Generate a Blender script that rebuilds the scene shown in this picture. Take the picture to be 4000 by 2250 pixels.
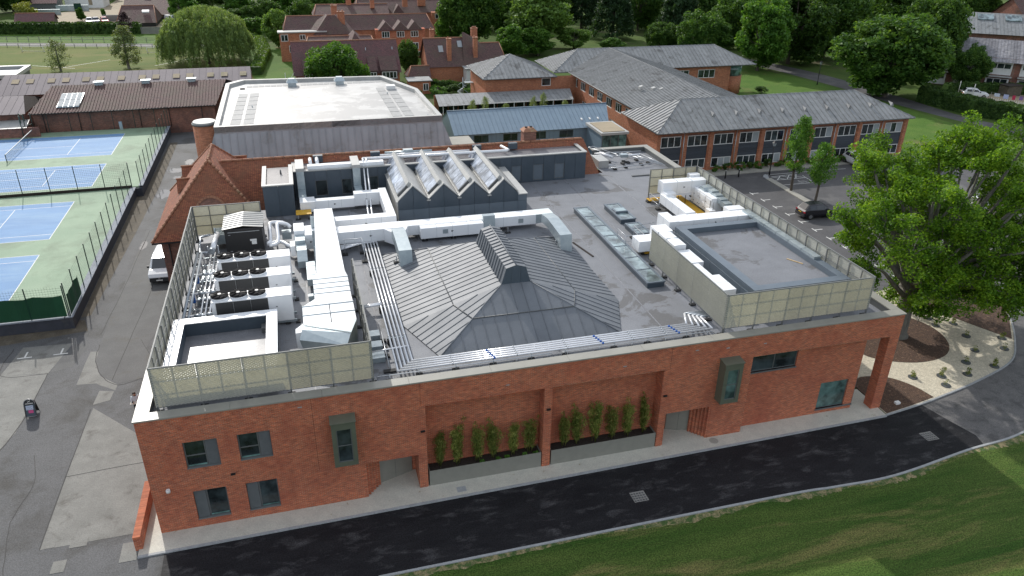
import bpy, math, random
import numpy as np
from mathutils import Vector, Matrix
for o in list(bpy.data.objects): bpy.data.objects.remove(o)
S = bpy.context.scene
COL = S.collection
R = math.radians
# ---------------------------------------------------------------- camera
cam = bpy.data.cameras.new('camera')
cam.sensor_width = 36.0; cam.lens = 2958.45/4000*36.0; cam.clip_start = 0.5; cam.clip_end = 2000
camo = bpy.data.objects.new('camera', cam); COL.objects.link(camo)
_p, _r, _y = 0.466875, 0.016223, -0.280635
_f = Vector((-math.sin(_y)*math.cos(_p), math.cos(_y)*math.cos(_p), -math.sin(_p)))
_rt = Vector((math.cos(_y), math.sin(_y), 0)); _up = _rt.cross(_f)
_a = _rt*math.cos(_r)+_up*math.sin(_r); _b = _up*math.cos(_r)-_rt*math.sin(_r)
camo.matrix_world = Matrix(((_a.x,_b.x,-_f.x,9.598),(_a.y,_b.y,-_f.y,-34.607),(_a.z,_b.z,-_f.z,30.741),(0,0,0,1)))
S.camera = camo
# ---------------------------------------------------------------- sky and sun
SUN_EL, SUN_AZ = R(33), math.atan2(-0.235, 0.97)       # the sun stands behind the building, a little to the left
w = bpy.data.worlds.new('World'); S.world = w; w.use_nodes = True
nt = w.node_tree; bg = nt.nodes['Background']
sky = nt.nodes.new('ShaderNodeTexSky'); sky.sky_type = 'NISHITA'; sky.sun_disc = False
sky.sun_elevation = SUN_EL; sky.sun_rotation = SUN_AZ; sky.air_density = 1.0; sky.dust_density = 3.0; sky.ozone_density = 1.0
# broken bright cloud over the whole sky
tcw = nt.nodes.new('ShaderNodeTexCoord'); nz = nt.nodes.new('ShaderNodeTexNoise'); nz.inputs['Scale'].default_value = 2.6; nz.inputs['Detail'].default_value = 7; nz.inputs['Roughness'].default_value = .55
nt.links.new(tcw.outputs['Generated'], nz.inputs[0])
cr = nt.nodes.new('ShaderNodeMapRange'); cr.inputs['From Min'].default_value = .38; cr.inputs['From Max'].default_value = .58; cr.inputs['To Min'].default_value = .35; cr.inputs['To Max'].default_value = .9; nt.links.new(nz.outputs[0], cr.inputs[0])
mxw = nt.nodes.new('ShaderNodeMixRGB'); nt.links.new(cr.outputs[0], mxw.inputs[0]); nt.links.new(sky.outputs[0], mxw.inputs[1]); mxw.inputs[2].default_value = (6.4, 6.9, 7.6, 1)
nt.links.new(mxw.outputs[0], bg.inputs[0]); bg.inputs[1].default_value = 0.12
sl = bpy.data.lights.new('sun', 'SUN'); sl.energy = 3.0; sl.angle = R(0.9); sl.color = (1, .965, .91)
so = bpy.data.objects.new('sun', sl); COL.objects.link(so)
sd = Vector((math.cos(SUN_EL)*math.sin(SUN_AZ), math.cos(SUN_EL)*math.cos(SUN_AZ), math.sin(SUN_EL)))
so.rotation_euler = sd.to_track_quat('Z', 'Y').to_euler(); so.location = (0, 60, 80)
S.view_settings.view_transform = 'Standard'; S.view_settings.look = 'None'; S.view_settings.gamma = 1
S.view_settings.use_curve_mapping = False
S.view_settings.exposure = 0.32
# ---------------------------------------------------------------- mesh helpers
class F:                                                # a wall's own frame: a along the wall, n inwards, z up
    def __init__(s, x, y, ux, uy, z=0.0):
        l = math.hypot(ux, uy); s.o = (x, y, z); s.u = (ux/l, uy/l); s.n = (-uy/l, ux/l)
    def p(s, a, n, z): return (s.o[0]+s.u[0]*a+s.n[0]*n, s.o[1]+s.u[1]*a+s.n[1]*n, s.o[2]+z)
class MB:
    def __init__(s): s.v = []; s.f = []; s.m = []; s.smooth = []
    def face(s, pts, mi=0, sm=False):
        k = len(s.v); s.v += [tuple(p) for p in pts]; s.f.append(tuple(range(k, k+len(pts)))); s.m.append(mi); s.smooth.append(sm)
    def hexa(s, c, mi=0):                               # 8 corners: bottom 4 ccw, top 4 ccw
        k = len(s.v); s.v += [tuple(p) for p in c]
        for q in ((3,2,1,0),(4,5,6,7),(0,1,5,4),(1,2,6,5),(2,3,7,6),(3,0,4,7)):
            s.f.append(tuple(k+i for i in q)); s.m.append(mi); s.smooth.append(False)
        return s
    def box(s, x0, x1, y0, y1, z0, z1, mi=0):
        return s.hexa(((x0,y0,z0),(x1,y0,z0),(x1,y1,z0),(x0,y1,z0),(x0,y0,z1),(x1,y0,z1),(x1,y1,z1),(x0,y1,z1)), mi)
    def fbox(s, fr, a0, a1, n0, n1, z0, z1, mi=0):
        P = fr.p
        return s.hexa((P(a0,n0,z0),P(a1,n0,z0),P(a1,n1,z0),P(a0,n1,z0),P(a0,n0,z1),P(a1,n0,z1),P(a1,n1,z1),P(a0,n1,z1)), mi)
    def prism(s, poly, z0, z1, mi=0, top=None, bottom=True):
        n = len(poly)
        if bottom: s.face([(x,y,z0) for x,y in reversed(poly)], mi)
        s.face([(x,y,z1) for x,y in poly], mi if top is None else top)
        for i in range(n):
            a, b = poly[i], poly[(i+1)%n]
            s.face(((a[0],a[1],z0),(b[0],b[1],z0),(b[0],b[1],z1),(a[0],a[1],z1)), mi)
        return s
    def sheet(s, poly, z, mi=0): s.face([(x,y,z) for x,y in poly], mi); return s
    def tube(s, pts, r, n=8, mi=0, caps=True, r1=None, sm=True):
        pts = [Vector(p) for p in pts]; k0 = len(s.v); m = len(pts)
        rs = r if isinstance(r, (list, tuple)) else [r+(0 if r1 is None else (r1-r)*i/(m-1)) for i in range(m)]
        for i, p in enumerate(pts):
            d = (pts[min(i+1,m-1)]-pts[max(i-1,0)]).normalized()
            ref = Vector((0,0,1)) if abs(d.z) < .9 else Vector((1,0,0))
            a = d.cross(ref).normalized(); b = a.cross(d)
            for j in range(n):
                t = 2*math.pi*j/n; s.v.append(tuple(p+(a*math.cos(t)+b*math.sin(t))*rs[i]))
        for i in range(m-1):
            for j in range(n):
                q = (k0+i*n+j, k0+i*n+(j+1)%n, k0+(i+1)*n+(j+1)%n, k0+(i+1)*n+j)
                s.f.append(q); s.m.append(mi); s.smooth.append(sm)
        if caps:
            s.f.append(tuple(k0+j for j in reversed(range(n)))); s.m.append(mi); s.smooth.append(False)
            s.f.append(tuple(k0+(m-1)*n+j for j in range(n))); s.m.append(mi); s.smooth.append(False)
        return s
    def cyl(s, x, y, z0, z1, r, n=16, mi=0, r1=None): return s.tube(((x,y,z0),(x,y,z1)), r, n, mi, True, r1)
    def build(s, name, mats, parent=None, kind=None):
        me = bpy.data.meshes.new(name); me.from_pydata(s.v, [], s.f)
        if not isinstance(mats, (list, tuple)): mats = [mats]
        for mt in mats: me.materials.append(mt)
        me.polygons.foreach_set('material_index', s.m); me.polygons.foreach_set('use_smooth', s.smooth); me.update()
        return obj(name, me, parent, kind)
def obj(name, me, parent=None, kind=None):
    o = bpy.data.objects.new(name, me); COL.objects.link(o)
    if parent is not None:
        o.parent = parent
        l = Vector((0,0,0)); q = parent
        while q is not None: l += q.location; q = q.parent
        o.location = -l
    if kind: o['kind'] = kind
    return o
def thing(name, label, cat, loc=(0,0,0), group=None):
    o = bpy.data.objects.new(name, None); COL.objects.link(o); o.location = loc; o.empty_display_size = .3
    o['label'] = label; o['category'] = cat
    if group: o['group'] = group
    return o
def tag(o, label, cat, group=None):
    o['label'] = label; o['category'] = cat
    if group: o['group'] = group
    return o
def struct(o): o['kind'] = 'structure'; return o
def dup(root, loc, rz=0.0, sc=(1,1,1), label=None, group=None):
    r = root.copy(); COL.objects.link(r); r.location = loc; r.rotation_euler = (0,0,rz); r.scale = sc
    if label: r['label'] = label
    if group: r['group'] = group
    for ch in list(root.children):
        c = ch.copy(); COL.objects.link(c); c.parent = r
        for g in ch.children:
            d = g.copy(); COL.objects.link(d); d.parent = c
    return r
def clip(poly, n, d):                                   # keep the side n.p >= d of a 3d polygon
    out = []
    for i in range(len(poly)):
        a, b = poly[i], poly[(i+1)%len(poly)]; da, db = n.dot(a)-d, n.dot(b)-d
        if da >= 0: out.append(a)
        if (da > 0 and db < 0) or (da < 0 and db > 0): out.append(a+(b-a)*(da/(da-db)))
    return out
def strips(parent, poly, sdir, sp, mat, name='roof_panel', seam=.05, sw=.03, off=0.0, jitter=0.0):
    """Lay one standing-seam panel after another over a flat facet; each panel is a child mesh with its own raised seam."""
    poly = [Vector(p) for p in poly]
    n = (poly[1]-poly[0]).cross(poly[2]-poly[0]).normalized()
    if n.z < 0: n = -n; poly.reverse()
    sdir = Vector(sdir); sdir = (sdir-n*sdir.dot(n)).normalized(); u = n.cross(sdir).normalized()
    ds = [u.dot(p) for p in poly]; lo, hi = min(ds), max(ds); k = max(1, round((hi-lo)/sp)); st = (hi-lo)/k
    for i in range(k):
        a, b = lo+i*st, lo+(i+1)*st
        q = clip(clip(poly, u, a), -u, -b)
        if len(q) < 3: continue
        mb = MB(); dz = n*(random.uniform(0, jitter) if jitter else 0)
        mb.face([p+dz for p in q])
        if i > 0:
            e = [p for p in q if abs(u.dot(p)-a) < 1e-4]
            if len(e) >= 2:
                e.sort(key=lambda p: sdir.dot(p)); p, r = e[0], e[-1]
                if (r-p).length > .05:
                    h = u*(sw/2); m = n*seam; dn = n*-.01
                    mb.hexa((p-h+dn, r-h+dn, r+h+dn, p+h+dn, p-h+m, r-h+m, r+h+m, p+h+m))
        mb.build(name, mat, parent)
# ---------------------------------------------------------------- materials
MATS = {}
def _new(name):
    m = bpy.data.materials.new(name); m.use_nodes = True; MATS[name] = m
    t = m.node_tree; return m, t, t.nodes['Principled BSDF'], t.nodes.new, t.links.new
def _ramp(nw, stops):
    r = nw('ShaderNodeValToRGB'); e = r.color_ramp.elements
    while len(e) < len(stops): e.new(.5)
    for i, (p, c) in enumerate(stops): e[i].position = p; e[i].color = (*c, 1)
    return r
def pbr(name, c1, c2=None, scale=3.0, rough=.6, bump=0.0, bscale=None, metal=0.0, spec=.5, stretch=(1,1,1), detail=6.0, c3=None, s3=.3, t3=(.55,.7), rvar=0.0, orand=0.0, fine=0.0):
    """Plain surface: two noise-mixed colours, optional third for stains with an own scale, bump, roughness variation."""
    m, t, b, nw, ln = _new(name)
    b.inputs['Roughness'].default_value = rough; b.inputs['Metallic'].default_value = metal
    b.inputs['Specular IOR Level'].default_value = spec
    tc = nw('ShaderNodeTexCoord'); mp = nw('ShaderNodeMapping'); mp.inputs['Scale'].default_value = stretch
    ln(tc.outputs['Object'], mp.inputs[0])
    c2 = c2 or tuple(x*.85 for x in c1)
    no = nw('ShaderNodeTexNoise'); no.inputs['Scale'].default_value = scale; no.inputs['Detail'].default_value = detail; no.inputs['Roughness'].default_value = .62
    ln(mp.outputs[0], no.inputs[0])
    rp = _ramp(nw, ((.36, c1), (.64, c2))); ln(no.outputs[0], rp.inputs[0]); col = rp.outputs[0]
    if c3:
        n3 = nw('ShaderNodeTexNoise'); n3.inputs['Scale'].default_value = s3; n3.inputs['Detail'].default_value = 8; n3.inputs['Roughness'].default_value = .66; n3.inputs['Distortion'].default_value = .4
        ln(mp.outputs[0], n3.inputs[0])
        r3 = _ramp(nw, ((t3[0], (0,0,0)), (t3[1], (1,1,1)))); ln(n3.outputs[0], r3.inputs[0])
        mx = nw('ShaderNodeMixRGB'); ln(r3.outputs[0], mx.inputs[0]); ln(col, mx.inputs[1]); mx.inputs[2].default_value = (*c3, 1); col = mx.outputs[0]
    if fine:
        nf = nw('ShaderNodeTexNoise'); nf.inputs['Scale'].default_value = 14; nf.inputs['Detail'].default_value = 3; ln(tc.outputs['Object'], nf.inputs[0])
        mr = nw('ShaderNodeMapRange'); mr.inputs['From Min'].default_value = .3; mr.inputs['From Max'].default_value = .7
        mr.inputs['To Min'].default_value = 1-fine; mr.inputs['To Max'].default_value = 1+fine; ln(nf.outputs[0], mr.inputs[0])
        vm = nw('ShaderNodeVectorMath'); vm.operation = 'SCALE'; ln(col, vm.inputs[0]); ln(mr.outputs[0], vm.inputs['Scale']); col = vm.outputs[0]
    if orand:
        oi = nw('ShaderNodeObjectInfo'); mr = nw('ShaderNodeMapRange'); mr.inputs['To Min'].default_value = 1-orand; mr.inputs['To Max'].default_value = 1+orand
        ln(oi.outputs['Random'], mr.inputs[0]); vm = nw('ShaderNodeVectorMath'); vm.operation = 'SCALE'; ln(col, vm.inputs[0]); ln(mr.outputs[0], vm.inputs['Scale']); col = vm.outputs[0]
    ln(col, b.inputs['Base Color'])
    if rvar:
        mr = nw('ShaderNodeMapRange'); mr.inputs['To Min'].default_value = rough-rvar; mr.inputs['To Max'].default_value = rough+rvar
        ln(no.outputs[0], mr.inputs[0]); ln(mr.outputs[0], b.inputs['Roughness'])
    if bump:
        n2 = nw('ShaderNodeTexNoise'); n2.inputs['Scale'].default_value = bscale or scale*6; n2.inputs['Detail'].default_value = 5; ln(mp.outputs[0], n2.inputs[0])
        bp = nw('ShaderNodeBump'); bp.inputs['Strength'].default_value = 1.0; bp.inputs['Distance'].default_value = bump; ln(n2.outputs[0], bp.inputs['Height']); ln(bp.outputs[0], b.inputs['Normal'])
    return m
def brick(name, c1, c2, mortar, bw=.225, rh=.075, ms=.010, rough=.8, zk=1.0, tint=None, tscale=.35, tt=(.45,.7), bump=.006):
    """Coursed brickwork or plain tiles: courses along x+y, rows up z."""
    m, t, b, nw, ln = _new(name)
    b.inputs['Roughness'].default_value = rough
    tc = nw('ShaderNodeTexCoord'); sp = nw('ShaderNodeSeparateXYZ'); ln(tc.outputs['Object'], sp.inputs[0])
    ad = nw('ShaderNodeMath'); ad.operation = 'ADD'; ln(sp.outputs[0], ad.inputs[0]); ln(sp.outputs[1], ad.inputs[1])
    mz = nw('ShaderNodeMath'); mz.operation = 'MULTIPLY'; ln(sp.outputs[2], mz.inputs[0]); mz.inputs[1].default_value = zk
    cb = nw('ShaderNodeCombineXYZ'); ln(ad.outputs[0], cb.inputs[0]); ln(mz.outputs[0], cb.inputs[1])
    bt = nw('ShaderNodeTexBrick'); ln(cb.outputs[0], bt.inputs['Vector'])
    bt.inputs['Color1'].default_value = (*c1,1); bt.inputs['Color2'].default_value = (*c2,1); bt.inputs['Mortar'].default_value = (*mortar,1)
    bt.inputs['Scale'].default_value = 1; bt.inputs['Mortar Size'].default_value = ms; bt.inputs['Mortar Smooth'].default_value = .15
    bt.inputs['Brick Width'].default_value = bw; bt.inputs['Row Height'].default_value = rh; bt.inputs['Bias'].default_value = -.05
    n1 = nw('ShaderNodeTexNoise'); n1.inputs['Scale'].default_value = 1.0; n1.inputs['Detail'].default_value = 5; n1.inputs['Roughness'].default_value = .6; nm = nw('ShaderNodeMapping'); nm.inputs['Scale'].default_value = (2.2,2.2,9); ln(tc.outputs['Object'], nm.inputs[0]); ln(nm.outputs[0], n1.inputs[0])
    mr = nw('ShaderNodeMapRange'); mr.inputs['From Min'].default_value = .3; mr.inputs['From Max'].default_value = .7; mr.inputs['To Min'].default_value = .66; mr.inputs['To Max'].default_value = 1.34; ln(n1.outputs[0], mr.inputs[0])
    vm = nw('ShaderNodeVectorMath'); vm.operation = 'SCALE'; ln(bt.outputs[0], vm.inputs[0]); ln(mr.outputs[0], vm.inputs['Scale']); col = vm.outputs[0]
    if tint:
        n3 = nw('ShaderNodeTexNoise'); n3.inputs['Scale'].default_value = tscale; n3.inputs['Detail'].default_value = 8; n3.inputs['Roughness'].default_value = .7; ln(tc.outputs['Object'], n3.inputs[0])
        r3 = _ramp(nw, ((tt[0], (0,0,0)), (tt[1], (1,1,1)))); ln(n3.outputs[0], r3.inputs[0])
        mx = nw('ShaderNodeMixRGB'); ln(r3.outputs[0], mx.inputs[0]); ln(col, mx.inputs[1]); mx.inputs[2].default_value = (*tint,1); col = mx.outputs[0]
    ln(col, b.inputs['Base Color'])
    bp = nw('ShaderNodeBump'); bp.invert = True; bp.inputs['Distance'].default_value = bump; ln(bt.outputs['Fac'], bp.inputs['Height']); ln(bp.outputs[0], b.inputs['Normal'])
    return m
def leaf(name, dark, mid, light, trans=.35, rough=.55, pn=.6, tt=(1.25,1.15,.5)):
    """Foliage: tone from each leaf island and from the clump it sits in, some light passes through."""
    m, t, b, nw, ln = _new(name)
    ge = nw('ShaderNodeNewGeometry'); tc = nw('ShaderNodeTexCoord')
    no = nw('ShaderNodeTexNoise'); no.inputs['Scale'].default_value = pn; no.inputs['Detail'].default_value = 3; ln(tc.outputs['Object'], no.inputs[0])
    mx0 = nw('ShaderNodeMath'); mx0.operation = 'MULTIPLY_ADD'; ln(ge.outputs['Random Per Island'], mx0.inputs[0]); mx0.inputs[1].default_value = .5
    sc = nw('ShaderNodeMath'); sc.operation = 'MULTIPLY_ADD'; ln(no.outputs[0], sc.inputs[0]); sc.inputs[1].default_value = 1.3; sc.inputs[2].default_value = -.4
    ln(sc.outputs[0], mx0.inputs[2])
    rp = _ramp(nw, ((.1, dark), (.5, mid), (.9, light))); ln(mx0.outputs[0], rp.inputs[0])
    oi = nw('ShaderNodeObjectInfo'); mr = nw('ShaderNodeMapRange'); mr.inputs['To Min'].default_value = .82; mr.inputs['To Max'].default_value = 1.18; ln(oi.outputs['Random'], mr.inputs[0])
    vm = nw('ShaderNodeVectorMath'); vm.operation = 'SCALE'; ln(rp.outputs[0], vm.inputs[0]); ln(mr.outputs[0], vm.inputs['Scale'])
    ln(vm.outputs[0], b.inputs['Base Color']); b.inputs['Roughness'].default_value = rough; b.inputs['Specular IOR Level'].default_value = .25
    tr = nw('ShaderNodeBsdfTranslucent'); v2 = nw('ShaderNodeVectorMath'); v2.operation = 'MULTIPLY'; ln(vm.outputs[0], v2.inputs[0]); v2.inputs[1].default_value = tt; ln(v2.outputs[0], tr.inputs[0])
    ms = nw('ShaderNodeMixShader'); ms.inputs[0].default_value = trans; ln(b.outputs[0], ms.inputs[1]); ln(tr.outputs[0], ms.inputs[2])
    ln(ms.outputs[0], t.nodes['Material Output'].inputs[0])
    return m
def glassy(name, c, rough=.06, orand=.5, spec=.6):
    m = pbr(name, tuple(x*.45 for x in c), tuple(x*1.9 for x in c), .9, rough, spec=spec, orand=orand, detail=3); return m  # soft pale and dark blotches in the glass colour paint its reflections
random.seed(5)
# ---------------------------------------------------------------- palette
m_brick = brick('red brick', (.55,.108,.036), (.31,.050,.024), (.42,.27,.17), ms=.012, tint=(.31,.066,.036), tscale=.5, tt=(.45,.85))
m_brick2 = brick('orange brick', (.46,.14,.055), (.34,.088,.038), (.38,.27,.18), tint=(.26,.09,.05), tscale=.5, tt=(.5,.8))
m_brick3 = brick('dull brick', (.30,.10,.06), (.20,.065,.045), (.25,.20,.16), tint=(.10,.06,.05), tscale=.5)
m_tile = brick('red clay tile', (.42,.15,.07), (.29,.09,.05), (.07,.03,.025), bw=.17, rh=.10, ms=.012, zk=1.0, tint=(.20,.09,.05), tscale=.6, bump=.012)
m_tile2 = brick('brown clay tile', (.165,.085,.075), (.11,.06,.056), (.03,.02,.02), bw=.17, rh=.11, ms=.014, tint=(.10,.075,.055), tscale=.35, tt=(.45,.7), bump=.012)
m_tile3 = brick('purple clay tile', (.20,.085,.085), (.13,.06,.062), (.05,.03,.03), bw=.17, rh=.11, ms=.014, tint=(.10,.065,.06), tscale=.4, bump=.012)
m_ridge = pbr('ridge tile', (.34,.16,.09), (.25,.11,.065), 3, .8, c3=(.3,.22,.12), s3=1.2)
m_cop = pbr('olive grey coping', (.30,.29,.25), (.26,.25,.22), .8, .42, spec=.5, rvar=.06)
m_deck = pbr('grey roof felt', (.185,.193,.210), (.157,.164,.18), .55, .62, bump=.01, bscale=30, c3=(.105,.105,.108), s3=.35, t3=(.56,.60), rvar=.1, fine=.16)
m_deck2 = pbr('wet roof felt', (.21,.21,.22), (.16,.16,.17), .9, .3, c3=(.13,.13,.135), s3=.6, rvar=.16, fine=.1)
m_zinc = pbr('dark standing seam zinc', (.158,.170,.186), (.136,.148,.163), .7, .55, metal=.0, spec=.32, orand=.05, rvar=.05, fine=.06)
m_clad = pbr('slate blue cladding', (.062,.082,.105), (.05,.07,.09), .9, .42, spec=.5, orand=.06)
m_clad2 = pbr('pale blue cladding', (.13,.16,.19), (.112,.14,.168), .9, .38, spec=.5, orand=.05)
m_lead = pbr('weathered lead roof', (.265,.272,.273), (.205,.211,.212), 1.3, .6, spec=.3, c3=(.095,.095,.092), s3=.45, t3=(.56,.70), orand=.08, fine=.16)
m_lead2 = pbr('streaked lead roof', (.24,.235,.25), (.13,.125,.135), 1.6, .6, c3=(.35,.34,.34), s3=.9, t3=(.55,.75), orand=.25)
m_bzinc = pbr('blue zinc', (.20,.27,.33), (.175,.24,.30), .8, .40, metal=.15, orand=.03)
m_hall = pbr('grey hall cladding', (.30,.325,.345), (.255,.28,.30), .5, .5, orand=.05, c3=(.2,.2,.19), s3=.5)
m_hroof = pbr('pale roof membrane', (.50,.495,.48), (.42,.415,.40), .5, .42, c3=(.35,.345,.335), s3=.28, t3=(.47,.52), rvar=.15, fine=.06)
m_white = pbr('white sheet metal', (.84,.85,.86), (.78,.80,.82), .9, .33, spec=.6, rvar=.08, c3=(.70,.72,.74), s3=.8, t3=(.58,.75))
m_white2 = pbr('white paint', (.76,.76,.74), (.70,.70,.68), 2, .45)
m_galv = pbr('galvanised steel', (.44,.50,.52), (.35,.41,.44), 2.4, .34, metal=.5, rvar=.08, orand=.08)
m_pipe = pbr('bright pipe jacket', (.80,.81,.83), (.74,.75,.77), 3, .26, metal=.3)
m_pipe2 = pbr('dull pipe jacket', (.36,.39,.42), (.29,.32,.35), 3, .35, metal=.5)
m_black = pbr('black sheet metal', (.012,.012,.013), (.016,.016,.017), 2, .45)
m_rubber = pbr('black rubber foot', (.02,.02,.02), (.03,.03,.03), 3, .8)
m_grille = pbr('dark coil grille', (.035,.036,.036), (.05,.05,.05), 30, .6, stretch=(6,6,.3))
m_yellow = pbr('yellow grating', (.62,.36,.02), (.52,.28,.015), 4, .6)
m_blue = pbr('blue pipe label', (.02,.12,.42), (.02,.1,.36), 3, .5)
m_mesh = leaf('cream expanded mesh', (.42,.42,.385), (.46,.46,.42), (.50,.50,.455), trans=.18, rough=.5, tt=(1.25,1.1,.62))
m_frame = pbr('grey frame', (.125,.13,.13), (.105,.11,.11), 2, .5)
m_oframe = pbr('olive green frame', (.115,.125,.09), (.10,.11,.08), 2, .45)
m_wframe = pbr('white window frame', (.72,.72,.70), (.66,.66,.64), 2, .45)
m_glass = glassy('dark window glass', (.022,.03,.032))
m_gglass = glassy('green tinted glass', (.07,.12,.11), .05)
m_sky = glassy('skylight glass', (.16,.205,.215), .04, .12, .9)
m_skyb = glassy('bright skylight glass', (.26,.29,.34), .06, .2, 1.0)
m_blind = pbr('pale blind', (.33,.36,.37), (.28,.31,.32), 1, .7, stretch=(1,1,20))
m_spandrel = pbr('slate hung spandrel', (.05,.06,.075), (.038,.046,.058), 3, .6, stretch=(1,1,4), orand=.15)
m_plant = pbr('planter metal', (.24,.235,.20), (.215,.21,.18), 2, .5)
m_soil = pbr('dark soil', (.018,.013,.01), (.035,.026,.02), 9, .95, bump=.05, bscale=14)
m_steel = pbr('handrail steel', (.46,.48,.50), (.40,.42,.44), 3, .35, metal=.6)
m_green = pbr('dark green steel', (.012,.035,.028), (.016,.045,.034), 2, .5)
m_net = leaf('green debris netting', (.008,.040,.026), (.010,.050,.032), (.012,.06,.038), trans=.15)
m_wire = pbr('green wire', (.03,.06,.05), (.025,.05,.045), 2, .6)
m_wall = pbr('dark painted render', (.045,.05,.065), (.035,.04,.05), 1.2, .8, bump=.006, bscale=14, c3=(.07,.07,.07), s3=.9)
m_wtop = pbr('retaining wall coping', (.24,.265,.30), (.20,.22,.25), 1.5, .8, fine=.15)
m_conc = pbr('pale concrete', (.34,.325,.28), (.28,.27,.235), .9, .75, bump=.006, bscale=16, c3=(.22,.19,.13), s3=1.4, t3=(.6,.75), fine=.10)
m_pave = pbr('cream paving', (.54,.515,.44), (.47,.45,.39), 1.3, .7, bump=.004, bscale=18, c3=(.27,.21,.12), s3=2.2, t3=(.62,.74), fine=.12)
m_kerb = pbr('kerb stone', (.34,.35,.355), (.28,.29,.295), 2.5, .7, fine=.12)
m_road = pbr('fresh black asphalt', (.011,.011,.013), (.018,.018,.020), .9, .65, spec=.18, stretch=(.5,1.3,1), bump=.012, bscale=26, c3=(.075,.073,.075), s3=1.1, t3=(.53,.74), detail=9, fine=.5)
m_yard = pbr('old grey asphalt', (.118,.119,.121), (.098,.099,.10), .45, .75, spec=.2, bump=.01, bscale=24, c3=(.068,.066,.062), s3=.25, t3=(.50,.66), fine=.26)
m_park = pbr('car park asphalt', (.10,.097,.098), (.080,.078,.079), .5, .7, spec=.25, bump=.01, bscale=24, c3=(.15,.145,.14), s3=.2, t3=(.52,.7), fine=.2)
m_ypatch = pbr('pale worn concrete', (.225,.223,.205), (.175,.174,.16), .7, .75, spec=.2, bump=.006, bscale=14, c3=(.115,.11,.098), s3=.8, t3=(.54,.70), fine=.16)
m_ypatch2 = pbr('mid grey asphalt patch', (.12,.121,.118), (.10,.10,.099), .7, .75, spec=.2, bump=.008, bscale=24, c3=(.10,.095,.085), s3=.5, fine=.18)
m_dirtl = pbr('dirty verge', (.12,.10,.07), (.08,.068,.05), 1.0, .9, bump=.02, bscale=10, c3=(.16,.14,.11), s3=1.6, fine=.25)
m_paint = pbr('white line paint', (.70,.70,.66), (.55,.55,.52), 5, .6)
m_lawn = pbr('front lawn', (.035,.078,.012), (.075,.112,.024), .5, .9, bump=.07, bscale=13, stretch=(.22,1.5,1), c3=(.20,.17,.065), s3=.42, t3=(.53,.72), fine=.6, spec=.15, detail=9)
m_grass = pbr('rough grass', (.06,.125,.02), (.09,.155,.028), .22, .9, bump=.05, bscale=6, c3=(.14,.15,.05), s3=.12, fine=.35, spec=.15)
m_field = pbr('dry playing field', (.085,.125,.024), (.125,.142,.034), .10, .9, bump=.04, bscale=6, stretch=(.6,1.5,1), c3=(.17,.155,.052), s3=.16, t3=(.5,.7), fine=.22, spec=.15)
m_pgrass = pbr('park grass', (.055,.095,.022), (.085,.125,.032), .2, .9, c3=(.09,.075,.05), s3=.15, fine=.3, spec=.1)  # park greens with brownish patches, laid over the whole ground
m_mulch = pbr('bark mulch', (.10,.055,.032), (.055,.03,.02), 5, .9, bump=.05, bscale=13, c3=(.20,.13,.08), s3=7, t3=(.58,.66), fine=.5)
m_gravel = pbr('cream gravel', (.60,.54,.42), (.47,.42,.32), 4, .85, bump=.02, bscale=26, fine=.25)
m_dirt = pbr('tan dirt yard', (.33,.27,.185), (.27,.225,.155), .4, .9, c3=(.22,.2,.12), s3=.2, fine=.15)
m_track = pbr('grey track', (.25,.24,.22), (.20,.195,.18), .5, .9, fine=.2)
m_cgreen = pbr('green court surface', (.255,.345,.235), (.215,.305,.205), .35, .8, c3=(.17,.225,.15), s3=.3, t3=(.48,.70), fine=.14)
m_cblue = pbr('blue court surface', (.125,.26,.46), (.10,.22,.41), .4, .75, c3=(.19,.32,.47), s3=.35, t3=(.48,.72), stretch=(.4,1.4,1), fine=.13)
m_bark = pbr('grey brown bark', (.12,.10,.078), (.075,.062,.05), 4, .95, bump=.05, bscale=9, stretch=(1,1,.3))
m_barkp = pbr('pale lichen bark', (.19,.18,.155), (.12,.11,.095), 4, .95, bump=.04, bscale=9, stretch=(1,1,.3))
m_l_dark = leaf('dark park foliage', (.024,.064,.013), (.066,.148,.028), (.15,.26,.052), .42)
m_l_mid = leaf('mid green foliage', (.034,.10,.014), (.085,.20,.030), (.17,.31,.055), .44)
m_l_light = leaf('light green foliage', (.06,.12,.024), (.12,.22,.045), (.19,.31,.075), .42)
m_l_oak = leaf('bright oak foliage', (.028,.082,.007), (.115,.25,.016), (.31,.49,.038), .44)
m_l_willow = leaf('willow foliage', (.09,.15,.05), (.17,.26,.085), (.27,.36,.13), .42)
m_l_birch = leaf('grey green foliage', (.09,.14,.06), (.17,.23,.10), (.26,.32,.15), .48)
m_l_purple = leaf('purple foliage', (.02,.012,.016), (.035,.02,.026), (.05,.03,.035), .2)
m_l_yellow = leaf('yellow green foliage', (.13,.16,.025), (.22,.26,.04), (.30,.33,.06), .35)
m_l_bamboo = leaf('bamboo foliage', (.055,.10,.018), (.17,.22,.045), (.42,.41,.13), .4, pn=3)
m_l_hedge = leaf('hedge foliage', (.020,.05,.013), (.055,.115,.026), (.115,.195,.046), .32, pn=1.2)
m_l_conifer = leaf('dark conifer foliage', (.014,.036,.015), (.034,.075,.027), (.06,.12,.042), .3)
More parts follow.
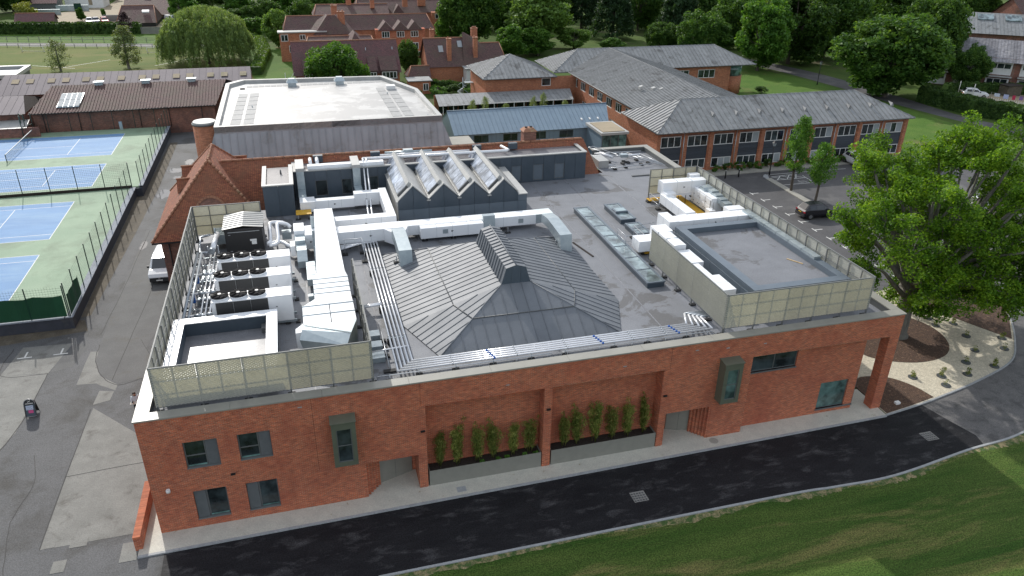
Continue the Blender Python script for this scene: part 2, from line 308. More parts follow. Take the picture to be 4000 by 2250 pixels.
# ---------------------------------------------------------------- the ground
def sheet(name, poly, z, mat): return struct(MB().sheet(poly, z).build(name, mat))
def rect(x0, x1, y0, y1): return [(x0,y0),(x1,y0),(x1,y1),(x0,y1)]
def bez(pts, k=8):                                      # a smooth polyline (Catmull-Rom) through points
    o = []; n = len(pts)
    for i in range(n-1):
        p0, p1, p2, p3 = pts[max(i-1,0)], pts[i], pts[i+1], pts[min(i+2,n-1)]
        for j in range(k):
            t = j/k; o.append(tuple(.5*(2*p1[a]+(p2[a]-p0[a])*t+(2*p0[a]-5*p1[a]+4*p2[a]-p3[a])*t*t+(-p0[a]+3*p1[a]-3*p2[a]+p3[a])*t**3) for a in range(len(p1))))
    o.append(tuple(pts[-1])); return o
ground = sheet('ground', rect(-420, 620, -120, 620), -.03, m_pgrass)
kin = bez([(46.1,-.85),(48.6,-.5),(51,-.07),(55.5,.96),(60.3,2.55),(63.2,4.9),(66.0,8.0),(67.4,10.0),(68.6,13.5)])
kout = bez([(-40,-6.0),(11,-6.0),(33.6,-6.0),(38,-6.15),(42.4,-6.2),(48.6,-5.35),(53.8,-4.75),(62,-2.2),(69,2.2),(74,9),(76.5,17)])
sheet('yard', [(-70,-40),(.3,-40),(.3,-6.0),(1.5,-6),(1.5,30),(-1,30),(-1,100),(-70,100)], -.012, m_yard)
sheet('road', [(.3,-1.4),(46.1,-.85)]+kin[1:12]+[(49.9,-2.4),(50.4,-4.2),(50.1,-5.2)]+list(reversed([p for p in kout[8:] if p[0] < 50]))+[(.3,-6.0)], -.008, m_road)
sheet('sunlit_road', [(49.2,-.4),(49.9,-2.4),(50.4,-4.2),(50.1,-5.2)]+[p for p in kout[8:] if p[0] > 50]+list(reversed([p for p in kin if p[0] > 49.3])), -.009, pbr('sunlit road asphalt', (.135,.128,.125), (.10,.096,.095), .9, .7, bump=.01, bscale=24, c3=(.065,.063,.062), s3=1.2, t3=(.5,.66), fine=.3))  # sunlit tone of the road put into colour, split along the building's shadow edge
sheet('car_park', [(46.6,13.5)]+[(68.6,13.5),(76.5,17),(100,17),(100,50.2),(46.6,50.2)], -.010, m_park)
sheet('lawn', kout[8:]+[(90,17),(140,-10),(140,-90),(-30,-90),(-30,-40),(.3,-40),(.3,-6.0)], -.014, m_lawn)
sheet('far_lawn', [(88,49),(113,56),(112.5,80),(111.5,93),(106,118),(88,122)], -.016, m_grass)
sheet('drive', bez([(104,128),(109.2,112.6),(112.2,92.4),(113,79.3),(115,66),(117.5,57.5),(118,40),(112,20)])+list(reversed(bez([(109,130),(115,113.8),(117.7,99),(118.3,83.5),(118.3,69.2),(120.5,59.6),(126,40),(124,20)]))), -.009, m_park)
sheet('playing_field', [(-150,100),(2,100),(8,160),(-10,163),(-20,165.5),(-55,173.3),(-150,192)], -.018, m_field)
sheet('track', [(-150,192),(-55,173.3),(-20,165.5),(-10,163.5),(-9.5,167),(-20,170),(-56.5,178.2),(-150,197)], -.014, m_track)
sheet('meadow', [(-150,197),(-56.5,178.2),(-20,170),(-9.5,167),(-8,186),(-26,187),(-60,193),(-150,208)], -.016, m_grass)
sheet('farm_yard', [(-58,212),(-45,200),(-30,196),(-22,200),(-30,232),(-39,262),(-38,300),(-46,300),(-46,252),(-56,236)], -.012, m_dirt)
sheet('house_lawn', [(3,118),(10,118),(10,150),(2,170),(-3,165)], -.013, m_grass)
sheet('garden_ground', [(128,84),(131,74),(138,66),(150,60),(160,90),(138,92)], -.012, m_dirt)
sheet('garden_lawn', [(119,58),(126,52),(150,50),(136,68),(124,70)], -.015, m_grass)
# patches, bands and marks on the left yard
for nm, poly, mt in (
    ('concrete_apron', [(-5.9,13.5),(-2.75,9.9),(-.9,5.5),(-.75,.45),(-6.04,.41),(-6.03,10.8)], m_ypatch),
    ('concrete_strip', [(-30,19.9),(-13.1,19.4),(-9.9,18.85),(-10.13,11.8),(-12.2,4.5),(-14,-4),(-30,-6)], m_ypatch),
    ('asphalt_patch', [(-12.6,23.3),(-9.1,23.1),(-9.9,18.9),(-13.1,19.4)], m_ypatch),
    ('asphalt_patch', [(-9.0,23.0),(-7.9,22.6),(-8.4,19.4),(-9.8,18.95)], m_ypatch2),
    ('asphalt_patch', [(-7.6,19.6),(-5.95,16.6),(-7.6,16.8)], m_ypatch),
    ('trench_band', [(-7.55,21.4),(-7.0,21.3),(-6.9,19.7),(-6.2,17.6),(-4.8,16.1),(-4.85,15.4),(-6.1,16.4),(-7.0,17.6),(-7.6,19.6)], m_ypatch),
    ('asphalt_patch', [(-7.1,22.3),(-6.9,19.8),(-6.1,17.6),(-4.8,16.2),(-3.2,16.6),(-2.9,18.9),(-3.6,21),(-1.6,32),(-5,46),(-6.9,46)], m_ypatch2),
    ('asphalt_patch', [(-5.9,15.6),(-4.9,15.3),(-5.0,14.2),(-6.0,13.9)], m_ypatch),
    ('dirt_strip', [(-9.4,27.4),(-8.7,27.6),(-7.9,45),(-7.4,60),(-7.3,80),(-8.3,80),(-8.8,58),(-9.4,58)], m_dirtl),
    ('dirt_strip', [(-30,26.9),(-9.0,26.9),(-8.4,24.9),(-14,24.0),(-30,24.6)], m_dirtl)):
    sheet(nm, poly, -.006 if nm != 'trench_band' else -.003, mt)
for x0, y0 in ((-12.1,21.65),(-9.65,21.6)):
    struct(MB().sheet(rect(x0-.5,x0+.5,y0-.06,y0+.06), -.001).sheet(rect(x0-.06,x0+.06,y0+.06,y0+.85), -.001).build('bay_mark', m_paint))
m_pud = pbr('rain puddle', (.10,.10,.105), (.12,.12,.12), 2, .03, spec=.8)
for cx, cy, rx, ry in ((-6.4,57.5,.9,1.6),(-6.1,66.5,.9,1.1),(-4.9,70,.5,1.3),(-5.6,63.5,.6,.5),(-6.6,42,.3,1.3)):
    rr = random.Random(int(cy)); n = 26
    sheet('puddle', [(cx+rx*math.cos(t)*(1+.35*rr.uniform(-1,1)), cy+ry*math.sin(t)*(1+.3*rr.uniform(-1,1))) for t in [2*math.pi*i/n for i in range(n)]], -.002, m_pud)
# pavement with a kerb round the building
pave = struct(MB().prism([(-1.0,-1.38),(46.1,-.85),(46.2,2.3),(42.5,2.3),(42.5,3.2),(0,3.2),(-1.0,3.3)], -.02, .06).build('pavement', m_pave))
for i in range(23):
    x0 = -1.0+i*2.05; x1 = min(x0+2.04, 46.05); ya = -1.38+(x0+1)/47.1*.53; yb = -1.38+(x1+1)/47.1*.53
    MB().hexa(((x0,ya-.16,-.02),(x1,yb-.16,-.02),(x1,yb-.002,-.02),(x0,ya-.002,-.02),(x0,ya-.15,.062),(x1,yb-.15,.062),(x1,yb-.002,.064),(x0,ya-.002,.064))).build('kerb_stone', m_kerb, pave)
def kerb_line(name, pts, wdt, z1, mat):
    mb = MB()
    for a, b in zip(pts, pts[1:]):
        d = Vector((b[0]-a[0], b[1]-a[1])).normalized(); n = Vector((-d.y, d.x))*wdt/2
        mb.hexa(((a[0]-n.x,a[1]-n.y,-.02),(b[0]-n.x,b[1]-n.y,-.02),(b[0]+n.x,b[1]+n.y,-.02),(a[0]+n.x,a[1]+n.y,-.02),(a[0]-n.x,a[1]-n.y,z1),(b[0]-n.x,b[1]-n.y,z1),(b[0]+n.x,b[1]+n.y,z1),(a[0]+n.x,a[1]+n.y,z1)))
    return struct(mb.build(name, mat))
kerb_line('lawn_kerb', kout[8:], .14, .05, m_kerb)
kerb_line('bed_kerb', kin, .13, .07, m_kerb)
# planting bed at the right corner
struct(MB().prism([(46.25,-.75)]+kin[1:]+[(67.5,16.5),(60,15.5),(52,14),(46.6,13.4)], -.02, .03).build('gravel_bed', m_gravel))
def ell(cx, cy, rx, ry, n=36, rot=0): return [(cx+rx*math.cos(t)*math.cos(rot)-ry*math.sin(t)*math.sin(rot), cy+rx*math.cos(t)*math.sin(rot)+ry*math.sin(t)*math.cos(rot)) for t in [2*math.pi*i/n for i in range(n)]]
for i, poly in enumerate((bez([(50.2,10.6),(49.6,8),(50,6),(51.4,4.85),(53.5,4.2),(55.8,4.45),(57.4,5.6),(58.3,7.5),(58.1,9.6),(56.5,11.8),(53.5,13.2),(51,12.4),(50.2,10.6)], 5)[:-1],
      bez([(46.3,2.9),(47.5,3.6),(49.4,3.1),(50.5,1.7),(50.9,.1)], 5)+[(48.6,-.35),(46.3,-.7)],
      bez([(59.9,13.2),(61.1,10.2),(63.3,5.3)], 4)+[(66.0,8.15),(67.3,10.1),(68.4,13.5),(67.5,16.4),(62,16)])):
    struct(MB().prism(poly, 0, .05).build('mulch_bed', m_mulch))
# car park marks
for i in range(11):
    y = 41.5-i*2.4; x = 61.6+i*.07
    struct(MB().sheet(rect(x-.06,x+.06,y-.45,y+.45), -.004).sheet(rect(x+.06,x+1.0,y-.06,y+.06), -.004).build('bay_mark', m_paint))
def line(pts, z=-.004, wd=.1, name='painted_line', mat=None):
    mb = MB()
    for a, b in pts:
        d = Vector((b[0]-a[0], b[1]-a[1])).normalized(); n = Vector((-d.y, d.x))*wd/2
        mb.sheet([(a[0]-n.x,a[1]-n.y),(b[0]-n.x,b[1]-n.y),(b[0]+n.x,b[1]+n.y),(a[0]+n.x,a[1]+n.y)], z)
    return struct(mb.build(name, mat or m_paint))
line([((67.0,47.5),(79.5,47.4))])
line([((67.2,43.4),(71.6,43.4)),((71.7,43.4),(72.0,46.2)),((67.6,46.6),(71.5,46.9)),((67.4,45.3),(71.9,45.3)),((67.6,46.6),(69,45.3)),((69,46.7),(67.7,45.3)),((69,46.7),(70.4,45.3)),((70.4,46.8),(69.1,45.3)),((70.4,46.8),(71.8,45.3)),((71.5,46.9),(70.4,45.3))])
line([((70.2,44.6),(70.2,44.2)),((70.2,44.2),(70.8,44.2)),((70.8,44.2),(71.0,43.8)),((69.9,44.1),(70.1,43.8)),((70.1,43.8),(70.6,43.8))], wd=.08)
struct(MB().prism([(66.4,45.7),(66.9,46.0),(67.5,47.2),(67.2,47.5),(66.5,46.8)], -.02, .09).build('kerb_island', m_kerb))
struct(MB().prism([(66.0,31),(67.0,31),(67.2,46),(66.4,46)], -.02, .08).build('kerb_island', m_conc))
struct(MB().prism([(52,48.4),(66,48.6),(100,49.4),(100,50.9),(52,50.9)], -.02, .07).build('footpath', m_conc))
for i, (x0,x1,y0,y1,mt) in enumerate(((-5.15,-4.5,-1.5,-.65,m_ypatch),(-4.6,-3.75,.15,.8,m_ypatch),(-1.9,-1.05,-1.6,-.2,m_ypatch),(-5.95,-5.35,.45,.85,m_ypatch),(-2.9,-2.1,17.9,18.9,m_pave),(-1.9,-1.4,20,20.9,m_conc))):
    tag(MB().box(x0,x1,y0,y1,-.02,.004).build('inspection_cover', mt), ('cream inspection cover nearest the bottom edge of the yard','grey inspection cover at the edge of the concrete apron','large grey inspection cover touching the low brick wall end','small cream cover at the apron corner','cream square cover in the yard beside the left plant screen','grey cover by the building wall in the yard')[i], 'cover')
for i, (x,y) in enumerate(((26.4,-3.9),(47.3,-3.5))):
    t = thing('drain_grate', ('rusty drain grate in the middle of the black road','worn drain grate in the road by the mulch bed')[i], 'drain', (x,y,0))
    MB().box(x-.45,x+.45,y-.42,y+.42,-.02,-.001).build('frame', m_track, t)
    mb = MB()
    for a in range(5):
        for b in range(4): mb.box(x-.42+a*.17,x-.30+a*.17,y-.37+b*.19,y-.26+b*.19,-.02,.004)
    mb.build('bars', m_yard, t)
tag(MB().box(16.2,16.75,-.95,-.5,.05,.066).build('access_cover', m_kerb), 'small square metal cover in the pavement before the left planter', 'cover')
tag(MB().cyl(33.2,-.4,.05,.066,.3,20).build('access_cover', m_conc), 'round stained cover in the pavement before the right doorway', 'cover')

# dry ragged verge where the lawn meets the kerb
m_dry = pbr('dry bare verge', (.30,.24,.13), (.20,.17,.08), 2.2, .95, bump=.03, bscale=12, c3=(.05,.09,.020), s3=2.0, t3=(.42,.56), fine=.45)
rgv = random.Random(8); dvp = [p for p in kout[8:] if p[0] < 66]
lo_ = []; hi_ = []
for a, b in zip(dvp, dvp[1:]):
    for j in range(6):
        q = j/6; x, y = a[0]+(b[0]-a[0])*q, a[1]+(b[1]-a[1])*q; d = .08+.5*abs(math.sin(x*.31+1.2*math.sin(x*.17)))*rgv.uniform(.55,1.15)
        hi_.append((x,y-.06)); lo_.append((x+.1,y-.06-d))
sheet('dry_verge', hi_+lo_[::-1], -.011, m_dry)

# saw cuts, cracks and patch seams in the yard, each a narrow bitumen strip
m_seam = pbr('bitumen seam', (.03,.03,.03), (.045,.043,.04), 4, .8)
for nm, pts in (('seam',[(-7.1,22.3),(-6.9,19.8),(-6.1,17.6),(-4.8,16.1),(-3.2,16.6)]),('seam',[(-6.03,13.4),(-6.05,.4)]),('seam',[(-6.1,6.4),(-.9,6.7)]),('seam',[(-9.9,18.9),(-10.2,11.8),(-12.2,4.5)]),('seam',[(-5.3,16.8),(-4.9,24),(-4.6,34),(-5.6,60)]),('seam',[(-13.2,23.2),(-13.1,19.4),(-9.9,18.85)]),('seam',[(-7.3,24),(-6.9,33),(-6.6,46)]),('crack',[(-8.4,9),(-7.7,6.2),(-8.1,3.0),(-7.4,-1)]),('crack',[(-4.2,22.5),(-3.6,21),(-2.9,18.9),(-3.2,16.6)])):
    pts = bez(pts, 6); rgv = random.Random(len(pts)); pts = [(x+rgv.uniform(-.04,.04), y+rgv.uniform(-.04,.04)) for x, y in pts]
    line(list(zip(pts,pts[1:])), -.002, .06 if nm == 'seam' else .035, nm, m_seam)
# ---------------------------------------------------------------- wall and window builders
def wall(mb, fr, a0, a1, z0, z1, holes=(), depth=.22, mi=0, back=False):
    """Outer face of a wall with openings cut in it, each opening with its reveals."""
    As = sorted({a0, a1, *[h[0] for h in holes], *[h[1] for h in holes]}); Zs = sorted({z0, z1, *[h[2] for h in holes], *[h[3] for h in holes]})
    for i in range(len(As)-1):
        for j in range(len(Zs)-1):
            ca, cz = (As[i]+As[i+1])/2, (Zs[j]+Zs[j+1])/2
            if any(h[0] < ca < h[1] and h[2] < cz < h[3] for h in holes): continue
            mb.face((fr.p(As[i],0,Zs[j]),fr.p(As[i+1],0,Zs[j]),fr.p(As[i+1],0,Zs[j+1]),fr.p(As[i],0,Zs[j+1])), mi)
    for h in holes:
        d = h[4] if len(h) > 4 else depth; a, b, c, e = h[:4]; P = fr.p
        mb.face((P(a,0,c),P(a,0,e),P(a,d,e),P(a,d,c)), mi); mb.face((P(b,0,e),P(b,0,c),P(b,d,c),P(b,d,e)), mi)
        mb.face((P(a,0,e),P(b,0,e),P(b,d,e),P(a,d,e)), mi)
        if c > z0+.01: mb.face((P(a,0,c),P(a,d,c),P(b,d,c),P(b,0,c)), mi)
def window(parent, fr, h, depth=.2, cols=(0,1), rows=(0,1), fm=None, gm=None, fw=.06, sill=None, name='window', sub=True, blind=0.0):
    """A framed window in an opening; cols and rows are fractions where the bars stand; each pane is a sub-part."""
    a, b, c, e = h[:4]; fm = fm or m_wframe; gm = gm or m_glass; mb = MB(); n0, n1 = depth-.07, depth
    xs = [a+(b-a)*t for t in cols]; zs = [c+(e-c)*t for t in rows]
    for i, x in enumerate(xs):
        l, r = (x, x+fw) if i == 0 else ((x-fw, x) if i == len(xs)-1 else (x-fw/2, x+fw/2)); mb.fbox(fr, l, r, n0, n1, c, e)
    for i, z in enumerate(zs):
        l, r = (z, z+fw) if i == 0 else ((z-fw, z) if i == len(zs)-1 else (z-fw/2, z+fw/2)); mb.fbox(fr, a+fw, b-fw, n0+.003, n1-.003, l, r)
    o = mb.build(name, fm, parent)
    for i in range(len(xs)-1):
        for j in range(len(zs)-1):
            p = MB(); p.fbox(fr, xs[i]+fw*.4, xs[i+1]-fw*.4, n1-.045, n1-.03, zs[j]+fw*.4, zs[j+1]-fw*.4)
            p.build('pane', m_blind if random.random() < blind else gm, o)
    if sill: MB().fbox(fr, a-.0, b+.0, -.05, depth-.075, c-.05, c+.025).build('sill', sill, o)
    return o
# ---------------------------------------------------------------- the main brick building
B = thing('brick_building', 'large flat roofed red brick building with plant on its roof', 'building', (23,16,0))
fr = F(0,0,1,0)
wins = [(1.98,3.67,4.05,5.77),(4.66,6.33,4.08,5.77),(1.98,3.67,.57,2.53),(4.67,6.32,.58,2.5)]
LW = (35.7,39.0,4.3,5.52); CW = (41.35,43.55,.43,2.54)
mb = MB()
wall(mb, fr, 0, 35.33, 0, 5.84, wins+[(11.0,14.15,0,2.5,1.75),(14.65,21.65,0,5.81,.9),(22.15,29.25,0,5.83,.9),(29.72,32.9,0,2.53,1.6)], .22)
wall(mb, fr, 0, 46.24, 5.84, 7.42)
f2 = F(0,.5,1,0)
wall(mb, f2, 35.33, 44.2, 0, 5.84, [LW, CW], .2)
mb.face(((35.33,0,0),(35.33,.5,0),(35.33,.5,5.84),(35.33,0,5.84)))
mb.face(((35.33,0,5.84),(35.33,.5,5.84),(46.24,.5,5.84),(46.24,0,5.84)))
mb.face(((44.2,.5,0),(44.2,12,0),(44.2,12,5.84),(44.2,.5,5.84)))
mb.face(((44.2,12,0),(46.24,12,0),(46.24,12,5.84),(44.2,12,5.84)))
mb.face(((44.2,.5,5.84),(44.2,12,5.84),(46.24,12,5.84),(46.24,.5,5.84)))
mb.face(((46.24,0,5.84),(46.24,12,5.84),(46.24,12,7.42),(46.24,0,7.42)))
mb.face(((46.24,12,0),(46.24,40,0),(46.24,40,7.42),(46.24,12,7.42)))
mb.face(((46.24,40,0),(-.0,40,0),(-.0,40,5),(46.24,40,5)))
mb.face(((0,26,0),(0,0,0),(0,0,7.42),(0,26,7.42)))
mb.build('wall', m_brick, B)
MB().box(45.5,46.24,.0,.72,0,5.84).build('pillar', m_brick, B)
# backs of the recesses
MB().box(14.6,21.7,.9,1.0,0,5.83).build('recess_wall', m_brick, B)
MB().box(22.1,29.3,.9,1.0,0,5.85).build('recess_wall', m_brick, B)
for pts, nm in ((((11.87,1.0),(13.95,1.66)),'door'),(((30.65,1.5),(32.15,1.02)),'door')):
    (xa,ya),(xb,yb) = pts; fd = F(xa,ya,xb-xa,yb-ya); L_ = math.hypot(xb-xa,yb-ya)
    dmb = MB(); dmb.fbox(fd,0,L_,0,.08,.06,2.5); d_ = dmb.build('door', m_plant, B)
    MB().fbox(fd,L_*.5-.006,L_*.5+.006,-.004,.0,.1,2.4).build('door_joint', m_black, d_)
for i in range(6):                                      # stepped brick fins beside each doorway
    MB().box(11.0-.02,11.0+.16*(i+1),.17*i+.02,.17*(i+1)-.015,0,2.5).build('brick_fin', m_brick, B)
    MB().box(32.9-.15*(i+1),32.92,.17*i+.02,.17*(i+1)-.015,0,2.53).build('brick_fin', m_brick, B)
MB().box(11.0,14.15,1.72,1.8,0,2.5).build('recess_wall', m_brick, B); MB().box(29.7,32.9,1.57,1.65,0,2.53).build('recess_wall', m_brick, B)
# windows with slatted vent shutters
m_vent = pbr('grey vent slats', (.15,.16,.16), (.13,.14,.14), 3, .5)
for i, h in enumerate(wins):
    a, b, c, e = h; right = i < 2; vw = .62
    va, vb = (b-vw, b) if right else (a, a+vw); ga, gb = (a, b-vw) if right else (a+vw, b)
    wdw = window(B, fr, (ga,gb,c+.06,e), .2, fm=m_frame, fw=.07, gm=m_glass, rows=(0,.42,1) if right else (0,1))
    MB().fbox(fr, a, b, -.03, .13, c-.0, c+.055).build('sill', m_vent, wdw)
    MB().fbox(fr, ga+.07, gb-.07, .10, .14, c+.09, c+.17).build('inner_sill', m_gglass, wdw)
    vmb = MB(); k = int((e-c-.1)/.055)
    vmb.fbox(fr, va, vb, .17, .2, c+.06, e)
    for q in range(k):
        z = c+.09+q*.055; P = fr.p
        vmb.face((P(va+.02,.06,z),P(vb-.02,.06,z),P(vb-.02,.15,z+.045),P(va+.02,.15,z+.045)))
    vmb.build('slatted_vent', m_vent, B)
for nm, q, h, cs in (('window', f2, LW, (0,.5,1)),('window', f2, CW, (0,1))):
    wdw = window(B, q, h, .16, cols=cs, fm=m_frame, fw=.06, gm=m_glass if cs[1] == .5 else m_gglass)
    MB().fbox(q, h[0]-.04, h[1]+(.04 if cs[1] == .5 else .67), -.06, .10, h[2]-.09, h[2]).build('sill', m_frame, wdw)
frr = F(44.2,.5,0,1)
window(B, frr, (.02,1.6,.43,2.54), .02, fm=m_frame, gm=m_gglass)
# the two boxed oriel windows
for x0, x1 in ((9.47,10.75),(33.0,34.25)):
    o = MB(); y0, z0, z1 = -.7, 3.12, 6.0; g0, g1, h0, h1 = x0+.24, x1-.24, z0+.28, z1-.42
    fo = F(0,y0,1,0); wall(o, fo, x0, x1, z0, z1, [(g0,g1,h0,h1)], .12)
    o.face(((x0,y0,z0),(x0,0,z0),(x0,0,z1),(x0,y0,z1))[::-1]); o.face(((x1,y0,z0),(x1,0,z0),(x1,0,z1),(x1,y0,z1)))
    o.face(((x0,y0,z0),(x1,y0,z0),(x1,0,z0),(x0,0,z0))[::-1])
    ob = o.build('oriel', m_oframe, B)
    MB().hexa(((x0-.05,y0-.06,z1),(x1+.05,y0-.06,z1),(x1+.05,.0,z1+.05),(x0-.05,.0,z1+.05),(x0-.05,y0-.06,z1+.05),(x1+.05,y0-.06,z1+.05),(x1+.05,0,z1+.12),(x0-.05,0,z1+.12))).build('oriel_roof', m_oframe, ob)
    window(B, fo, (g0,g1,h0,h1), .12, rows=(0,.5,1), fm=m_frame, gm=m_glass if x0 < 20 else m_gglass, fw=.05)
for x, z in ((4.15,3.3),(14.45,4.15),(21.93,4.3),(29.5,3.95)):   # small wall lamps
    lm = MB(); lm.box(x-.12,x+.12,-.09,-.0,z-.05,z+.05); lm.build('wall_lamp', m_black, B)
mb = MB(); mb.tube(((.85,-.02,2.95),(.85,-.14,2.95)),.07,10); mb.tube(((.85,-.14,3.02),(.85,-.14,2.86)),.11,10); mb.build('camera_dome', m_white2, B)
# parapet: coping lengths and dark inner upstand
def coping(x0, x1, y0, y1, z=7.5, t=.08, along='x', step=4.6, parent=None, mat=None):
    L_ = (x1-x0) if along == 'x' else (y1-y0); k = max(1, round(L_/step)); s = L_/k
    for i in range(k):
        a, b = i*s, (i+1)*s-.012
        if along == 'x': MB().box(x0+a,x0+b,y0,y1,z-t,z).build('coping', mat or m_cop, parent or B)
        else: MB().box(x0,x1,y0+a,y0+b,z-t,z).build('coping', mat or m_cop, parent or B)
coping(-.05,46.29,-.06,.62); coping(-.05,.66,.632,26,along='y'); coping(45.6,46.29,.632,39.25,along='y'); coping(39.6,46.29,39.26,39.95)
MB().box(.0,46.2,.60,.61,7.0,7.42).box(.63,.64,.6,26,7.0,7.42).box(45.62,45.63,.6,39.27,7.0,7.42).box(39.6,45.62,39.27,39.28,7.0,7.42).build('parapet_lining', m_frame, B)
rd = MB(); rd.sheet([(.05,.05),(46.1,.05),(46.1,39.5),(38.4,39.5),(38.4,33.2),(9,33.2),(6,30.2),(.05,30.2)], 7.0); rd.build('roof_deck', m_deck, B)
for x in (8.9,13.0,17.8,30.4,33.9,38.4,42.3):            # lap joints of the felt, each a raised strip
    y0, y1 = (18.4,32) if 14 < x < 29.5 else (1,32)
    if x == 17.8: y0 = 18.4; y1 = 24.4
    MB().box(x-.05,x+.05,y0,y1,6.99,7.006).build('felt_lap', m_deck2, B)
# ---------------------------------------------------------------- faceted standing seam roof
H = MB().box(20.4,23.4,7.0,14.4,7.0,7.02).build('hip_roof', m_zinc, B)
zb, zt, zf = 7.06, 9.15, 8.12
def v3(p, z): return Vector((p[0],p[1],z))
tl, tr, br_, bl_ = (20.9,7.1),(22.85,7.1),(22.85,14.3),(20.9,14.3)
facets = [([v3((14.55,7.1),zb),v3(tl,zt),v3(bl_,zt),v3((14.5,18.3),zb)], (1,0,.3), .58),
          ([v3((14.55,7.1),zb),v3((16.1,2.9),zb),v3(tl,zt)], (.94,.35,.3), .58),
          ([v3((16.1,2.9),zb),v3((27.55,2.9),zb),v3(tr,zt),v3(tl,zt)], (0,1,.4), .76),
          ([v3((27.55,2.9),zb),v3((29.1,7.1),zb),v3(tr,zt)], (-.94,.35,.3), .58),
          ([v3((29.1,7.1),zb),v3((29.1,18.3),zb),v3(br_,zt),v3(tr,zt)], (-1,0,.3), .58),
          ([v3((29.1,18.3),zb),v3((14.5,18.3),zb),v3(bl_,zt),v3(br_,zt)], (0,-1,.4), .6)]
zup = Vector((0,0,1))
for poly, sd_, sp in facets:
    low = clip(poly, -zup, -zf); up = [p+Vector((0,0,.045)) for p in clip(poly, zup, zf)]
    strips(H, low, sd_, sp, m_zinc, seam=.036, sw=.032); strips(H, up, sd_, sp, m_zinc, seam=.036, sw=.032)
for a, b in (((16.1,2.9,zb),(20.9,7.1,zt+.05)),((27.55,2.9,zb),(22.85,7.1,zt+.05)),((14.5,18.3,zb),(20.9,14.3,zt+.05)),((29.1,18.3,zb),(22.85,14.3,zt+.05))):
    MB().tube((a,b),.045,6).build('hip_capping', m_zinc, H)
for poly, sd_, sp in facets[:5]:                         # drip step where upper panels lap the lower ones
    e = [p for p in clip(poly, zup, zf) if abs(p.z-zf) < 1e-3]
    if len(e) >= 2: MB().tube((e[0]+Vector((0,0,.04)), e[-1]+Vector((0,0,.04))), .035, 5).build('drip_edge', m_frame, H)
mx0, mx1, sx0, sx1, my0, my1, zs_, zr = 20.9,22.85,21.22,22.53,7.1,14.3,10.28,10.47
strips(H, [(mx0,my0,zt),(sx0,my0,zs_),(sx0,my1-.4,zs_),(mx0,my1,zt)], (.3,0,1), .5, m_zinc, 'monitor_panel', .06, .05)
strips(H, [(mx1,my0,zt),(mx1,my1,zt),(sx1,my1-.4,zs_),(sx1,my0,zs_)], (-.3,0,1), .5, m_zinc, 'monitor_panel', .06, .05)
xm = (sx0+sx1)/2
strips(H, [(sx0,my0,zs_),(xm,my0,zr),(xm,my1-.4,zr),(sx0,my1-.4,zs_)], (1,0,.3), .5, m_zinc, 'monitor_panel', .06, .05)
strips(H, [(sx1,my0,zs_),(sx1,my1-.4,zs_),(xm,my1-.4,zr),(xm,my0,zr)], (-1,0,.3), .5, m_zinc, 'monitor_panel', .06, .05)
def ztop(x): return zs_+(zr-zs_)*(1-abs(x-xm)/(xm-sx0))
for a, b, c_, d in ((mx0,21.55,sx0,21.62),(21.56,22.19,21.63,22.12),(22.20,mx1,22.13,sx1)):
    pts = [(a,my0,zt),(b,my0,zt),(d,my0,ztop(d))]+([(xm,my0,zr)] if c_ < xm < d else [])+[(c_,my0,ztop(c_))]
    q_ = MB(); q_.face(pts); q_.build('monitor_panel', m_clad, H)
q_ = MB(); q_.face(((mx0,my1,zt),(sx0,my1-.4,zs_),(xm,my1-.4,zr),(sx1,my1-.4,zs_),(mx1,my1,zt))); q_.build('monitor_panel', m_clad, H)
MB().tube(((xm,my0-.04,zr+.02),(xm,my1-.36,zr+.02)),.05,6).build('ridge_capping', m_zinc, H)
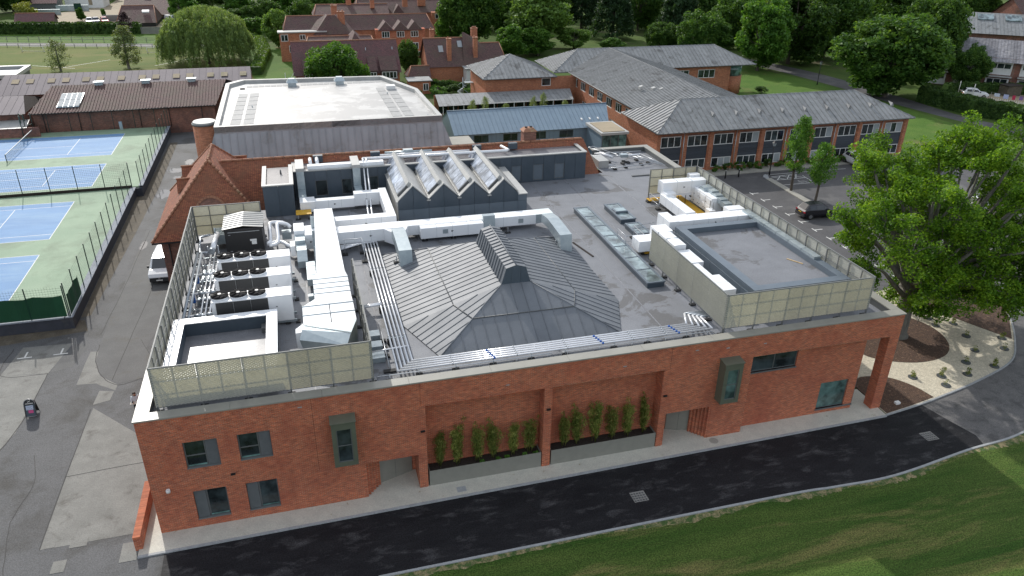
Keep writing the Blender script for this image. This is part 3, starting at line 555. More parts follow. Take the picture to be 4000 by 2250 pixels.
# ---------------------------------------------------------------- sawtooth lantern
SW = MB().box(16.8,27.8,24.56,34.4,7.0,8.6).build('sawtooth_lantern', m_clad, B)
vx = [16.75,19.3,21.9,24.5,27.05]; y0, y1, zv, zp = 24.5, 34.5, 8.88, 10.12
m_light = pbr('pale grey capping', (.42,.42,.40), (.36,.36,.345), 1.2, .4, spec=.5)
for i in range(4):
    a, b = vx[i], vx[i+1]; m_ = (a+b)/2
    for c0, c1 in ((a,m_),(m_,b)):
        for z0_, kind in ((7.02,0),(8.12,1)):
            g = .012
            if kind == 0: MB().box(c0+g,c1-g,y0,y0+.05,z0_,8.11).build('cladding_panel', m_clad2, SW)
            else:
                zl, zr_ = (zv, zp) if c0 == a else (zp, zv)
                MB().hexa(((c0+g,y0,8.13),(c1-g,y0,8.13),(c1-g,y0+.05,8.13),(c0+g,y0+.05,8.13),(c0+g,y0,zl-.03),(c1-g,y0,zr_-.03),(c1-g,y0+.05,zr_-.03),(c0+g,y0+.05,zl-.03))).build('cladding_panel', m_clad, SW)
    t = MB(); t.face(((a,y0,zv),(m_,y0,zp),(m_,y1,zp),(a,y1,zv))); t.face(((m_,y0,zp),(b,y0,zv),(b,y1,zv),(m_,y1,zp))); t.face(((a,y1,zv),(b,y1,zv),(m_,y1,zp)))
    t.build('tooth_roof', m_light, SW)
    # verge cappings on the gable, box gutter outlet, ridge capping
    for pa, pb in (((a,zv),(m_,zp)),((m_,zp),(b,zv))):
        MB().hexa(((pa[0],y0-.06,pa[1]+.02),(pb[0],y0-.06,pb[1]+.02),(pb[0],y0+.42,pb[1]+.02),(pa[0],y0+.42,pa[1]+.02),(pa[0],y0-.06,pa[1]+.11),(pb[0],y0-.06,pb[1]+.11),(pb[0],y0+.42,pb[1]+.11),(pa[0],y0+.42,pa[1]+.11))).build('verge_capping', m_light, SW)
    if i < 3: MB().box(b-.16,b+.16,y0-.16,y0+.3,zv-.07,zv+.02).build('gutter_outlet', m_light, SW)
    MB().box(b-.1,b+.1,y0+.3,y1-.2,zv+.005,zv+.04).build('valley_gutter', m_frame, SW)
    sl_ = (zp-zv)/(m_-a); nx, nz = -sl_/math.hypot(sl_,1), 1/math.hypot(sl_,1)
    def onp(u_, yy, h): return (a+u_*(m_-a)+nx*h, yy, zv+u_*(zp-zv)+nz*h)
    gy0, gy1, k = y0+.75, y1-.6, 7
    MB().hexa((onp(.14,gy0-.08,0),onp(.80,gy0-.08,0),onp(.80,gy1+.08,0),onp(.14,gy1+.08,0),onp(.14,gy0-.08,.22),onp(.80,gy0-.08,.22),onp(.80,gy1+.08,.22),onp(.14,gy1+.08,.22))).build('glazing_frame', m_frame, SW)
    for q in range(k):
        c0 = gy0+(gy1-gy0)*q/k; c1 = gy0+(gy1-gy0)*(q+1)/k-.07
        MB().hexa((onp(.18,c0,.2),onp(.77,c0,.2),onp(.77,c1,.2),onp(.18,c1,.2),onp(.18,c0,.235),onp(.77,c0,.235),onp(.77,c1,.235),onp(.18,c1,.235))).build('glass_pane', m_skyb, SW)
    MB().hexa((onp(.79,gy0-.2,.02),onp(1.0,gy0-.2,.02),onp(1.0,gy1+.2,.02),onp(.79,gy1+.2,.02),onp(.79,gy0-.2,.30),onp(1.0,gy0-.2,.34),onp(1.0,gy1+.2,.34),onp(.79,gy1+.2,.30))).build('ridge_capping', m_light, SW)
for a, b in ((27.06,27.84),):
    MB().box(a,b,y0,y0+.05,7.02,8.11).build('cladding_panel', m_clad2, SW); MB().box(a,b,y0,y0+.05,8.13,8.66).build('cladding_panel', m_clad2, SW)
MB().box(27.07,27.9,y0-.06,y1,8.67,8.75).build('parapet_capping', m_light, SW)
MB().box(27.80,27.86,y0+.06,y1-.2,7.0,8.66).build('side_wall', m_clad, SW)
MB().box(16.62,16.80,y0-.0,y1,8.75,8.86).build('eaves_capping', m_light, SW)
MB().box(16.70,16.76,y0+.06,y1-.3,7.0,8.74).build('side_wall', m_light, SW)
# ---------------------------------------------------------------- rooflights on the deck
def rooflight(x0, x1, y0, y1, k, label, vent=False):
    t = thing('rooflight', label, 'skylight', ((x0+x1)/2,(y0+y1)/2,7.0), 'rooflights on the flat roof')
    c = MB(); c.box(x0,x1,y0,y1,7.0,7.34); c.build('kerb', m_clad, t)
    f_ = MB(); wv = .13; zt_ = 7.45
    for q in ((x0-.05,x0+wv,y0-.05,y1+.05),(x1-wv,x1+.05,y0-.05,y1+.05)): f_.box(*q,7.345,zt_)
    for i in range(k+1):
        yy = y0+(y1-y0)*i/k; hw = .05 if 0 < i < k else .10; f_.box(x0+wv+.002,x1-wv-.002,max(y0-.05,yy-hw),min(y1+.05,yy+hw),7.35,zt_-.01)
    f_.build('frame', m_clad2, t)
    for i in range(k):
        a, b = y0+(y1-y0)*i/k+.06, y0+(y1-y0)*(i+1)/k-.06; MB().box(x0+wv,x1-wv,a,b,7.37,7.415).build('pane', m_sky, t)
    if vent:
        MB().box(x0+.1,x1-.1,(y0+y1)/2-.45,(y0+y1)/2+.45,7.46,7.58).build('opening_vent', m_clad2, t); MB().box(x0+.2,x1-.2,(y0+y1)/2-.36,(y0+y1)/2+.36,7.585,7.6).build('vent_pane', m_sky, t)
rooflight(31.8,33.1,8.3,23.4,7,'long narrow rooflight of seven panes running down the flat roof')
rooflight(34.72,36.05,19.9,23.6,2,'short rooflight with a raised opening vent beside the long one', True)
rooflight(34.72,35.95,16.7,19.0,2,'small rooflight behind the handrail and the white duct box')
# ---------------------------------------------------------------- planters with bamboo
def leafcloud(n, ctr, spread, size, seed, up=.3, thin=1.0, droop=0.0):
    """n leaf diamonds scattered round given centres: arrays of vertices and faces."""
    rg = np.random.default_rng(seed)
    ctr = np.asarray(ctr, float); idx = rg.integers(0, len(ctr), n)
    g = rg.normal(size=(n,3)); g /= np.maximum(1, np.linalg.norm(g,axis=1,keepdims=True)/1.6)
    P_ = ctr[idx]+g*np.asarray(spread)*.62
    nr = rg.normal(size=(n,3)); nr[:,2] += up*2; nr /= np.linalg.norm(nr,axis=1,keepdims=True)
    tv = rg.normal(size=(n,3)); tv[:,2] -= droop*3; tv -= nr*(tv*nr).sum(1,keepdims=True); tv /= np.linalg.norm(tv,axis=1,keepdims=True)
    bv = np.cross(nr, tv); s = size*rg.uniform(.6,1.35,(n,1))
    V_ = np.stack((P_-tv*s, P_-bv*s*.62*thin, P_+tv*s, P_+bv*s*.62*thin), 1).reshape(-1,3)
    return V_
def quadmesh(name, V_, mat):
    n = len(V_)//4; me = bpy.data.meshes.new(name)
    me.vertices.add(len(V_)); me.vertices.foreach_set('co', V_.astype(np.float32).ravel())
    me.loops.add(n*4); me.loops.foreach_set('vertex_index', np.arange(n*4, dtype=np.int32))
    me.polygons.add(n); me.polygons.foreach_set('loop_start', np.arange(0,n*4,4,dtype=np.int32)); me.polygons.foreach_set('loop_total', np.full(n,4,dtype=np.int32))
    me.materials.append(mat); me.update(calc_edges=True); return me
ords = ('first','second','third','fourth','fifth','sixth')
for pi, (x0, x1) in enumerate(((14.74,21.6),(22.24,29.2))):
    t = thing('planter', ('long grey metal planter in the left brick recess','long grey metal planter in the right brick recess')[pi], 'planter', (x0,.4,0), 'metal planters in the wall recesses')
    MB().box(x0,x1,.03,.06,.06,1.14).build('front_panel', m_plant, t); MB().box(x0,x0+.03,.06,.88,.06,1.14).box(x1-.03,x1,.06,.88,.06,1.14).build('end_panel', m_plant, t)
    MB().box(x0+.03,x1-.03,.06,.88,.8,1.0).build('soil', m_soil, t)
bam = {}
def bamboo_proto(seed):
    rg = random.Random(seed); root = thing('bamboo_plant', 'x', 'plant', (0,0,0), 'bamboo plants in the planters')
    st = MB(); cs = []
    for i in range(7):
        a = rg.uniform(0,6.28); d = rg.uniform(.03,.14); h = rg.uniform(1.8,2.6); bx, by = d*math.cos(a), d*math.sin(a); tx, ty = bx*2.6+rg.uniform(-.1,.1), by*2+rg.uniform(-.06,.06)
        st.tube(((bx,by,0),((bx+tx)/2,(by+ty)/2,h*.55),(tx,ty,h)),.012,5,r1=.005)
        for q in range(9):
            k = .25+.75*q/8; j = .05+.14*k*rg.random(); aa = rg.uniform(0,6.28); cs.append((bx+(tx-bx)*k+j*math.cos(aa), by+(ty-by)*k+j*.6*math.sin(aa), h*k*rg.uniform(.92,1.06)))
    st.build('culm', m_l_bamboo, root)
    o = obj('leaves', quadmesh('leaves', leafcloud(1900, cs, (.20,.14,.16), .085, seed, .1, .32, .7), m_l_bamboo), root)
    return root
protos = [bamboo_proto(s) for s in (1,2,3,4)]
k = 0
for pi, row in enumerate((((15.45,2.54),(16.53,2.92),(17.7,2.66),(18.74,2.74),(19.9,2.47),(21.0,2.52)),((23.15,2.42),(24.06,2.77),(25.18,3.19),(26.31,2.46),(27.38,2.59),(28.49,2.7)))):
    for i, (x, h) in enumerate(row):
        lab = f'{ords[i]} bamboo from the left in the {("left","right")[pi]} planter'
        s = h/2.55; p = protos[k%4]
        if k < 4: p.location = (x,.45,1.0); p.scale = (s,s,s); p['label'] = lab; p.rotation_euler = (0,0,k)
        else: dup(p, (x,.45,1.0), k*1.3, (s,s,s), lab)
        k += 1
rg = random.Random(3)
for i in range(5):
    x = (17.95,18.95,19.5,20.6,21.3)[i]; o = obj('ground_plant', quadmesh('ground_plant', leafcloud(70, [(0,0,.1)], (.16,.12,.1), .06, 20+i, .5), m_l_mid)); o.location = (x,.2,1.0)
    tag(o, f'{ords[i]} small leafy plant from the left at the lip of the left planter', 'plant', 'small plants in the left planter')

for x, z in ((7.9,6.9),(33.3,6.75),(31.2,6.9),(35.9,6.7),(19.3,6.4),(26.5,6.5)):   # pale vent bricks
    MB().box(x,x+.22,-.006,.02,z,z+.065).build('vent_brick', m_kerb, B)
for x in (8.6,14.4,29.62): MB().box(x-.007,x+.007,-.004,.01,2.6 if x < 14 else 5.9,7.41).build('movement_joint', m_soil, B)
MB().box(.67,45.5,.63,1.25,7.001,7.02).build('shade_strip', m_rubber, B)  # black strip paints the shadow gap at the foot of the mesh screens
# ---------------------------------------------------------------- plant on the roof
def foot(parent, x, y, z0, z1):                          # a post on a rubber pad
    p = MB(); p.box(x-.03,x+.03,y-.03,y+.03,z0+.08,z1); o = p.build('support_post', m_steel, parent)
    q = MB(); q.box(x-.22,x+.22,y-.13,y+.13,z0,z0+.09); q.build('rubber_pad', m_rubber, o)
m_stud = pbr('screen framing', (.20,.205,.20), (.17,.175,.17), 2, .6, spec=.3)
def screen(name, label, runs, group='mesh plant screens on the roof'):
    """Expanded metal screens: each run is (frame, length, z0, z1); every bay of lattice, rail and post is a part."""
    x, y, _ = runs[0][0].o; t = thing(name, label, 'screen', (x,y,7.0), group)
    for fr_, L_, z0, z1 in runs:
        k = max(1, round(L_/2.3)); s = L_/k
        for i in range(k):
            a0, a1 = i*s+.004, (i+1)*s-.004; V_ = []; pt = .072; px = .10; rows = int((z1-z0-.1)/pt); nx_ = round((a1-a0)/px); px = (a1-a0)/nx_
            for r_ in range(rows):
                zz = z0+.05+r_*pt
                for q in range(nx_):
                    h0 = ((q+r_)%2)*pt*.38; h1 = ((q+1+r_)%2)*pt*.38
                    u0, u1 = a0+q*px, a0+(q+1)*px
                    V_ += [fr_.p(u0,.012,zz+h0), fr_.p(u1,.012,zz+h1), fr_.p(u1,-.014,zz+h1+.104), fr_.p(u0,-.014,zz+h0+.104)]
            obj('mesh_bay', quadmesh('mesh_bay', np.array(V_), m_mesh), t)
        rl = MB(); rl.fbox(fr_,0,L_,-.02,.05,z1-.04,z1+.02); rl.fbox(fr_,0,L_,.03,.07,z0,z0+.05); rl.build('rail', m_stud, t)
        for zz in (z0+.8, z0+1.6): MB().fbox(fr_,0,L_,.05,.09,zz,zz+.05).build('rail', m_stud, t)
        for i in range(k+1):
            MB().fbox(fr_,min(i*s,L_-.08),min(i*s,L_-.08)+.08,.05,.13,7.1,z1-.05).build('post', m_stud, t)
            xx, yy, _z = fr_.p(min(i*s,L_-.08)+.04,.22,0); MB().box(xx-.2,xx+.2,yy-.14,yy+.14,7.0,7.1).build('rubber_pad', m_rubber, t)
            if i < k: MB().fbox(fr_,i*s+s/2-.03,i*s+s/2+.03,.05,.10,z0,z1-.05).build('stud', m_stud, t)
screen('plant_screen', 'cream expanded mesh screen round the chillers on the left roof', [
    (F(.95,1.0,1,0), 11.1, 7.42, 9.83), (F(.95,24.5,0,-1), 23.5, 7.42, 9.83), (F(6.0,24.5,-1,0), 5.05, 7.42, 9.83), (F(12.05,1.0,0,1), 11.0, 7.42, 9.83)])
screen('plant_screen', 'cream expanded mesh screen round the roof box at the right corner', [
    (F(33.5,1.0,1,0), 10.6, 7.52, 9.88), (F(33.5,11.8,0,-1), 10.8, 7.52, 9.88), (F(44.1,1.0,0,1), 23.8, 7.52, 9.88), (F(44.1,24.8,-1,0), 4.7, 7.52, 9.88)])
def ribbed(parent, x0, x1, y0, y1, z0, z1, mat, axis=None, step=1.2, name='duct_section', crown=.0):
    mb = MB()
    if crown:                                            # slightly pitched lid
        if axis == 'y': xm_ = (x0+x1)/2; mb.prism([(x0,y0),(x1,y0),(x1,y1),(x0,y1)], z0, z1-crown); mb.face(((x0,y0,z1-crown),(xm_,y0,z1),(xm_,y1,z1),(x0,y1,z1-crown))); mb.face(((xm_,y0,z1),(x1,y0,z1-crown),(x1,y1,z1-crown),(xm_,y1,z1))); mb.face(((x0,y0,z1-crown),(x1,y0,z1-crown),(xm_,y0,z1))); mb.face(((x0,y1,z1-crown),(xm_,y1,z1),(x1,y1,z1-crown)))
        else: ym_ = (y0+y1)/2; mb.prism([(x0,y0),(x1,y0),(x1,y1),(x0,y1)], z0, z1-crown); mb.face(((x0,y0,z1-crown),(x1,y0,z1-crown),(x1,ym_,z1),(x0,ym_,z1))); mb.face(((x0,ym_,z1),(x1,ym_,z1),(x1,y1,z1-crown),(x0,y1,z1-crown))); mb.face(((x0,y0,z1-crown),(x0,ym_,z1),(x0,y1,z1-crown))); mb.face(((x1,y0,z1-crown),(x1,y1,z1-crown),(x1,ym_,z1)))
    else: mb.box(x0,x1,y0,y1,z0,z1)
    o = mb.build(name, mat, parent)
    if axis and mat is not m_white:
        L_ = (x1-x0) if axis == 'x' else (y1-y0); k = int(L_/step)
        for i in range(1, k+1):
            s = L_*i/(k+1); rb = MB(); e = .012
            if axis == 'x': rb.box(x0+s-.02,x0+s+.02,y0-e,y1+e,z0-e,z1+e)
            else: rb.box(x0-e,x1+e,y0+s-.02,y0+s+.02,z0-e,z1+e)
            rb.build('flange', m_galv if mat is not m_galv else m_pipe2, o)
    return o
# flat roofed stair head behind the left screen
t = thing('roof_upstand', 'low square roof box with wide white coping behind the left mesh screen', 'roof box', (4.1,5,7.0))
MB().box(1.25,7.02,1.9,8.5,7.0,7.62).build('roof', m_deck2, t)
for q in ((1.2,7.05,7.95,8.55),(1.2,7.05,1.85,2.45),(1.2,1.78,2.46,7.94),(6.48,7.05,2.46,7.94)): MB().box(*q,7.63,8.44).build('parapet', m_clad, t); MB().box(q[0]-.03,q[1]+.03,q[2]-(.0 if q[2] == 2.46 else .03),q[3]+(.0 if q[2] == 2.46 else .03),8.441,8.5).build('capping', m_white, t)
MB().box(6.1,6.42,7.3,7.9,7.63,7.95).build('overflow_box', m_frame, t)
# flat roofed box behind the right screen
t = thing('roof_upstand', 'wide roof box with dark blue parapet inside the right mesh screen', 'roof box', (40,8,7.0))
MB().box(36.75,43.95,3.1,14.15,7.0,8.42).build('roof', m_deck, t)
for q in ((36.7,44.0,13.55,14.2),(36.7,44.0,2.95,3.6)): MB().box(*q,8.43,8.85).build('parapet', m_clad2, t)
for q in ((36.7,37.35,3.61,13.54),(43.4,44.0,3.61,13.54)): MB().box(*q,8.43,8.85).build('parapet', m_clad2, t)
for i in range(8): MB().box(36.66,36.74,3.2+i*1.35,3.2+i*1.35+1.33,7.02,8.42).build('cladding_panel', m_clad2, t)
tag(MB().hexa(((42.2,7.6,8.42),(42.3,7.62,8.42),(42.9,6.6,8.42),(42.8,6.56,8.42),(42.2,7.6,8.47),(42.3,7.62,8.47),(42.9,6.6,8.47),(42.8,6.56,8.47))).build('timber_batten', pbr('pale timber', (.55,.40,.22), (.45,.32,.17), 4, .8)), 'loose timber batten lying on the right roof box', 'batten')
# three chillers
m_matt = pbr('matt black fan', (.014,.014,.015), (.02,.02,.021), 5, .9, spec=.15)
def chiller(y0, label):
    t = thing('chiller', label, 'chiller', (5.65,y0+.6,7.0), 'chillers on the left roof')
    x0, x1, y1, z0, z1 = 3.3, 8.0, y0+1.22, 7.3, 9.08
    MB().box(x0,x1,y0+.02,y1,z0,z1).build('casing', m_white, t)
    MB().box(x0,x1,y0,y0+.02,z1-.06,z1+.005).build('header', m_white, t)
    for i in range(3): MB().box(x0+.24+i*1.02,x0+.24+i*1.02+1.0,y0-.02,y0+.018,z0+.1,z1-.07).build('coil_panel', m_grille, t)
    MB().box(6.58,x1+.005,y0-.012,y0+.015,z0+.05,z1-.07).build('control_panel', m_white, t)
    MB().box(7.0,7.1,y0-.03,y0-.012,8.35,8.39).build('latch', m_black, t)
    for i in range(3):
        cx, cy = x0+.48+i*1.09, y0+.62
        c = MB(); c.cyl(cx,cy,z1,z1+.16,.52,24); fo = c.build('fan_cowl', m_white, t)
        b_ = MB(); b_.cyl(cx,cy,z1+.12,z1+.19,.535,24); b_.build('fan_guard', m_matt, fo)
        bl = MB()
        for q in range(7):
            a = q*2*math.pi/7+i; ca, sa = math.cos(a), math.sin(a)
            bl.face([(cx+ca*r_-sa*s_, cy+sa*r_+ca*s_, z1+.21+dz) for r_, s_, dz in ((.13,-.05,.0),(.46,-.17,.0),(.48,.13,.07),(.13,.06,.05))])
        bl.build('fan_blade', m_matt, fo); hb = MB(); hb.cyl(cx,cy,z1+.2,z1+.27,.10,14); hb.build('fan_hub', m_light, fo)
        MB().box(cx-.52,cx+.52,cy-.02,cy+.02,z1+.215,z1+.235).build('fan_stay', m_black, fo)
    for yy in (y0+.1,y1-.15):
        MB().box(x0-.05,x1+.15,yy,yy+.08,7.12,7.29).build('base_rail', m_galv, t)
    for xx in (3.6,5.6,7.6,8.2): MB().box(xx-.14,xx+.14,y0+.0,y0+.34,7.0,7.11).build('rubber_pad', m_rubber, t)
chiller(9.15, 'white three fan chiller nearest the low white roof box')
chiller(12.25, 'white three fan chiller between the other two')
chiller(15.15, 'white three fan chiller beside the black generator housing')
# generator housing
t = thing('generator_housing', 'black plant housing with ribbed silver roof behind the chillers', 'generator', (4.75,22.2,7.0))
MB().box(3.42,6.1,20.78,23.6,7.15,9.2).build('casing', m_black, t)
for sgn in (0,1):
    xa, xb = ((3.3,4.75) if not sgn else (4.75,6.2)); za, zb_ = (9.22,9.42) if not sgn else (9.42,9.22)
    strips(t, [(xa,20.65,za),(xb,20.65,zb_),(xb,23.75,zb_),(xa,23.75,za)], (1,0,.1), .38, m_light, 'roof_sheet', .05, .05)
MB().box(3.3,6.2,20.65,20.68,9.1,9.21).build('fascia', m_black, t)
MB().box(3.65,5.9,20.72,20.775,8.9,8.94).build('door_bar', m_steel, t)
MB().box(5.15,5.62,20.76,20.778,8.12,8.27).box(5.25,5.6,20.76,20.778,7.85,8.1).build('notice', m_white2, t)
for z in (7.4,8.7): MB().box(3.66,3.82,20.75,20.778,z,z+.03).build('hinge', m_steel, t)
# big white duct, air handling unit and its hood
t = thing('air_handling_unit', 'long white duct and ribbed air unit along the middle of the left plant', 'air unit', (10.5,12,7.0))
mb = MB(); mb.hexa(((9.65,11.7,7.6),(11.45,11.7,7.6),(11.38,23.6,7.6),(10.0,23.6,7.6),(9.65,11.7,9.15),(11.45,11.7,9.15),(11.38,23.6,9.15),(10.0,23.6,9.15))); mb.build('duct', m_white, t)
mb = MB(); mb.hexa(((9.35,11.05,7.5),(11.58,11.05,7.5),(11.48,11.7,7.5),(9.62,11.7,7.5),(9.35,11.05,9.05),(11.58,11.05,9.05),(11.45,11.7,9.16),(9.64,11.7,9.16))); mb.build('transition', m_white, t)
for i in range(4): ribbed(t, 9.37,11.57,8.3+i*.69,8.3+i*.69+.66,7.4,9.02,m_white,None,name='unit_module'); MB().box(9.34,11.6,8.3+i*.69+.66,8.3+i*.69+.69,7.4,9.06).build('flange', m_galv, t)
mb = MB(); mb.hexa(((8.6,7.45,7.4),(11.6,7.45,7.4),(11.57,8.29,7.4),(9.37,8.29,7.4),(8.6,7.45,9.0),(11.6,7.45,9.0),(11.57,8.29,9.02),(9.37,8.29,9.02))); mb.build('transition', m_white, t)
for i, (ya, yb) in enumerate(((6.3,7.42),(5.15,6.27))):
    for xa, xb in ((8.6,10.15),(10.2,11.6)): MB().box(xa,xb,ya,yb,7.3,9.0).build('unit_module', m_white, t)
    MB().box(8.57,11.63,yb,yb+.03,7.3,9.05).build('flange', m_galv, t)
mb = MB()
mb.hexa(((8.6,5.13,7.4),(11.6,5.13,7.4),(11.6,5.14,7.4),(8.6,5.14,7.4),(8.6,5.13,9.0),(11.6,5.13,9.0),(11.6,5.14,9.0),(8.6,5.14,9.0)))
mb.face(((8.6,5.12,9.0),(8.5,4.75,8.95),(11.15,3.7,8.95),(11.6,5.12,9.0))); mb.face(((8.5,4.75,8.95),(8.3,4.2,8.6),(10.85,2.95,8.6),(11.15,3.7,8.95)))
mb.face(((8.3,4.2,8.6),(8.6,4.35,7.2),(10.8,3.2,7.2),(10.85,2.95,8.6))); mb.face(((11.15,3.7,8.95),(10.85,2.95,8.6),(10.8,3.2,7.2),(11.55,5.1,7.2),(11.6,5.12,9.0))); mb.face(((8.6,5.12,9.0),(8.6,5.1,7.2),(8.6,4.35,7.2),(8.3,4.2,8.6),(8.5,4.75,8.95)))
mb.build('intake_hood', m_galv, t)
MB().tube(((8.62,5.1,9.03),(11.15,3.72,8.98)),.02,5).build('hood_seam', m_galv, t)
MB().hexa(((8.1,5.2,7.5),(8.55,4.9,7.5),(8.55,5.9,7.5),(8.1,5.7,7.5),(8.1,5.2,8.5),(8.55,4.9,8.7),(8.55,5.9,8.7),(8.1,5.7,8.5))).build('side_cowl', m_white, t)
for y in (10.6,9.4,8.5): MB().box(9.0,9.3,y-.22,y+.12,7.55,8.2).build('valve_box', m_galv, t)
# heat exchanger stack and elbow beside the duct
t = thing('exhaust_duct', 'stepped galvanised duct rising beside the long white duct', 'duct', (9.0,18,7.0))
for q in ((8.35,9.1,20.0,21.6,7.4,8.9),(8.4,9.1,18.8,19.98,7.4,8.6),(8.45,9.15,17.6,18.78,7.4,8.35)): ribbed(t,*q,m_white if q[2] == 20.0 else m_galv,'y',.55)
mb = MB(); mb.hexa(((8.45,16.6,7.4),(9.15,16.6,7.4),(9.15,17.58,7.4),(8.45,17.58,7.4),(8.45,16.6,7.9),(9.15,16.6,7.9),(9.15,17.58,8.35),(8.45,17.58,8.35))); mb.build('elbow', m_galv, t)
ribbed(t,9.0,9.62,13.6,16.6,7.35,7.85,m_galv,'y',.9)
ribbed(t,8.0,8.36,18.6,19.6,7.5,8.3,m_white,None); ribbed(t,9.12,9.95,19.4,21.3,7.6,8.75,m_white,None)
# ducts crossing to the lantern
t = thing('supply_duct', 'white insulated duct running right from the air unit to the lantern', 'duct', (15,20.6,7.0))
ribbed(t,11.5,16.5,20.0,21.3,7.5,8.45,m_white,'x',2.4); ribbed(t,16.5,27.5,20.75,21.9,7.4,8.2,m_white,'x',2.6); ribbed(t,17.85,22.9,20.02,20.74,7.3,8.22,m_white,None,crown=.05)
mb = MB(); mb.hexa(((15.6,19.2,7.4),(16.5,19.2,7.4),(17.0,20.74,7.4),(15.0,19.99,7.4),(15.6,19.2,8.4),(16.5,19.2,8.4),(17.0,20.74,8.3),(15.0,19.99,8.44))); mb.build('branch', m_white, t)
for x in (19.6,26.0): MB().box(x,x+.42,20.0-(.0 if x < 22 else -.73),20.02-(.0 if x < 22 else -.73),7.6,7.95).build('access_hatch', m_galv, t)
for x in (12.2,14.2,18.2,20.5,25): foot(t, x, 20.3, 7.0, 7.5)
t = thing('return_duct', 'white duct that turns back toward the slate clad wall beside the lantern', 'duct', (14,25,7.0))
ribbed(t,11.5,16.3,22.4,23.3,7.6,8.5,m_white,'x',2.3); ribbed(t,15.65,16.3,23.31,29.4,7.6,8.5,m_white,'y',2.2); ribbed(t,13.5,15.64,28.6,29.4,7.3,8.4,m_white,None); ribbed(t,10.2,13.49,28.5,29.2,7.3,8.05,m_white,'x',1.6); ribbed(t,8.95,10.19,28.3,29.6,7.2,8.1,m_white,None)
for i, (xa, xb) in enumerate(((8.9,9.55),(13.75,14.4))):
    t = thing('riser_duct', ('galvanised riser duct climbing the slate clad wall beside the grey pod','galvanised riser duct climbing the slate clad wall behind the twin pipes')[i], 'duct', (xa,31,7.0), 'riser ducts on the clad wall')
    ribbed(t,xa,xb,31.4,32.04,7.9,9.8,m_galv,None); mb = MB(); mb.box(xa-.03,xb+.03,31.4,34.2,9.81,10.1); mb.build('top_duct', m_light, t); ribbed(t,xa,xb,29.6,31.38,7.6,8.2,m_galv,None)
for i, (x0, x1) in enumerate(((15.5,16.45),(27.7,28.65))):
    t = thing('roof_duct', ('galvanised duct bending down onto the left slope of the seamed roof','galvanised duct bending down onto the right slope of the seamed roof')[i], 'duct', ((x0+x1)/2,17,7.0), 'galvanised ducts bent over the seamed roof')
    def sect(y, za, zb_): return [(x0,y,za),(x1,y,za),(x1,y,zb_),(x0,y,zb_)]
    prof = [(20.9,7.5,8.3),(20.0,7.6,8.35),(18.9,8.0,8.85),(17.2,7.85,8.75),(15.75,7.75,8.6)] if i == 0 else [(19.9,7.9,8.55),(18.5,8.0,8.75),(16.9,7.9,8.68),(15.75,7.8,8.6)]
    for q in range(len(prof)-1):
        (ya,a0,a1),(yb,b0,b1) = prof[q], prof[q+1]; p0, p1 = sect(ya,a0,a1), sect(yb,b0,b1)
        MB().hexa((p1[0],p1[1],p0[1],p0[0],p1[3],p1[2],p0[2],p0[3])).build('duct_section', m_galv, t)
    mb = MB(); mb.hexa(((x0+.03,15.05,7.25),(x1-.03,15.05,7.25),(x1-.03,15.9,7.25),(x0+.03,15.9,7.25),(x0,15.3,8.58),(x1,15.3,8.58),(x1,15.76,8.6),(x0,15.76,8.6))); mb.build('outlet_hood', m_galv, t)
    if i == 1:
        mb = MB(); mb.hexa(((27.5,20.75,7.4),(28.7,19.95,7.9),(28.7,21.2,7.9),(27.5,21.9,7.4),(27.5,20.75,8.2),(28.7,19.95,8.55),(28.7,21.2,8.5),(27.5,21.9,8.2))); mb.build('elbow', m_galv, t)
    foot(t, x0-.12 if i == 0 else x0-.1, 16.0, 7.35 if i == 0 else 7.4, 7.9)
t = thing('riser_duct', 'short galvanised riser joining the duct behind the roof monitor', 'duct', (23.1,20.4,7.0), 'riser ducts on the clad wall'); MB().hexa(((22.92,20.1,7.4),(23.9,20.1,7.4),(23.9,20.74,7.4),(22.92,20.74,7.4),(22.92,20.3,8.65),(23.9,20.3,8.65),(23.9,20.74,8.65),(22.92,20.74,8.65))).build('duct_section', m_galv, t)
# right plant: ducts, air unit, platform
t = thing('white_duct', 'white square duct arching over the yellow platform on the right roof', 'duct', (42,23.3,7.0))
ribbed(t,39.8,44.0,22.8,23.8,8.15,9.3,m_white,'x',2.0,crown=.06); ribbed(t,42.9,43.9,23.8,24.4,8.3,9.45,m_white,None); ribbed(t,39.6,40.5,18.0,22.79,7.5,8.3,m_white,'y',2.2); ribbed(t,39.8,40.78,22.0,22.78,7.5,8.5,m_white,None)
t = thing('white_duct', 'white duct running along the back parapet of the right roof box', 'duct', (40,15.9,7.0))
ribbed(t,37.4,43.9,14.95,16.2,8.2,8.9,m_white,'x',2.2); ribbed(t,36.55,37.39,14.9,17.0,7.5,8.95,m_white,None); ribbed(t,42.5,43.95,16.21,17.1,8.0,8.95,m_white,None); ribbed(t,38.9,40.6,16.21,17.95,7.5,8.2,m_white,None)
t = thing('white_duct', 'stepped white duct between the right mesh screen and the roof box', 'duct', (35.5,9,7.0))
ribbed(t,34.85,36.1,13.4,14.75,7.4,8.9,m_white,None); ribbed(t,34.9,35.85,10.75,13.38,7.4,8.92,m_white,'y',1.3,crown=.05)
for q in ((35.1,36.05,8.4,10.6,7.4,8.55),(35.1,35.6,6.3,8.38,7.4,8.5),(35.1,36.05,4.0,6.28,7.4,8.55)): ribbed(t,*q,m_white,None)
t = thing('white_duct', 'white duct box sticking out past the end of the right mesh screen', 'duct', (34.2,14.1,7.0))
ribbed(t,33.42,34.84,13.45,14.75,7.35,8.2,m_white,None); MB().box(34.0,34.9,13.5,14.7,7.15,7.2).build('platform', m_yellow, t)
for xx in (34.05,34.85): foot(t, xx, 13.7, 7.0, 7.15)
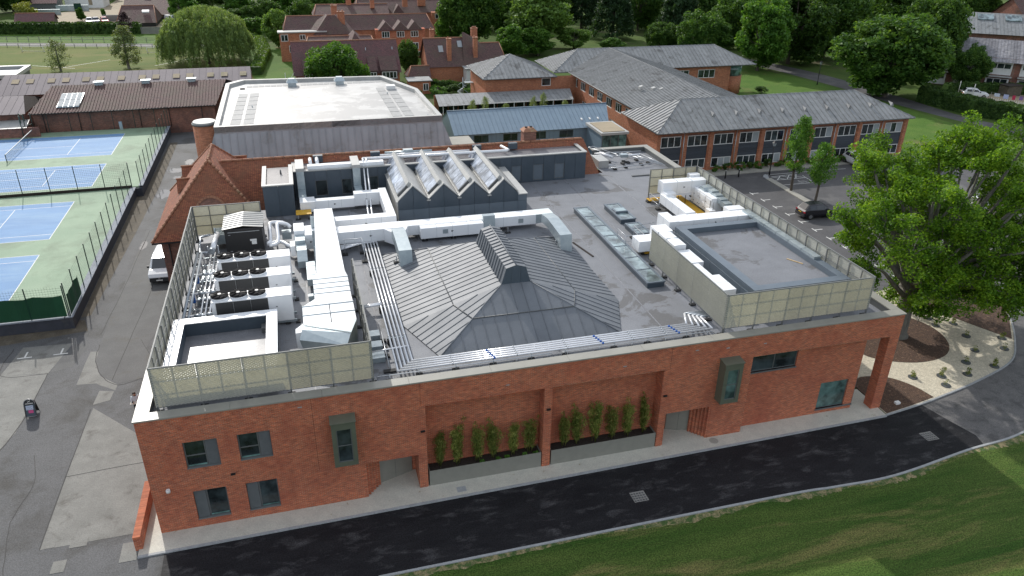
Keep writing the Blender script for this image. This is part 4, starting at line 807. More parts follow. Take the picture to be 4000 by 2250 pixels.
t = thing('air_handling_unit', 'white panelled air unit behind the right screen beside the yellow platform', 'air unit', (43.2,21,7.0))
for i in range(3):
    y0_ = 19.4+i*1.05; MB().box(42.75,43.8,y0_,y0_+1.02,7.35,8.75).build('unit_module', m_white, t)
    for zz in (7.6,8.2):
        o = MB().box(42.71,42.748,y0_+.08,y0_+.94,zz-.1,zz+.4).build('access_door', m_white, t)
        for yy in (y0_+.12,y0_+.86): MB().box(42.68,42.70,yy-.03,yy+.03,zz+.0,zz+.08).build('latch', m_black, o)
mb = MB(); mb.hexa(((42.7,22.56,7.4),(43.8,22.56,7.4),(43.8,22.78,7.4),(42.7,22.78,7.4),(42.7,22.56,8.7),(43.8,22.56,8.7),(43.8,22.78,8.6),(42.7,22.78,8.6))); mb.build('end_cowl', m_white, t)
MB().box(42.2,42.72,18.6,19.3,7.35,8.0).build('fan_box', m_white, t)
MB().hexa(((43.0,21.2,8.76),(43.9,21.2,8.76),(43.9,22.3,8.76),(43.0,22.3,8.76),(43.0,21.4,9.05),(43.9,21.3,9.05),(43.9,22.2,9.05),(43.0,22.0,9.05))).build('discharge_hood', m_galv, t)
for i in range(5): MB().box(43.25,43.95,17.3+i*.78,17.3+i*.78+.74,8.2+.1*i,8.62+.1*i).build('stepped_duct', m_galv, t)
for q in ((42.5,42.56,18.7,8.7),(42.5,42.56,19.2,8.7)): MB().box(q[0],q[1],q[2]-.03,q[2]+.03,7.3,q[3]).build('frame_post', m_steel, t)
t = thing('pipe_duct', 'row of flat galvanised ducts between the roof box and the right screen', 'duct', (43.8,9,7.0))
for i in range(6): MB().box(43.45,44.0,13.0-i*1.6+1.25,13.0-i*1.6+2.8,8.86,9.05).build('duct_section', m_galv, t)
t = thing('roof_platform', 'yellow grating platform inside the right plant enclosure', 'platform', (42,22,7.0))
MB().box(40.6,42.65,18.0,24.6,7.22,7.28).build('grating', m_yellow, t)
MB().box(39.2,40.55,23.9,24.6,7.22,7.28).build('grating', m_yellow, t)
for x, y in ((41.2,21),(42.2,24),(40.8,24.2),(41.0,18.6)): foot(t, x, y, 7.0, 7.22)
for x in (41.1,41.8): MB().tube(((x,22.2,7.3),(x,22.2,8.2)),.03,6).build('stanchion', m_black, t)
t = thing('roof_platform', 'short yellow grating step beside the dark grey pod', 'platform', (9.2,27.8,7.0)); MB().box(8.55,9.8,27.1,28.2,7.45,7.5).build('grating', m_yellow, t)
for x, y in ((8.7,27.2),(9.7,27.2)): foot(t, x, y, 7.0, 7.45)
# guard rails
def rail(label, pts, zt_, posts, group='steel guard rails on the roof'):
    t = thing('guard_rail', label, 'handrail', pts[0], group)
    MB().tube(pts,.028,6).build('top_rail', m_steel, t)
    lo = [(p[0],p[1],max(7.1,p[2]-.45)) for p in pts]; MB().tube(lo,.022,6).build('mid_rail', m_steel, t)
    for x, y in posts: MB().tube(((x,y,7.05),(x,y,zt_)),.026,6).build('post', m_steel, t); MB().box(x-.2,x+.2,y-.05,y+.3,7.0,7.12).build('rubber_pad', m_rubber, t)
rail('left low guard rail folded down behind the front parapet', [(12.15,.95,7.2),(12.25,.95,7.55),(22.3,.95,7.55),(22.5,.95,7.2)], 7.55, [(x,.95) for x in (12.9,15.6,18.0,20.2,22.1)])
rail('right low guard rail folded down behind the front parapet', [(22.9,.95,7.2),(23.0,.95,7.55),(32.7,.95,7.55),(33.1,1.0,7.2)], 7.55, [(x,.95) for x in (23.3,25.3,27.4,29.6,32.4)])
rail('square guard rail around the yellow step by the rooflight', [(33.0,16.6,7.2),(33.0,16.6,8.1),(33.0,15.0,8.1),(34.5,15.0,8.1),(34.5,16.8,8.1),(36.4,17.1,8.1)], 8.1, [(33.0,16.6),(33.0,15.0),(34.5,15.0),(34.5,16.8),(36.3,17.1)])
rail('short guard rail at the left end of the yellow platform', [(39.3,24.2,7.9),(39.3,22.6,7.9),(39.3,22.2,7.9)], 7.9, [(39.3,24.2),(39.3,22.2)])
rail('tall guard rail standing beside the long white duct', [(11.9,18.9,8.3),(13.2,18.9,8.3),(13.2,17.3,8.3)], 8.35, [(11.9,18.9),(13.2,18.9),(13.2,17.3)])
# five parallel pipes round the seamed roof
for i in range(5):
    t = thing('roof_pipe', f'{("outermost","second","middle","fourth","innermost")[i]} of five silver pipes bent round the seamed roof', 'pipe', (13.45,10,7.0), 'five silver pipes round the seamed roof')
    xo, yo = 13.42+i*.235, 1.34+i*.225; z = 7.5
    MB().tube(((xo,19.9,z),(xo,yo,z)),.058,8).build('pipe_run', m_pipe, t)
    MB().tube(((xo-.04,yo,z),(32.95-i*.33,yo,z)),.058,8).build('pipe_run', m_pipe, t)
    MB().tube(((32.95-i*.33,yo-.03,z),(32.95-i*.2,2.85+i*.16,z)),.065,8).build('pipe_run', m_pipe, t)
    MB().tube(((32.95-i*.2,2.85+i*.16,z),(33.6,2.85+i*.16,z)),.065,8).build('pipe_run', m_pipe2, t)
    MB().tube(((xo,19.88,z),(11.6,19.0+i*.18,z)),.06,8).build('pipe_run', m_pipe, t)
    for x in (18.9,25.6,30.6): MB().tube(((x-i*.06,yo,z),(x+.13-i*.06,yo,z)),.069,8).build('blue_label', m_blue, t)
    for y in (15.0,9.3,5.2): MB().tube(((xo,y,z),(xo,y+.08,z)),.078,8).build('pipe_clip', m_steel, t)
    for x in (16.5,20.3,23.4,27.6,29.8): MB().tube(((x,yo,z),(x+.06,yo,z)),.076,8).build('pipe_clip', m_steel, t)
t = thing('pipe_supports', 'strut brackets on black rubber pads under the front pipe run', 'bracket', (22,1.6,7.0))
for x in (14.6,16.7,18.9,21.2,23.3,26.4,28.6,31.2):
    MB().box(x-.02,x+.02,1.2,2.3,7.36,7.42).build('strut', m_galv, t); MB().box(x-.2,x+.2,1.0,1.4,7.0,7.16).build('rubber_pad', m_rubber, t); MB().box(x-.02,x+.02,1.25,1.3,7.16,7.36).build('post', m_galv, t)
for y in (5.2,9.3,15.0,18.5): MB().box(13.3,14.4,y-.02,y+.02,7.36,7.42).build('strut', m_galv, t); MB().box(13.3,13.6,y-.15,y+.15,7.0,7.36).build('rubber_pad', m_rubber, t)
t = thing('cross_pipe', 'silver pipe pair crossing from the air unit to the five pipe run', 'pipe', (12.7,9.5,7.0))
for dy in (0,.17): MB().tube(((12.1,9.4+dy,7.45),(13.5,9.4+dy,7.55)),.075,8).build('pipe_run', m_pipe, t)
MB().tube(((12.1,3.7,7.5),(14.3,3.9,7.5)),.05,8).build('pipe_run', m_pipe, t)
for i in range(3): MB().box(12.15,12.95,3.2+i*1.3,3.9+i*1.3,7.02,7.35).build('grating_tray', m_galv, t); MB().box(12.95,13.25,3.6+i*.9,3.9+i*.9,7.0,7.14).build('rubber_pad', m_rubber, t)
MB().tube(((13.05,2.3,7.2),(13.05,6.0,7.45)),.03,6).build('strut', m_steel, t); MB().box(12.7,13.4,2.0,2.3,7.0,7.1).build('rubber_pad', m_rubber, t)
# twin pipes climbing from the deck to the upper roof, and the pipes on it
t = thing('twin_pipes', 'pair of silver pipes climbing from the flat roof over the clad wall', 'pipe', (14.5,28,7.0))
for dx in (0,.32): MB().tube(bez([(14.25+dx,23.4,7.5),(14.5+dx,27.9,7.5),(14.62+dx,29.4,8.5),(14.75+dx,31.7,9.2),(14.8+dx,32.6,10.0),(14.8+dx,33.4,10.02)],3),.07,8).build('pipe_run', m_pipe, t)
t = thing('ridge_pipes', 'white pipes running along the upper roof behind the lantern', 'pipe', (20,33.4,10))
MB().tube(((14.8,33.4,10.0),(28.3,33.0,10.0),(28.55,33.2,10.0),(28.2,34.6,10.0)),.14,10).build('pipe_run', m_pipe, t); MB().tube(((16.5,34.2,9.98),(24.9,33.9,9.98)),.10,10).build('pipe_run', m_pipe, t)
MB().tube(((17.0,34.6,10.05),(21.4,34.4,10.05)),.13,8).build('pipe_run', m_galv, t); MB().box(18.7,19.6,34.3,34.8,9.95,10.3).build('valve_box', m_galv, t); ribbed(t,9.9,16.6,32.3,32.9,9.66,9.98,m_white,'x',2.2)
for x in (10.2,10.8): MB().tube(((x,33.2,9.7),(x,33.6,10.0),(x,34.3,10.05)),.16,10).build('pipe_stub', m_pipe, t)
# pipework along the left screen
t = thing('chiller_pipework', 'tangle of silver pipes and valves between the left screen and the chillers', 'pipes', (2.2,14,7.0))
rg = random.Random(11)
for x, z, r_ in ((1.55,8.1,.10),(1.85,8.1,.09),(2.35,7.55,.05),(2.62,7.55,.05),(2.9,7.6,.06)):
    MB().tube(((x,9.0,z),(x,19.4 if z > 8 else 20.5,z)),r_,8).build('header_pipe', m_pipe2 if z > 8 else m_pipe, t)
for yc in (9.6,12.7,15.6):
    for dz, dy in ((1.1,0),(.45,.35)):
        MB().tube(((1.7,yc+dy,7+dz),(3.3,yc+dy,7+dz)),.075,8).build('branch_pipe', m_pipe, t)
        MB().tube(((2.15,yc+dy,7+dz),(2.6,yc+dy,7+dz)),.11,8).build('valve', m_pipe2, t); MB().tube(((2.85,yc+dy,7+dz),(3.28,yc+dy,7+dz)),.12,8).build('pipe_sleeve', m_pipe2, t)
    MB().box(1.75,1.9,yc-.15,yc+.15,7.5,8.0).build('valve_handle', m_blue, t); MB().box(2.95,3.1,yc+.1,yc+.3,7.3,7.7).build('valve_handle', m_blue, t)
for i in range(16):
    x, y = rg.uniform(1.5,2.9), rg.uniform(8.8,20); MB().tube(((x,y,7.05),(x,y,rg.uniform(7.5,8.0))),.03,6).build('support_post', m_steel, t)
for i in range(9): y = 9+i*1.35; MB().box(1.4,3.1,y-.02,y+.02,7.46,7.5).build('strut', m_galv, t)
for i in range(6): y = rg.uniform(9,18); MB().box(1.9,2.7,y,y+.5,7.02,7.3).build('cable_tray', m_galv, t)
t = thing('buffer_vessel', 'silver horizontal vessel between the cream screen and black housing', 'vessel', (2.5,20.8,7.0))
MB().tube(((2.55,19.6,8.15),(2.75,22.2,8.35)),.2,14).build('vessel', m_pipe, t); MB().tube(((2.52,19.35,8.12),(2.55,19.62,8.15)),.23,14).build('end_cap', m_pipe2, t); MB().tube(((2.4,19.5,8.05),(1.7,19.5,8.05),(1.55,21,8.0),(1.6,21.9,8.3),(2.3,22.0,8.4)),.09,8).build('pipe_run', m_pipe2, t)
for dx in (-.35,.35): MB().tube(((2.6+dx,19.8,7.05),(2.6+dx,19.8,8.4)),.03,6).build('post', m_steel, t)
MB().tube(((2.6,22.2,8.3),(2.62,22.3,8.8)),.07,8).build('vent', m_galv, t)
MB().box(2.5,3.3,22.4,24.0,7.4,8.15).build('grey_tank', m_galv, t)
t = thing('looped_pipes', 'thick silver pipes looping behind the black housing', 'pipe', (7.2,21,7.0))
for dx, dy in ((0,0),(.55,-.45)):
    MB().tube(bez([(6.3+dx*.3,20.9+dy,7.75),(6.55+dx,21.2+dy,7.8),(6.55+dx,22.9+dy*.5,8.35),(6.7+dx,23.3+dy*.5,8.45),(7.5+dx*.6,23.3+dy,8.4),(7.75+dx*.6,23.1+dy,8.2)],3),.15,10).build('pipe_loop', m_pipe, t)
MB().tube(bez([(6.3,20.9,7.7),(7.3,21.0,7.75),(7.9,20.2,7.7),(8.35,20.3,7.7),(8.45,20.4,8.3),(8.5,21.2,8.5)],3),.14,10).build('pipe_loop', m_pipe, t)
MB().box(7.4,8.1,22.4,23.0,7.3,7.9).build('valve_box', m_galv, t); MB().tube(((7.0,21.2,7.05),(7.0,21.2,7.7)),.06,8).build('support_post', m_steel, t)
# loose kit in the rear roof corner
t = thing('roof_pipework', 'grey pipes and a long handle on rubber feet in the rear roof corner', 'pipes', (42,36.5,7.0))
for a, b, r_ in (((39.2,33.6,7.25),(44.3,34.2,7.25),.05),((39.6,38.6,7.3),(44.9,38.4,7.3),.06),((42.6,38.3,7.25),(45.0,33.6,7.25),.05),((43.2,38.3,7.25),(45.3,33.8,7.25),.05),((44.5,37.9,7.2),(45.4,33.4,7.2),.04),((40.0,38.1,7.5),(40.9,36.6,7.4),.16),((41.2,36.4,7.6),(41.9,36.4,7.6),.08),((42.3,36.4,7.55),(43.9,36.5,7.55),.11),((38.9,34.6,7.2),(40.5,34.9,7.2),.04),((39,35.3,7.2),(40.3,34.2,7.2),.04)):
    MB().tube((a,b),r_,8).build('pipe_run', m_pipe if r_ > .1 else m_steel, t)
MB().box(41.6,42.4,36.1,36.7,7.45,7.75).build('valve_box', m_galv, t); MB().box(38.5,39.6,34.6,36.8,7.0,7.75).build('equipment_box', m_light, t)
MB().tube(((38.9,38.7,8.0),(39.5,39.0,8.0),(41.3,36.6,7.7),(40.9,36.2,7.7),(38.9,38.7,8.0)),.035,6).build('handle_frame', m_steel, t)
for x, y in ((40.3,36.2),(41.5,35.4),(42.2,35.6),(41.9,36.0),(43.4,36.2),(43.3,34.7),(44.2,35.0),(41.3,34.2),(40.0,33.9)): MB().box(x-.15,x+.15,y-.25,y+.25,7.0,7.15).build('rubber_pad', m_rubber, t)
tag(MB().box(40.8,42.9,31.3,31.5,7.0,7.1).build('roof_bar', m_frame), 'dark bar lying on the flat roof near the back screen', 'bar')
tag(MB().hexa(((30.0,14.2,7.0),(30.14,14.25,7.0),(29.55,17.2,7.0),(29.42,17.15,7.0),(30.0,14.2,7.05),(30.14,14.25,7.05),(29.55,17.2,7.05),(29.42,17.15,7.05))).build('drain_channel', m_soil), 'narrow dark gutter slot in the flat roof right of the seamed roof', 'drain')

# seams, hatches and flow arrows on the white ducts
for own in [o for o in bpy.data.objects if o.type == 'EMPTY' and o.get('category') in ('duct','air unit')]:
    secs = [c for c in own.children if c.name.split('.')[0] in ('duct_section','duct') and c.data.materials[0] is m_white]
    for c in secs:
        bb = [Vector(q) for q in c.bound_box]; x0, y0, z0 = (min(b[i] for b in bb) for i in range(3)); x1, y1, z1 = (max(b[i] for b in bb) for i in range(3))
        L_ = max(x1-x0, y1-y0)
        if L_ < 1.5 or c.name.startswith('duct.') and L_ > 10: continue
        ax = 0 if x1-x0 >= y1-y0 else 1; k = int(L_/1.5)
        for i in range(1, k+1):
            q = L_*i/(k+1); e = .004; m = MB()
            if ax == 0: m.box(x0+q-.008,x0+q+.008,y0-e,y1+e,z0-e,z1+e)
            else: m.box(x0-e,x1+e,y0+q-.008,y0+q+.008,z0-e,z1+e)
            m.build('joint_tape', m_galv, c)
        xm_, zm_ = (x0+x1)/2, (z0+z1)/2; m = MB(); m.face(((xm_-.09,y0-.006,zm_-.09),(xm_+.11,y0-.006,zm_),(xm_-.09,y0-.006,zm_+.09))); m.build('flow_arrow', m_frame, c)
# ---------------------------------------------------------------- old tiled building with the slate clad extension
T = thing('tiled_building', 'old brick building with red tiled roofs behind the flat roof', 'building', (15,36,0))
yr, zr0 = 35.3, 10.05
def poly(name, pts, mat, parent): m = MB(); m.face(pts); return m.build(name, mat, parent)
rf = MB()
rf.face(((2.2,32.4,6.1),(36.2,32.4,6.1),(36.9,yr,zr0),(2.2,yr,zr0))); rf.face(((36.9,yr,zr0),(2.2,yr,zr0),(2.2,39.6,4.2),(38.6,39.6,4.2)))
rf.face(((36.2,32.4,6.1),(38.3,32.4,6.1),(38.6,39.6,4.2),(36.9,yr,zr0)))
rf.build('main_roof', m_tile, T)
for i in range(38): x = 2.6+i*.9; MB().tube(((x,yr,zr0+.0),(x+.86,yr,zr0+.0)),.12,7).build('ridge_tile', m_ridge, T)
MB().box(-.2,38,34.8,39.2,0,4.3).build('wall', m_brick3, T)
# tiled wing with hipped ends
ex0, ex1, rx, ez, rz, ey0, ry0, ry1, ey1 = -3.5, 6.8, 1.66, 4.8, 10.8, 30.3, 33.4, 38.4, 44.0
wr = MB()
wr.face(((ex0,ey0,ez),(rx,ry0,rz),(rx,ry1,rz),(ex0,ey1,ez))[::-1]); wr.face(((ex1,ey0,ez),(ex1,ey1,ez),(rx,ry1,rz),(rx,ry0,rz)))
wr.face(((ex0,ey0,ez),(ex1,ey0,ez),(rx,ry0,rz))); wr.face(((ex1,ey1,ez),(ex0,ey1,ez),(rx,ry1,rz)))
wr.face(((ex0,ey0,ez-.02),(ex0,ey1,ez-.02),(ex1,ey1,ez-.02),(ex1,ey0,ez-.02)))
wro = wr.build('wing_roof', m_tile, T)
for a, b in (((ex0,ey0,ez),(rx,ry0,rz)),((ex1,ey0,ez),(rx,ry0,rz)),((ex0,ey1,ez),(rx,ry1,rz)),((ex1,ey1,ez),(rx,ry1,rz)),((rx,ry0,rz),(rx,ry1,rz))):
    A_, B_ = Vector(a), Vector(b); k = int((B_-A_).length/.42)
    for i in range(k):
        p, q = A_.lerp(B_, i/k), A_.lerp(B_, (i+.93)/k); MB().tube((p,q),.13,6,r1=.10).build('ridge_tile', m_ridge, wro)
MB().box(-2.9,6.2,30.95,43.4,0,4.78).build('wing_wall', m_brick3, T)
MB().box(ex0-.02,ex1,ey0-.03,ey0-.0,ez-.16,ez-.03).build('gutter', m_black, T); MB().tube(((-2.3,30.9,.1),(-2.3,30.9,4.7)),.05,6).build('downpipe', m_black, T)
def gablet(x0, x1, y, z, sgn):                           # little tiled gable set in the roof slope
    m = MB(); h = 1.15; wv = .85
    m.face(((x0,y-wv,z-h),(x0,y+wv,z-h),(x0,y,z))[::sgn]); m.face(((x0,y-wv,z-h),(x0,y,z),(x1,y,z))[::sgn]); m.face(((x0,y+wv,z-h),(x1,y,z),(x0,y,z))[::sgn])
    m.face(((x0,y-wv,z-h),(x1,y,z),(x0,y+wv,z-h))); o = m.build('gablet', m_tile, T); MB().tube(((x0-.05*sgn,y,z+.02),(x1,y,z+.02)),.09,6).build('ridge_tile', m_ridge, o)
gablet(-1.55,-.3,36.3,8.35,1); gablet(-1.55,-.3,40.3,8.3,1); gablet(4.5,3.3,35.0,8.3,-1); gablet(4.4,3.2,40.4,8.9,-1)
def onf(x, z): t_ = (z-ez)/(rz-ez); return (x, ey0+(ry0-ey0)*t_-.04, z)
m = MB(); n = 14
m.face([onf(1.5+1.1*math.cos(math.pi*i/n), 6.9+1.0*math.sin(math.pi*i/n)) for i in range(n+1)][::-1]); arch = m.build('arched_panel', m_brick3, T)
for i in range(n):
    a0, a1 = math.pi*i/n, math.pi*(i+.9)/n
    q = [onf(1.5+r_*math.cos(a), 6.9+r_*.92*math.sin(a)) for r_, a in ((1.1,a0),(1.28,a0),(1.28,a1),(1.1,a1))]; q2 = [(p[0],p[1]-.08,p[2]) for p in q]
    MB().hexa((*q,*q2)).build('voussoir', m_ridge, arch)
# slate clad extension on the old roof
def clad_box(x0, x1, y0, y1, z1, holes, parent, name):
    MB().box(x0+.02,x1-.02,y0+.12,y1-.02,7.0,z1-.22).build(name, m_deck2, parent)
    xs = sorted({x0, x1, *[h[0] for h in holes], *[h[1] for h in holes]}); full = []
    for a, b in zip(xs, xs[1:]):
        k = max(1, round((b-a)/1.15)); full += [(a+(b-a)*i/k, a+(b-a)*(i+1)/k) for i in range(k)]
    for a, b in full:
        h = [h for h in holes if h[0] <= (a+b)/2 <= h[1]]
        for z0_, z1_ in ([(7.02,z1-.1)] if not h else [(7.02,h[0][2]),(h[0][3],z1-.1)]):
            if z1_-z0_ > .03: MB().box(a+.01,b-.01,y0,y0+.08,z0_,z1_).build('cladding_panel', m_clad, parent)
    k = max(1, round((y1-y0)/1.3))
    for i in range(k):
        for xx in (x0-.0, x1-.08): MB().box(xx,xx+.08,y0+.09+(y1-y0-.1)*i/k,y0+.07+(y1-y0-.1)*(i+1)/k,7.02,z1-.1).build('cladding_panel', m_clad, parent)
    for q in ((x0-.06,x1+.06,y0-.06,y0+.28),(x0-.06,x0+.28,y0+.281,y1),(x1-.28,x1+.06,y0+.281,y1)): MB().box(*q,z1-.09,z1).build('coping', m_light, parent)
    for h in holes: window(parent, F(0,y0,1,0), h, .12, fm=m_frame, fw=.05, gm=m_glass if h[0] < 25 else m_clad2)
clad_box(8.6,36.08,32.07,34.9,9.68,[(10.44,11.48,7.25,8.68),(12.74,13.66,7.25,8.66),(15.0,16.0,7.4,8.72),(28.6,29.56,7.2,8.73),(30.74,31.77,7.17,8.73),(32.9,33.91,7.2,8.68)], T, 'extension')
clad_box(6.1,8.55,28.4,33.9,9.78,[], T, 'extension')
for x in (10.5,15.7,25.4,29.0): MB().box(x,x+.85,34.55,35.0,9.6,10.2).build('roof_vent', m_clad, T)
for x, y in ((7.6,32.0),(20,33)): MB().cyl(x,y,9.5,9.95,.09,8,r1=.05).build('vent_pipe', m_frame, T)
ch = MB(); ch.box(30.75,32.0,35.4,36.5,9.2,11.0); cho = ch.build('chimney', m_brick3, T)
MB().hexa(((30.65,35.3,11.0),(32.1,35.3,11.0),(32.1,36.6,11.0),(30.65,36.6,11.0),(30.95,35.6,11.3),(31.8,35.6,11.3),(31.8,36.3,11.3),(30.95,36.3,11.3))).build('chimney_cap', m_ridge, cho)
MB().cyl(31.1,35.9,11.25,11.4,.14,8).cyl(31.6,35.95,11.25,11.4,.14,8).build('chimney_pot', m_soil, cho)
# ---------------------------------------------------------------- hall with the pale flat roof
HL = thing('hall', 'large grey clad hall with a pale flat roof and chamfered corners', 'building', (13,64,0))
ring = [(.7,51.7),(25.7,51.6),(25.25,66.5),(21.8,75.85),(2.56,76.9),(.77,74.7)]
cx, cy = 13.2, 64
def off(p, d): v = Vector((p[0]-cx,p[1]-cy)); sx = d/abs(v.x) if abs(v.x) > 1 else 0; return (p[0]-d*math.copysign(1,v.x), p[1]-d*math.copysign(1,v.y))
inn = [off(p,.5) for p in ring]; zt0, zd = 9.0, 8.55
MB().sheet(inn, zd).build('roof', m_hroof, HL)
for i in range(6):
    j = (i+1)%6; a, b, c_, d = ring[i], ring[j], inn[j], inn[i]
    L_ = math.dist(a,b); k = max(1, round(L_/3.2))
    for q in range(k):
        l = lambda p, r_, s: (p[0]+(r_[0]-p[0])*s, p[1]+(r_[1]-p[1])*s)
        p0, p1, p2, p3 = l(a,b,q/k), l(a,b,(q+.99)/k), l(d,c_,(q+.99)/k), l(d,c_,q/k)
        MB().hexa(((*p0,zd-.2),(*p1,zd-.2),(*p2,zd-.2),(*p3,zd-.2),(*p0,zt0),(*p1,zt0),(*p2,zt0),(*p3,zt0))).build('parapet', m_light, HL)
    fa = MB(); fa.face(((*a,8.2),(*b,8.2),(*b,8.97),(*a,8.97))); fa.build('fascia', m_hall, HL)
    oa, ob = off(a,-1.7), off(b,-1.7)
    strips(HL, [(*a,8.2),(*oa,3.6),(*ob,3.6),(*b,8.2)], Vector((0,0,1)), .8, m_hall, 'cladding_panel', .07, .05)
    wl_ = MB(); wl_.face(((*off(a,-1.2),0),(*off(b,-1.2),0),(*off(b,-1.2),3.7),(*off(a,-1.2),3.7))); wl_.build('wall', m_brick3, HL)
m_pad = pbr('grey walkway pad', (.33,.33,.325), (.27,.27,.265), 2, .7)
for x0, x1 in ((2.2,3.3),(3.6,4.7),(20.3,21.4),(21.7,22.8)):            # dark walkway strips
    for i in range(7): y = 54+i*2.3; s = .06*i; MB().box(x0+(s if x0 < 10 else -s*.5),x1+(s if x0 < 10 else -s*.5),y,y+2.1,zd,zd+.03).build('walkway_pad', m_pad, HL)
for i in range(24):
    if i in (8,16): continue
    x = 3.4+i*.78; MB().box(x,x+.7,73.6,74.6,zd,zd+.03).build('walkway_pad', m_pad, HL)
for x in (9.3,15.6):
    o = MB().box(x-.55,x+.55,73.0,74.1,zd,zd+.5).build('roof_cowl', m_galv, HL); MB().hexa(((x-.75,72.8,zd+.5),(x+.75,72.8,zd+.5),(x+.75,74.3,zd+.5),(x-.75,74.3,zd+.5),(x-.4,73.2,zd+1.0),(x+.4,73.2,zd+1.0),(x+.4,73.9,zd+1.0),(x-.4,73.9,zd+1.0))).build('cowl_cap', m_galv, o)
MB().box(21.4,22.6,68.5,69.5,zd,zd+.5).build('roof_vent', m_white2, HL); MB().box(2.6,3.2,72.6,73.0,zd,zd+.15).build('outlet', m_black, HL)
for i, (x, y) in enumerate(((5.5,52.9),(9.6,52.9),(14.5,52.9),(19.7,52.9),(24.3,53.2),(4.4,62),(21.2,66))): MB().cyl(x,y,zd,zd+.25,.06,6).build('vent_pipe', m_galv, HL)
dr = MB(); dr.cyl(-.75,57.0,0,8.1,1.3,28); dro = dr.build('stair_drum', m_brick2, HL)
MB().cyl(-.75,57.0,8.1,8.25,1.36,28).build('drum_rim', m_frame, dro); MB().cyl(-.75,57.0,8.25,8.45,1.33,28,r1=1.2).build('drum_roof', m_light, dro)
tag(MB().box(25.0,29.9,53.1,56.6,0,5.0).build('low_block', m_conc), 'low block with a bare pale flat roof between hall and zinc building', 'building')
# ---------------------------------------------------------------- blue zinc link building
ZN = thing('zinc_building', 'long single storey building with a blue zinc pitched roof', 'building', (40,64,0))
zx0, zx1 = 28.9, 50.6
strips(ZN, [(zx0,60.7,3.95),(zx1,60.7,3.95),(zx1+1.3,65.4,6.0),(zx0,65.4,6.0)], (0,1,.4), .62, m_bzinc)
strips(ZN, [(zx0,65.4,6.0),(zx1+1.3,65.4,6.0),(zx1,70.1,3.95),(zx0,70.1,3.95)], (0,-1,.4), .62, m_bzinc)
MB().tube(((zx0,65.4,6.03),(zx1+1.3,65.4,6.03)),.09,6).build('ridge_capping', m_bzinc, ZN)
wb = MB(); fz = F(0,61.0,1,0); wn = [(x,x+2.0,2.7,3.7) for x in (31.6,35.6,39.6,43.5)]
wall(wb, fz, zx0+.1, zx1, 0, 3.94, wn, .15); wb.build('wall', m_bzinc, ZN)
for h in wn: window(ZN, fz, h, .12, cols=(0,.55,1), fm=m_frame, gm=m_glass, fw=.05)
for i in range(34): MB().fbox(fz, zx0+.15+i*.62,zx0+.18+i*.62,-.03,.0,.1,3.9).build('wall_seam', m_bzinc, ZN) if not any(h[0]-.05 < zx0+.16+i*.62 < h[1]+.05 for h in wn) else None
poly('gable_wall', ((zx0+.1,61,0),(zx0+.1,61,3.95),(zx0+.1,65.4,5.95),(zx0+.1,69.8,3.95),(zx0+.1,69.8,0)), m_bzinc, ZN)
for x in (47.0,48.2,49.4): MB().hexa(((x,62.2,4.6),(x+.22,62.2,4.6),(x+.22,62.6,4.75),(x,62.6,4.75),(x,62.2,4.75),(x+.22,62.2,4.75),(x+.22,62.6,4.85),(x,62.6,4.85))).build('roof_vent', m_white2, ZN)
GB = thing('glass_lobby', 'glazed entrance lobby with a flat roof at the end of the zinc building', 'building', (49,58,0))
MB().box(47.2,51.1,55.2,61.0,4.3,4.62).build('roof', m_light, GB); MB().box(47.6,50.7,55.6,60.4,4.63,4.7).build('roof_finish', m_dirt, GB)
MB().box(47.4,47.5,55.5,61,0,4.3).build('side_wall', m_bzinc, GB)
for i in range(3): MB().box(47.55+i*1.12,48.6+i*1.12,55.5,55.54,.1,4.25).build('pane', m_gglass, GB)
for i in range(4): MB().box(50.86,50.9,55.6+i*1.3,56.8+i*1.3,.1,4.25).build('pane', m_gglass, GB)
for i in range(4): MB().box(47.48+i*1.12,47.55+i*1.12,55.42,55.52,0,4.3).build('mullion', m_frame, GB)
# covered walkway
WK = thing('covered_walkway', 'low covered walkway with a grey seamed lean-to roof', 'walkway', (43,85,0))
strips(WK, [(30.9,81.9,2.75),(53.2,82.2,2.75),(54.2,86.9,3.5),(31.2,86.8,3.5)], (0,1,.2), .7, m_lead)
MB().box(31,54,86.7,86.9,0,3.4).build('back_wall', m_brick2, WK)
for i in range(14): x = 31.6+i*1.65; MB().box(x-.05,x+.05,82.2,82.3,0,2.7).build('post', m_wframe, WK); MB().box(x+.1,x+1.55,86.6,86.69,.5,2.2).build('screen_pane', m_glass, WK)
# ---------------------------------------------------------------- brick school range with lead roofs
SC = thing('school_range', 'brick two storey school range with weathered lead roofs and white windows', 'building', (70,70,0))
e, rz_ = 5.6, 8.4
def lead(pts, d, sp=.62): strips(SC, pts, d, sp*1.15, m_lead, jitter=.0, seam=.09, sw=.06)
lead([(52.6,50.0,e),(91.3,50.0,e),(85.2,55.85,rz_),(58.4,55.85,rz_)], (0,1,.4))
lead([(52.6,50.0,e),(58.4,55.85,rz_),(52.6,61.7,e)], (1,0,.4)); lead([(91.3,50.0,e),(91.3,61.7,e),(85.2,55.85,rz_)], (-1,0,.4))
lead([(85.2,55.85,rz_),(74.2,61.7,e),(91.3,61.7,e)], (0,-1,.4)); lead([(64.4,55.9,rz_),(85.2,55.85,rz_),(74.2,61.7,e)], (0,-1,.4))
lead([(54.9,61.7,e),(64.5,55.9,rz_),(64.5,95.6,rz_),(54.9,90.0,e)], (1,0,.3), .5); lead([(52.6,61.7,e),(58.4,55.85,rz_),(64.5,55.9,rz_),(54.9,61.7,e)], (.4,-1,.3), .6)
lead([(74.2,61.7,e),(74.2,90.0,e),(64.5,95.6,rz_),(64.5,55.9,rz_)], (-1,0,.3), .5)
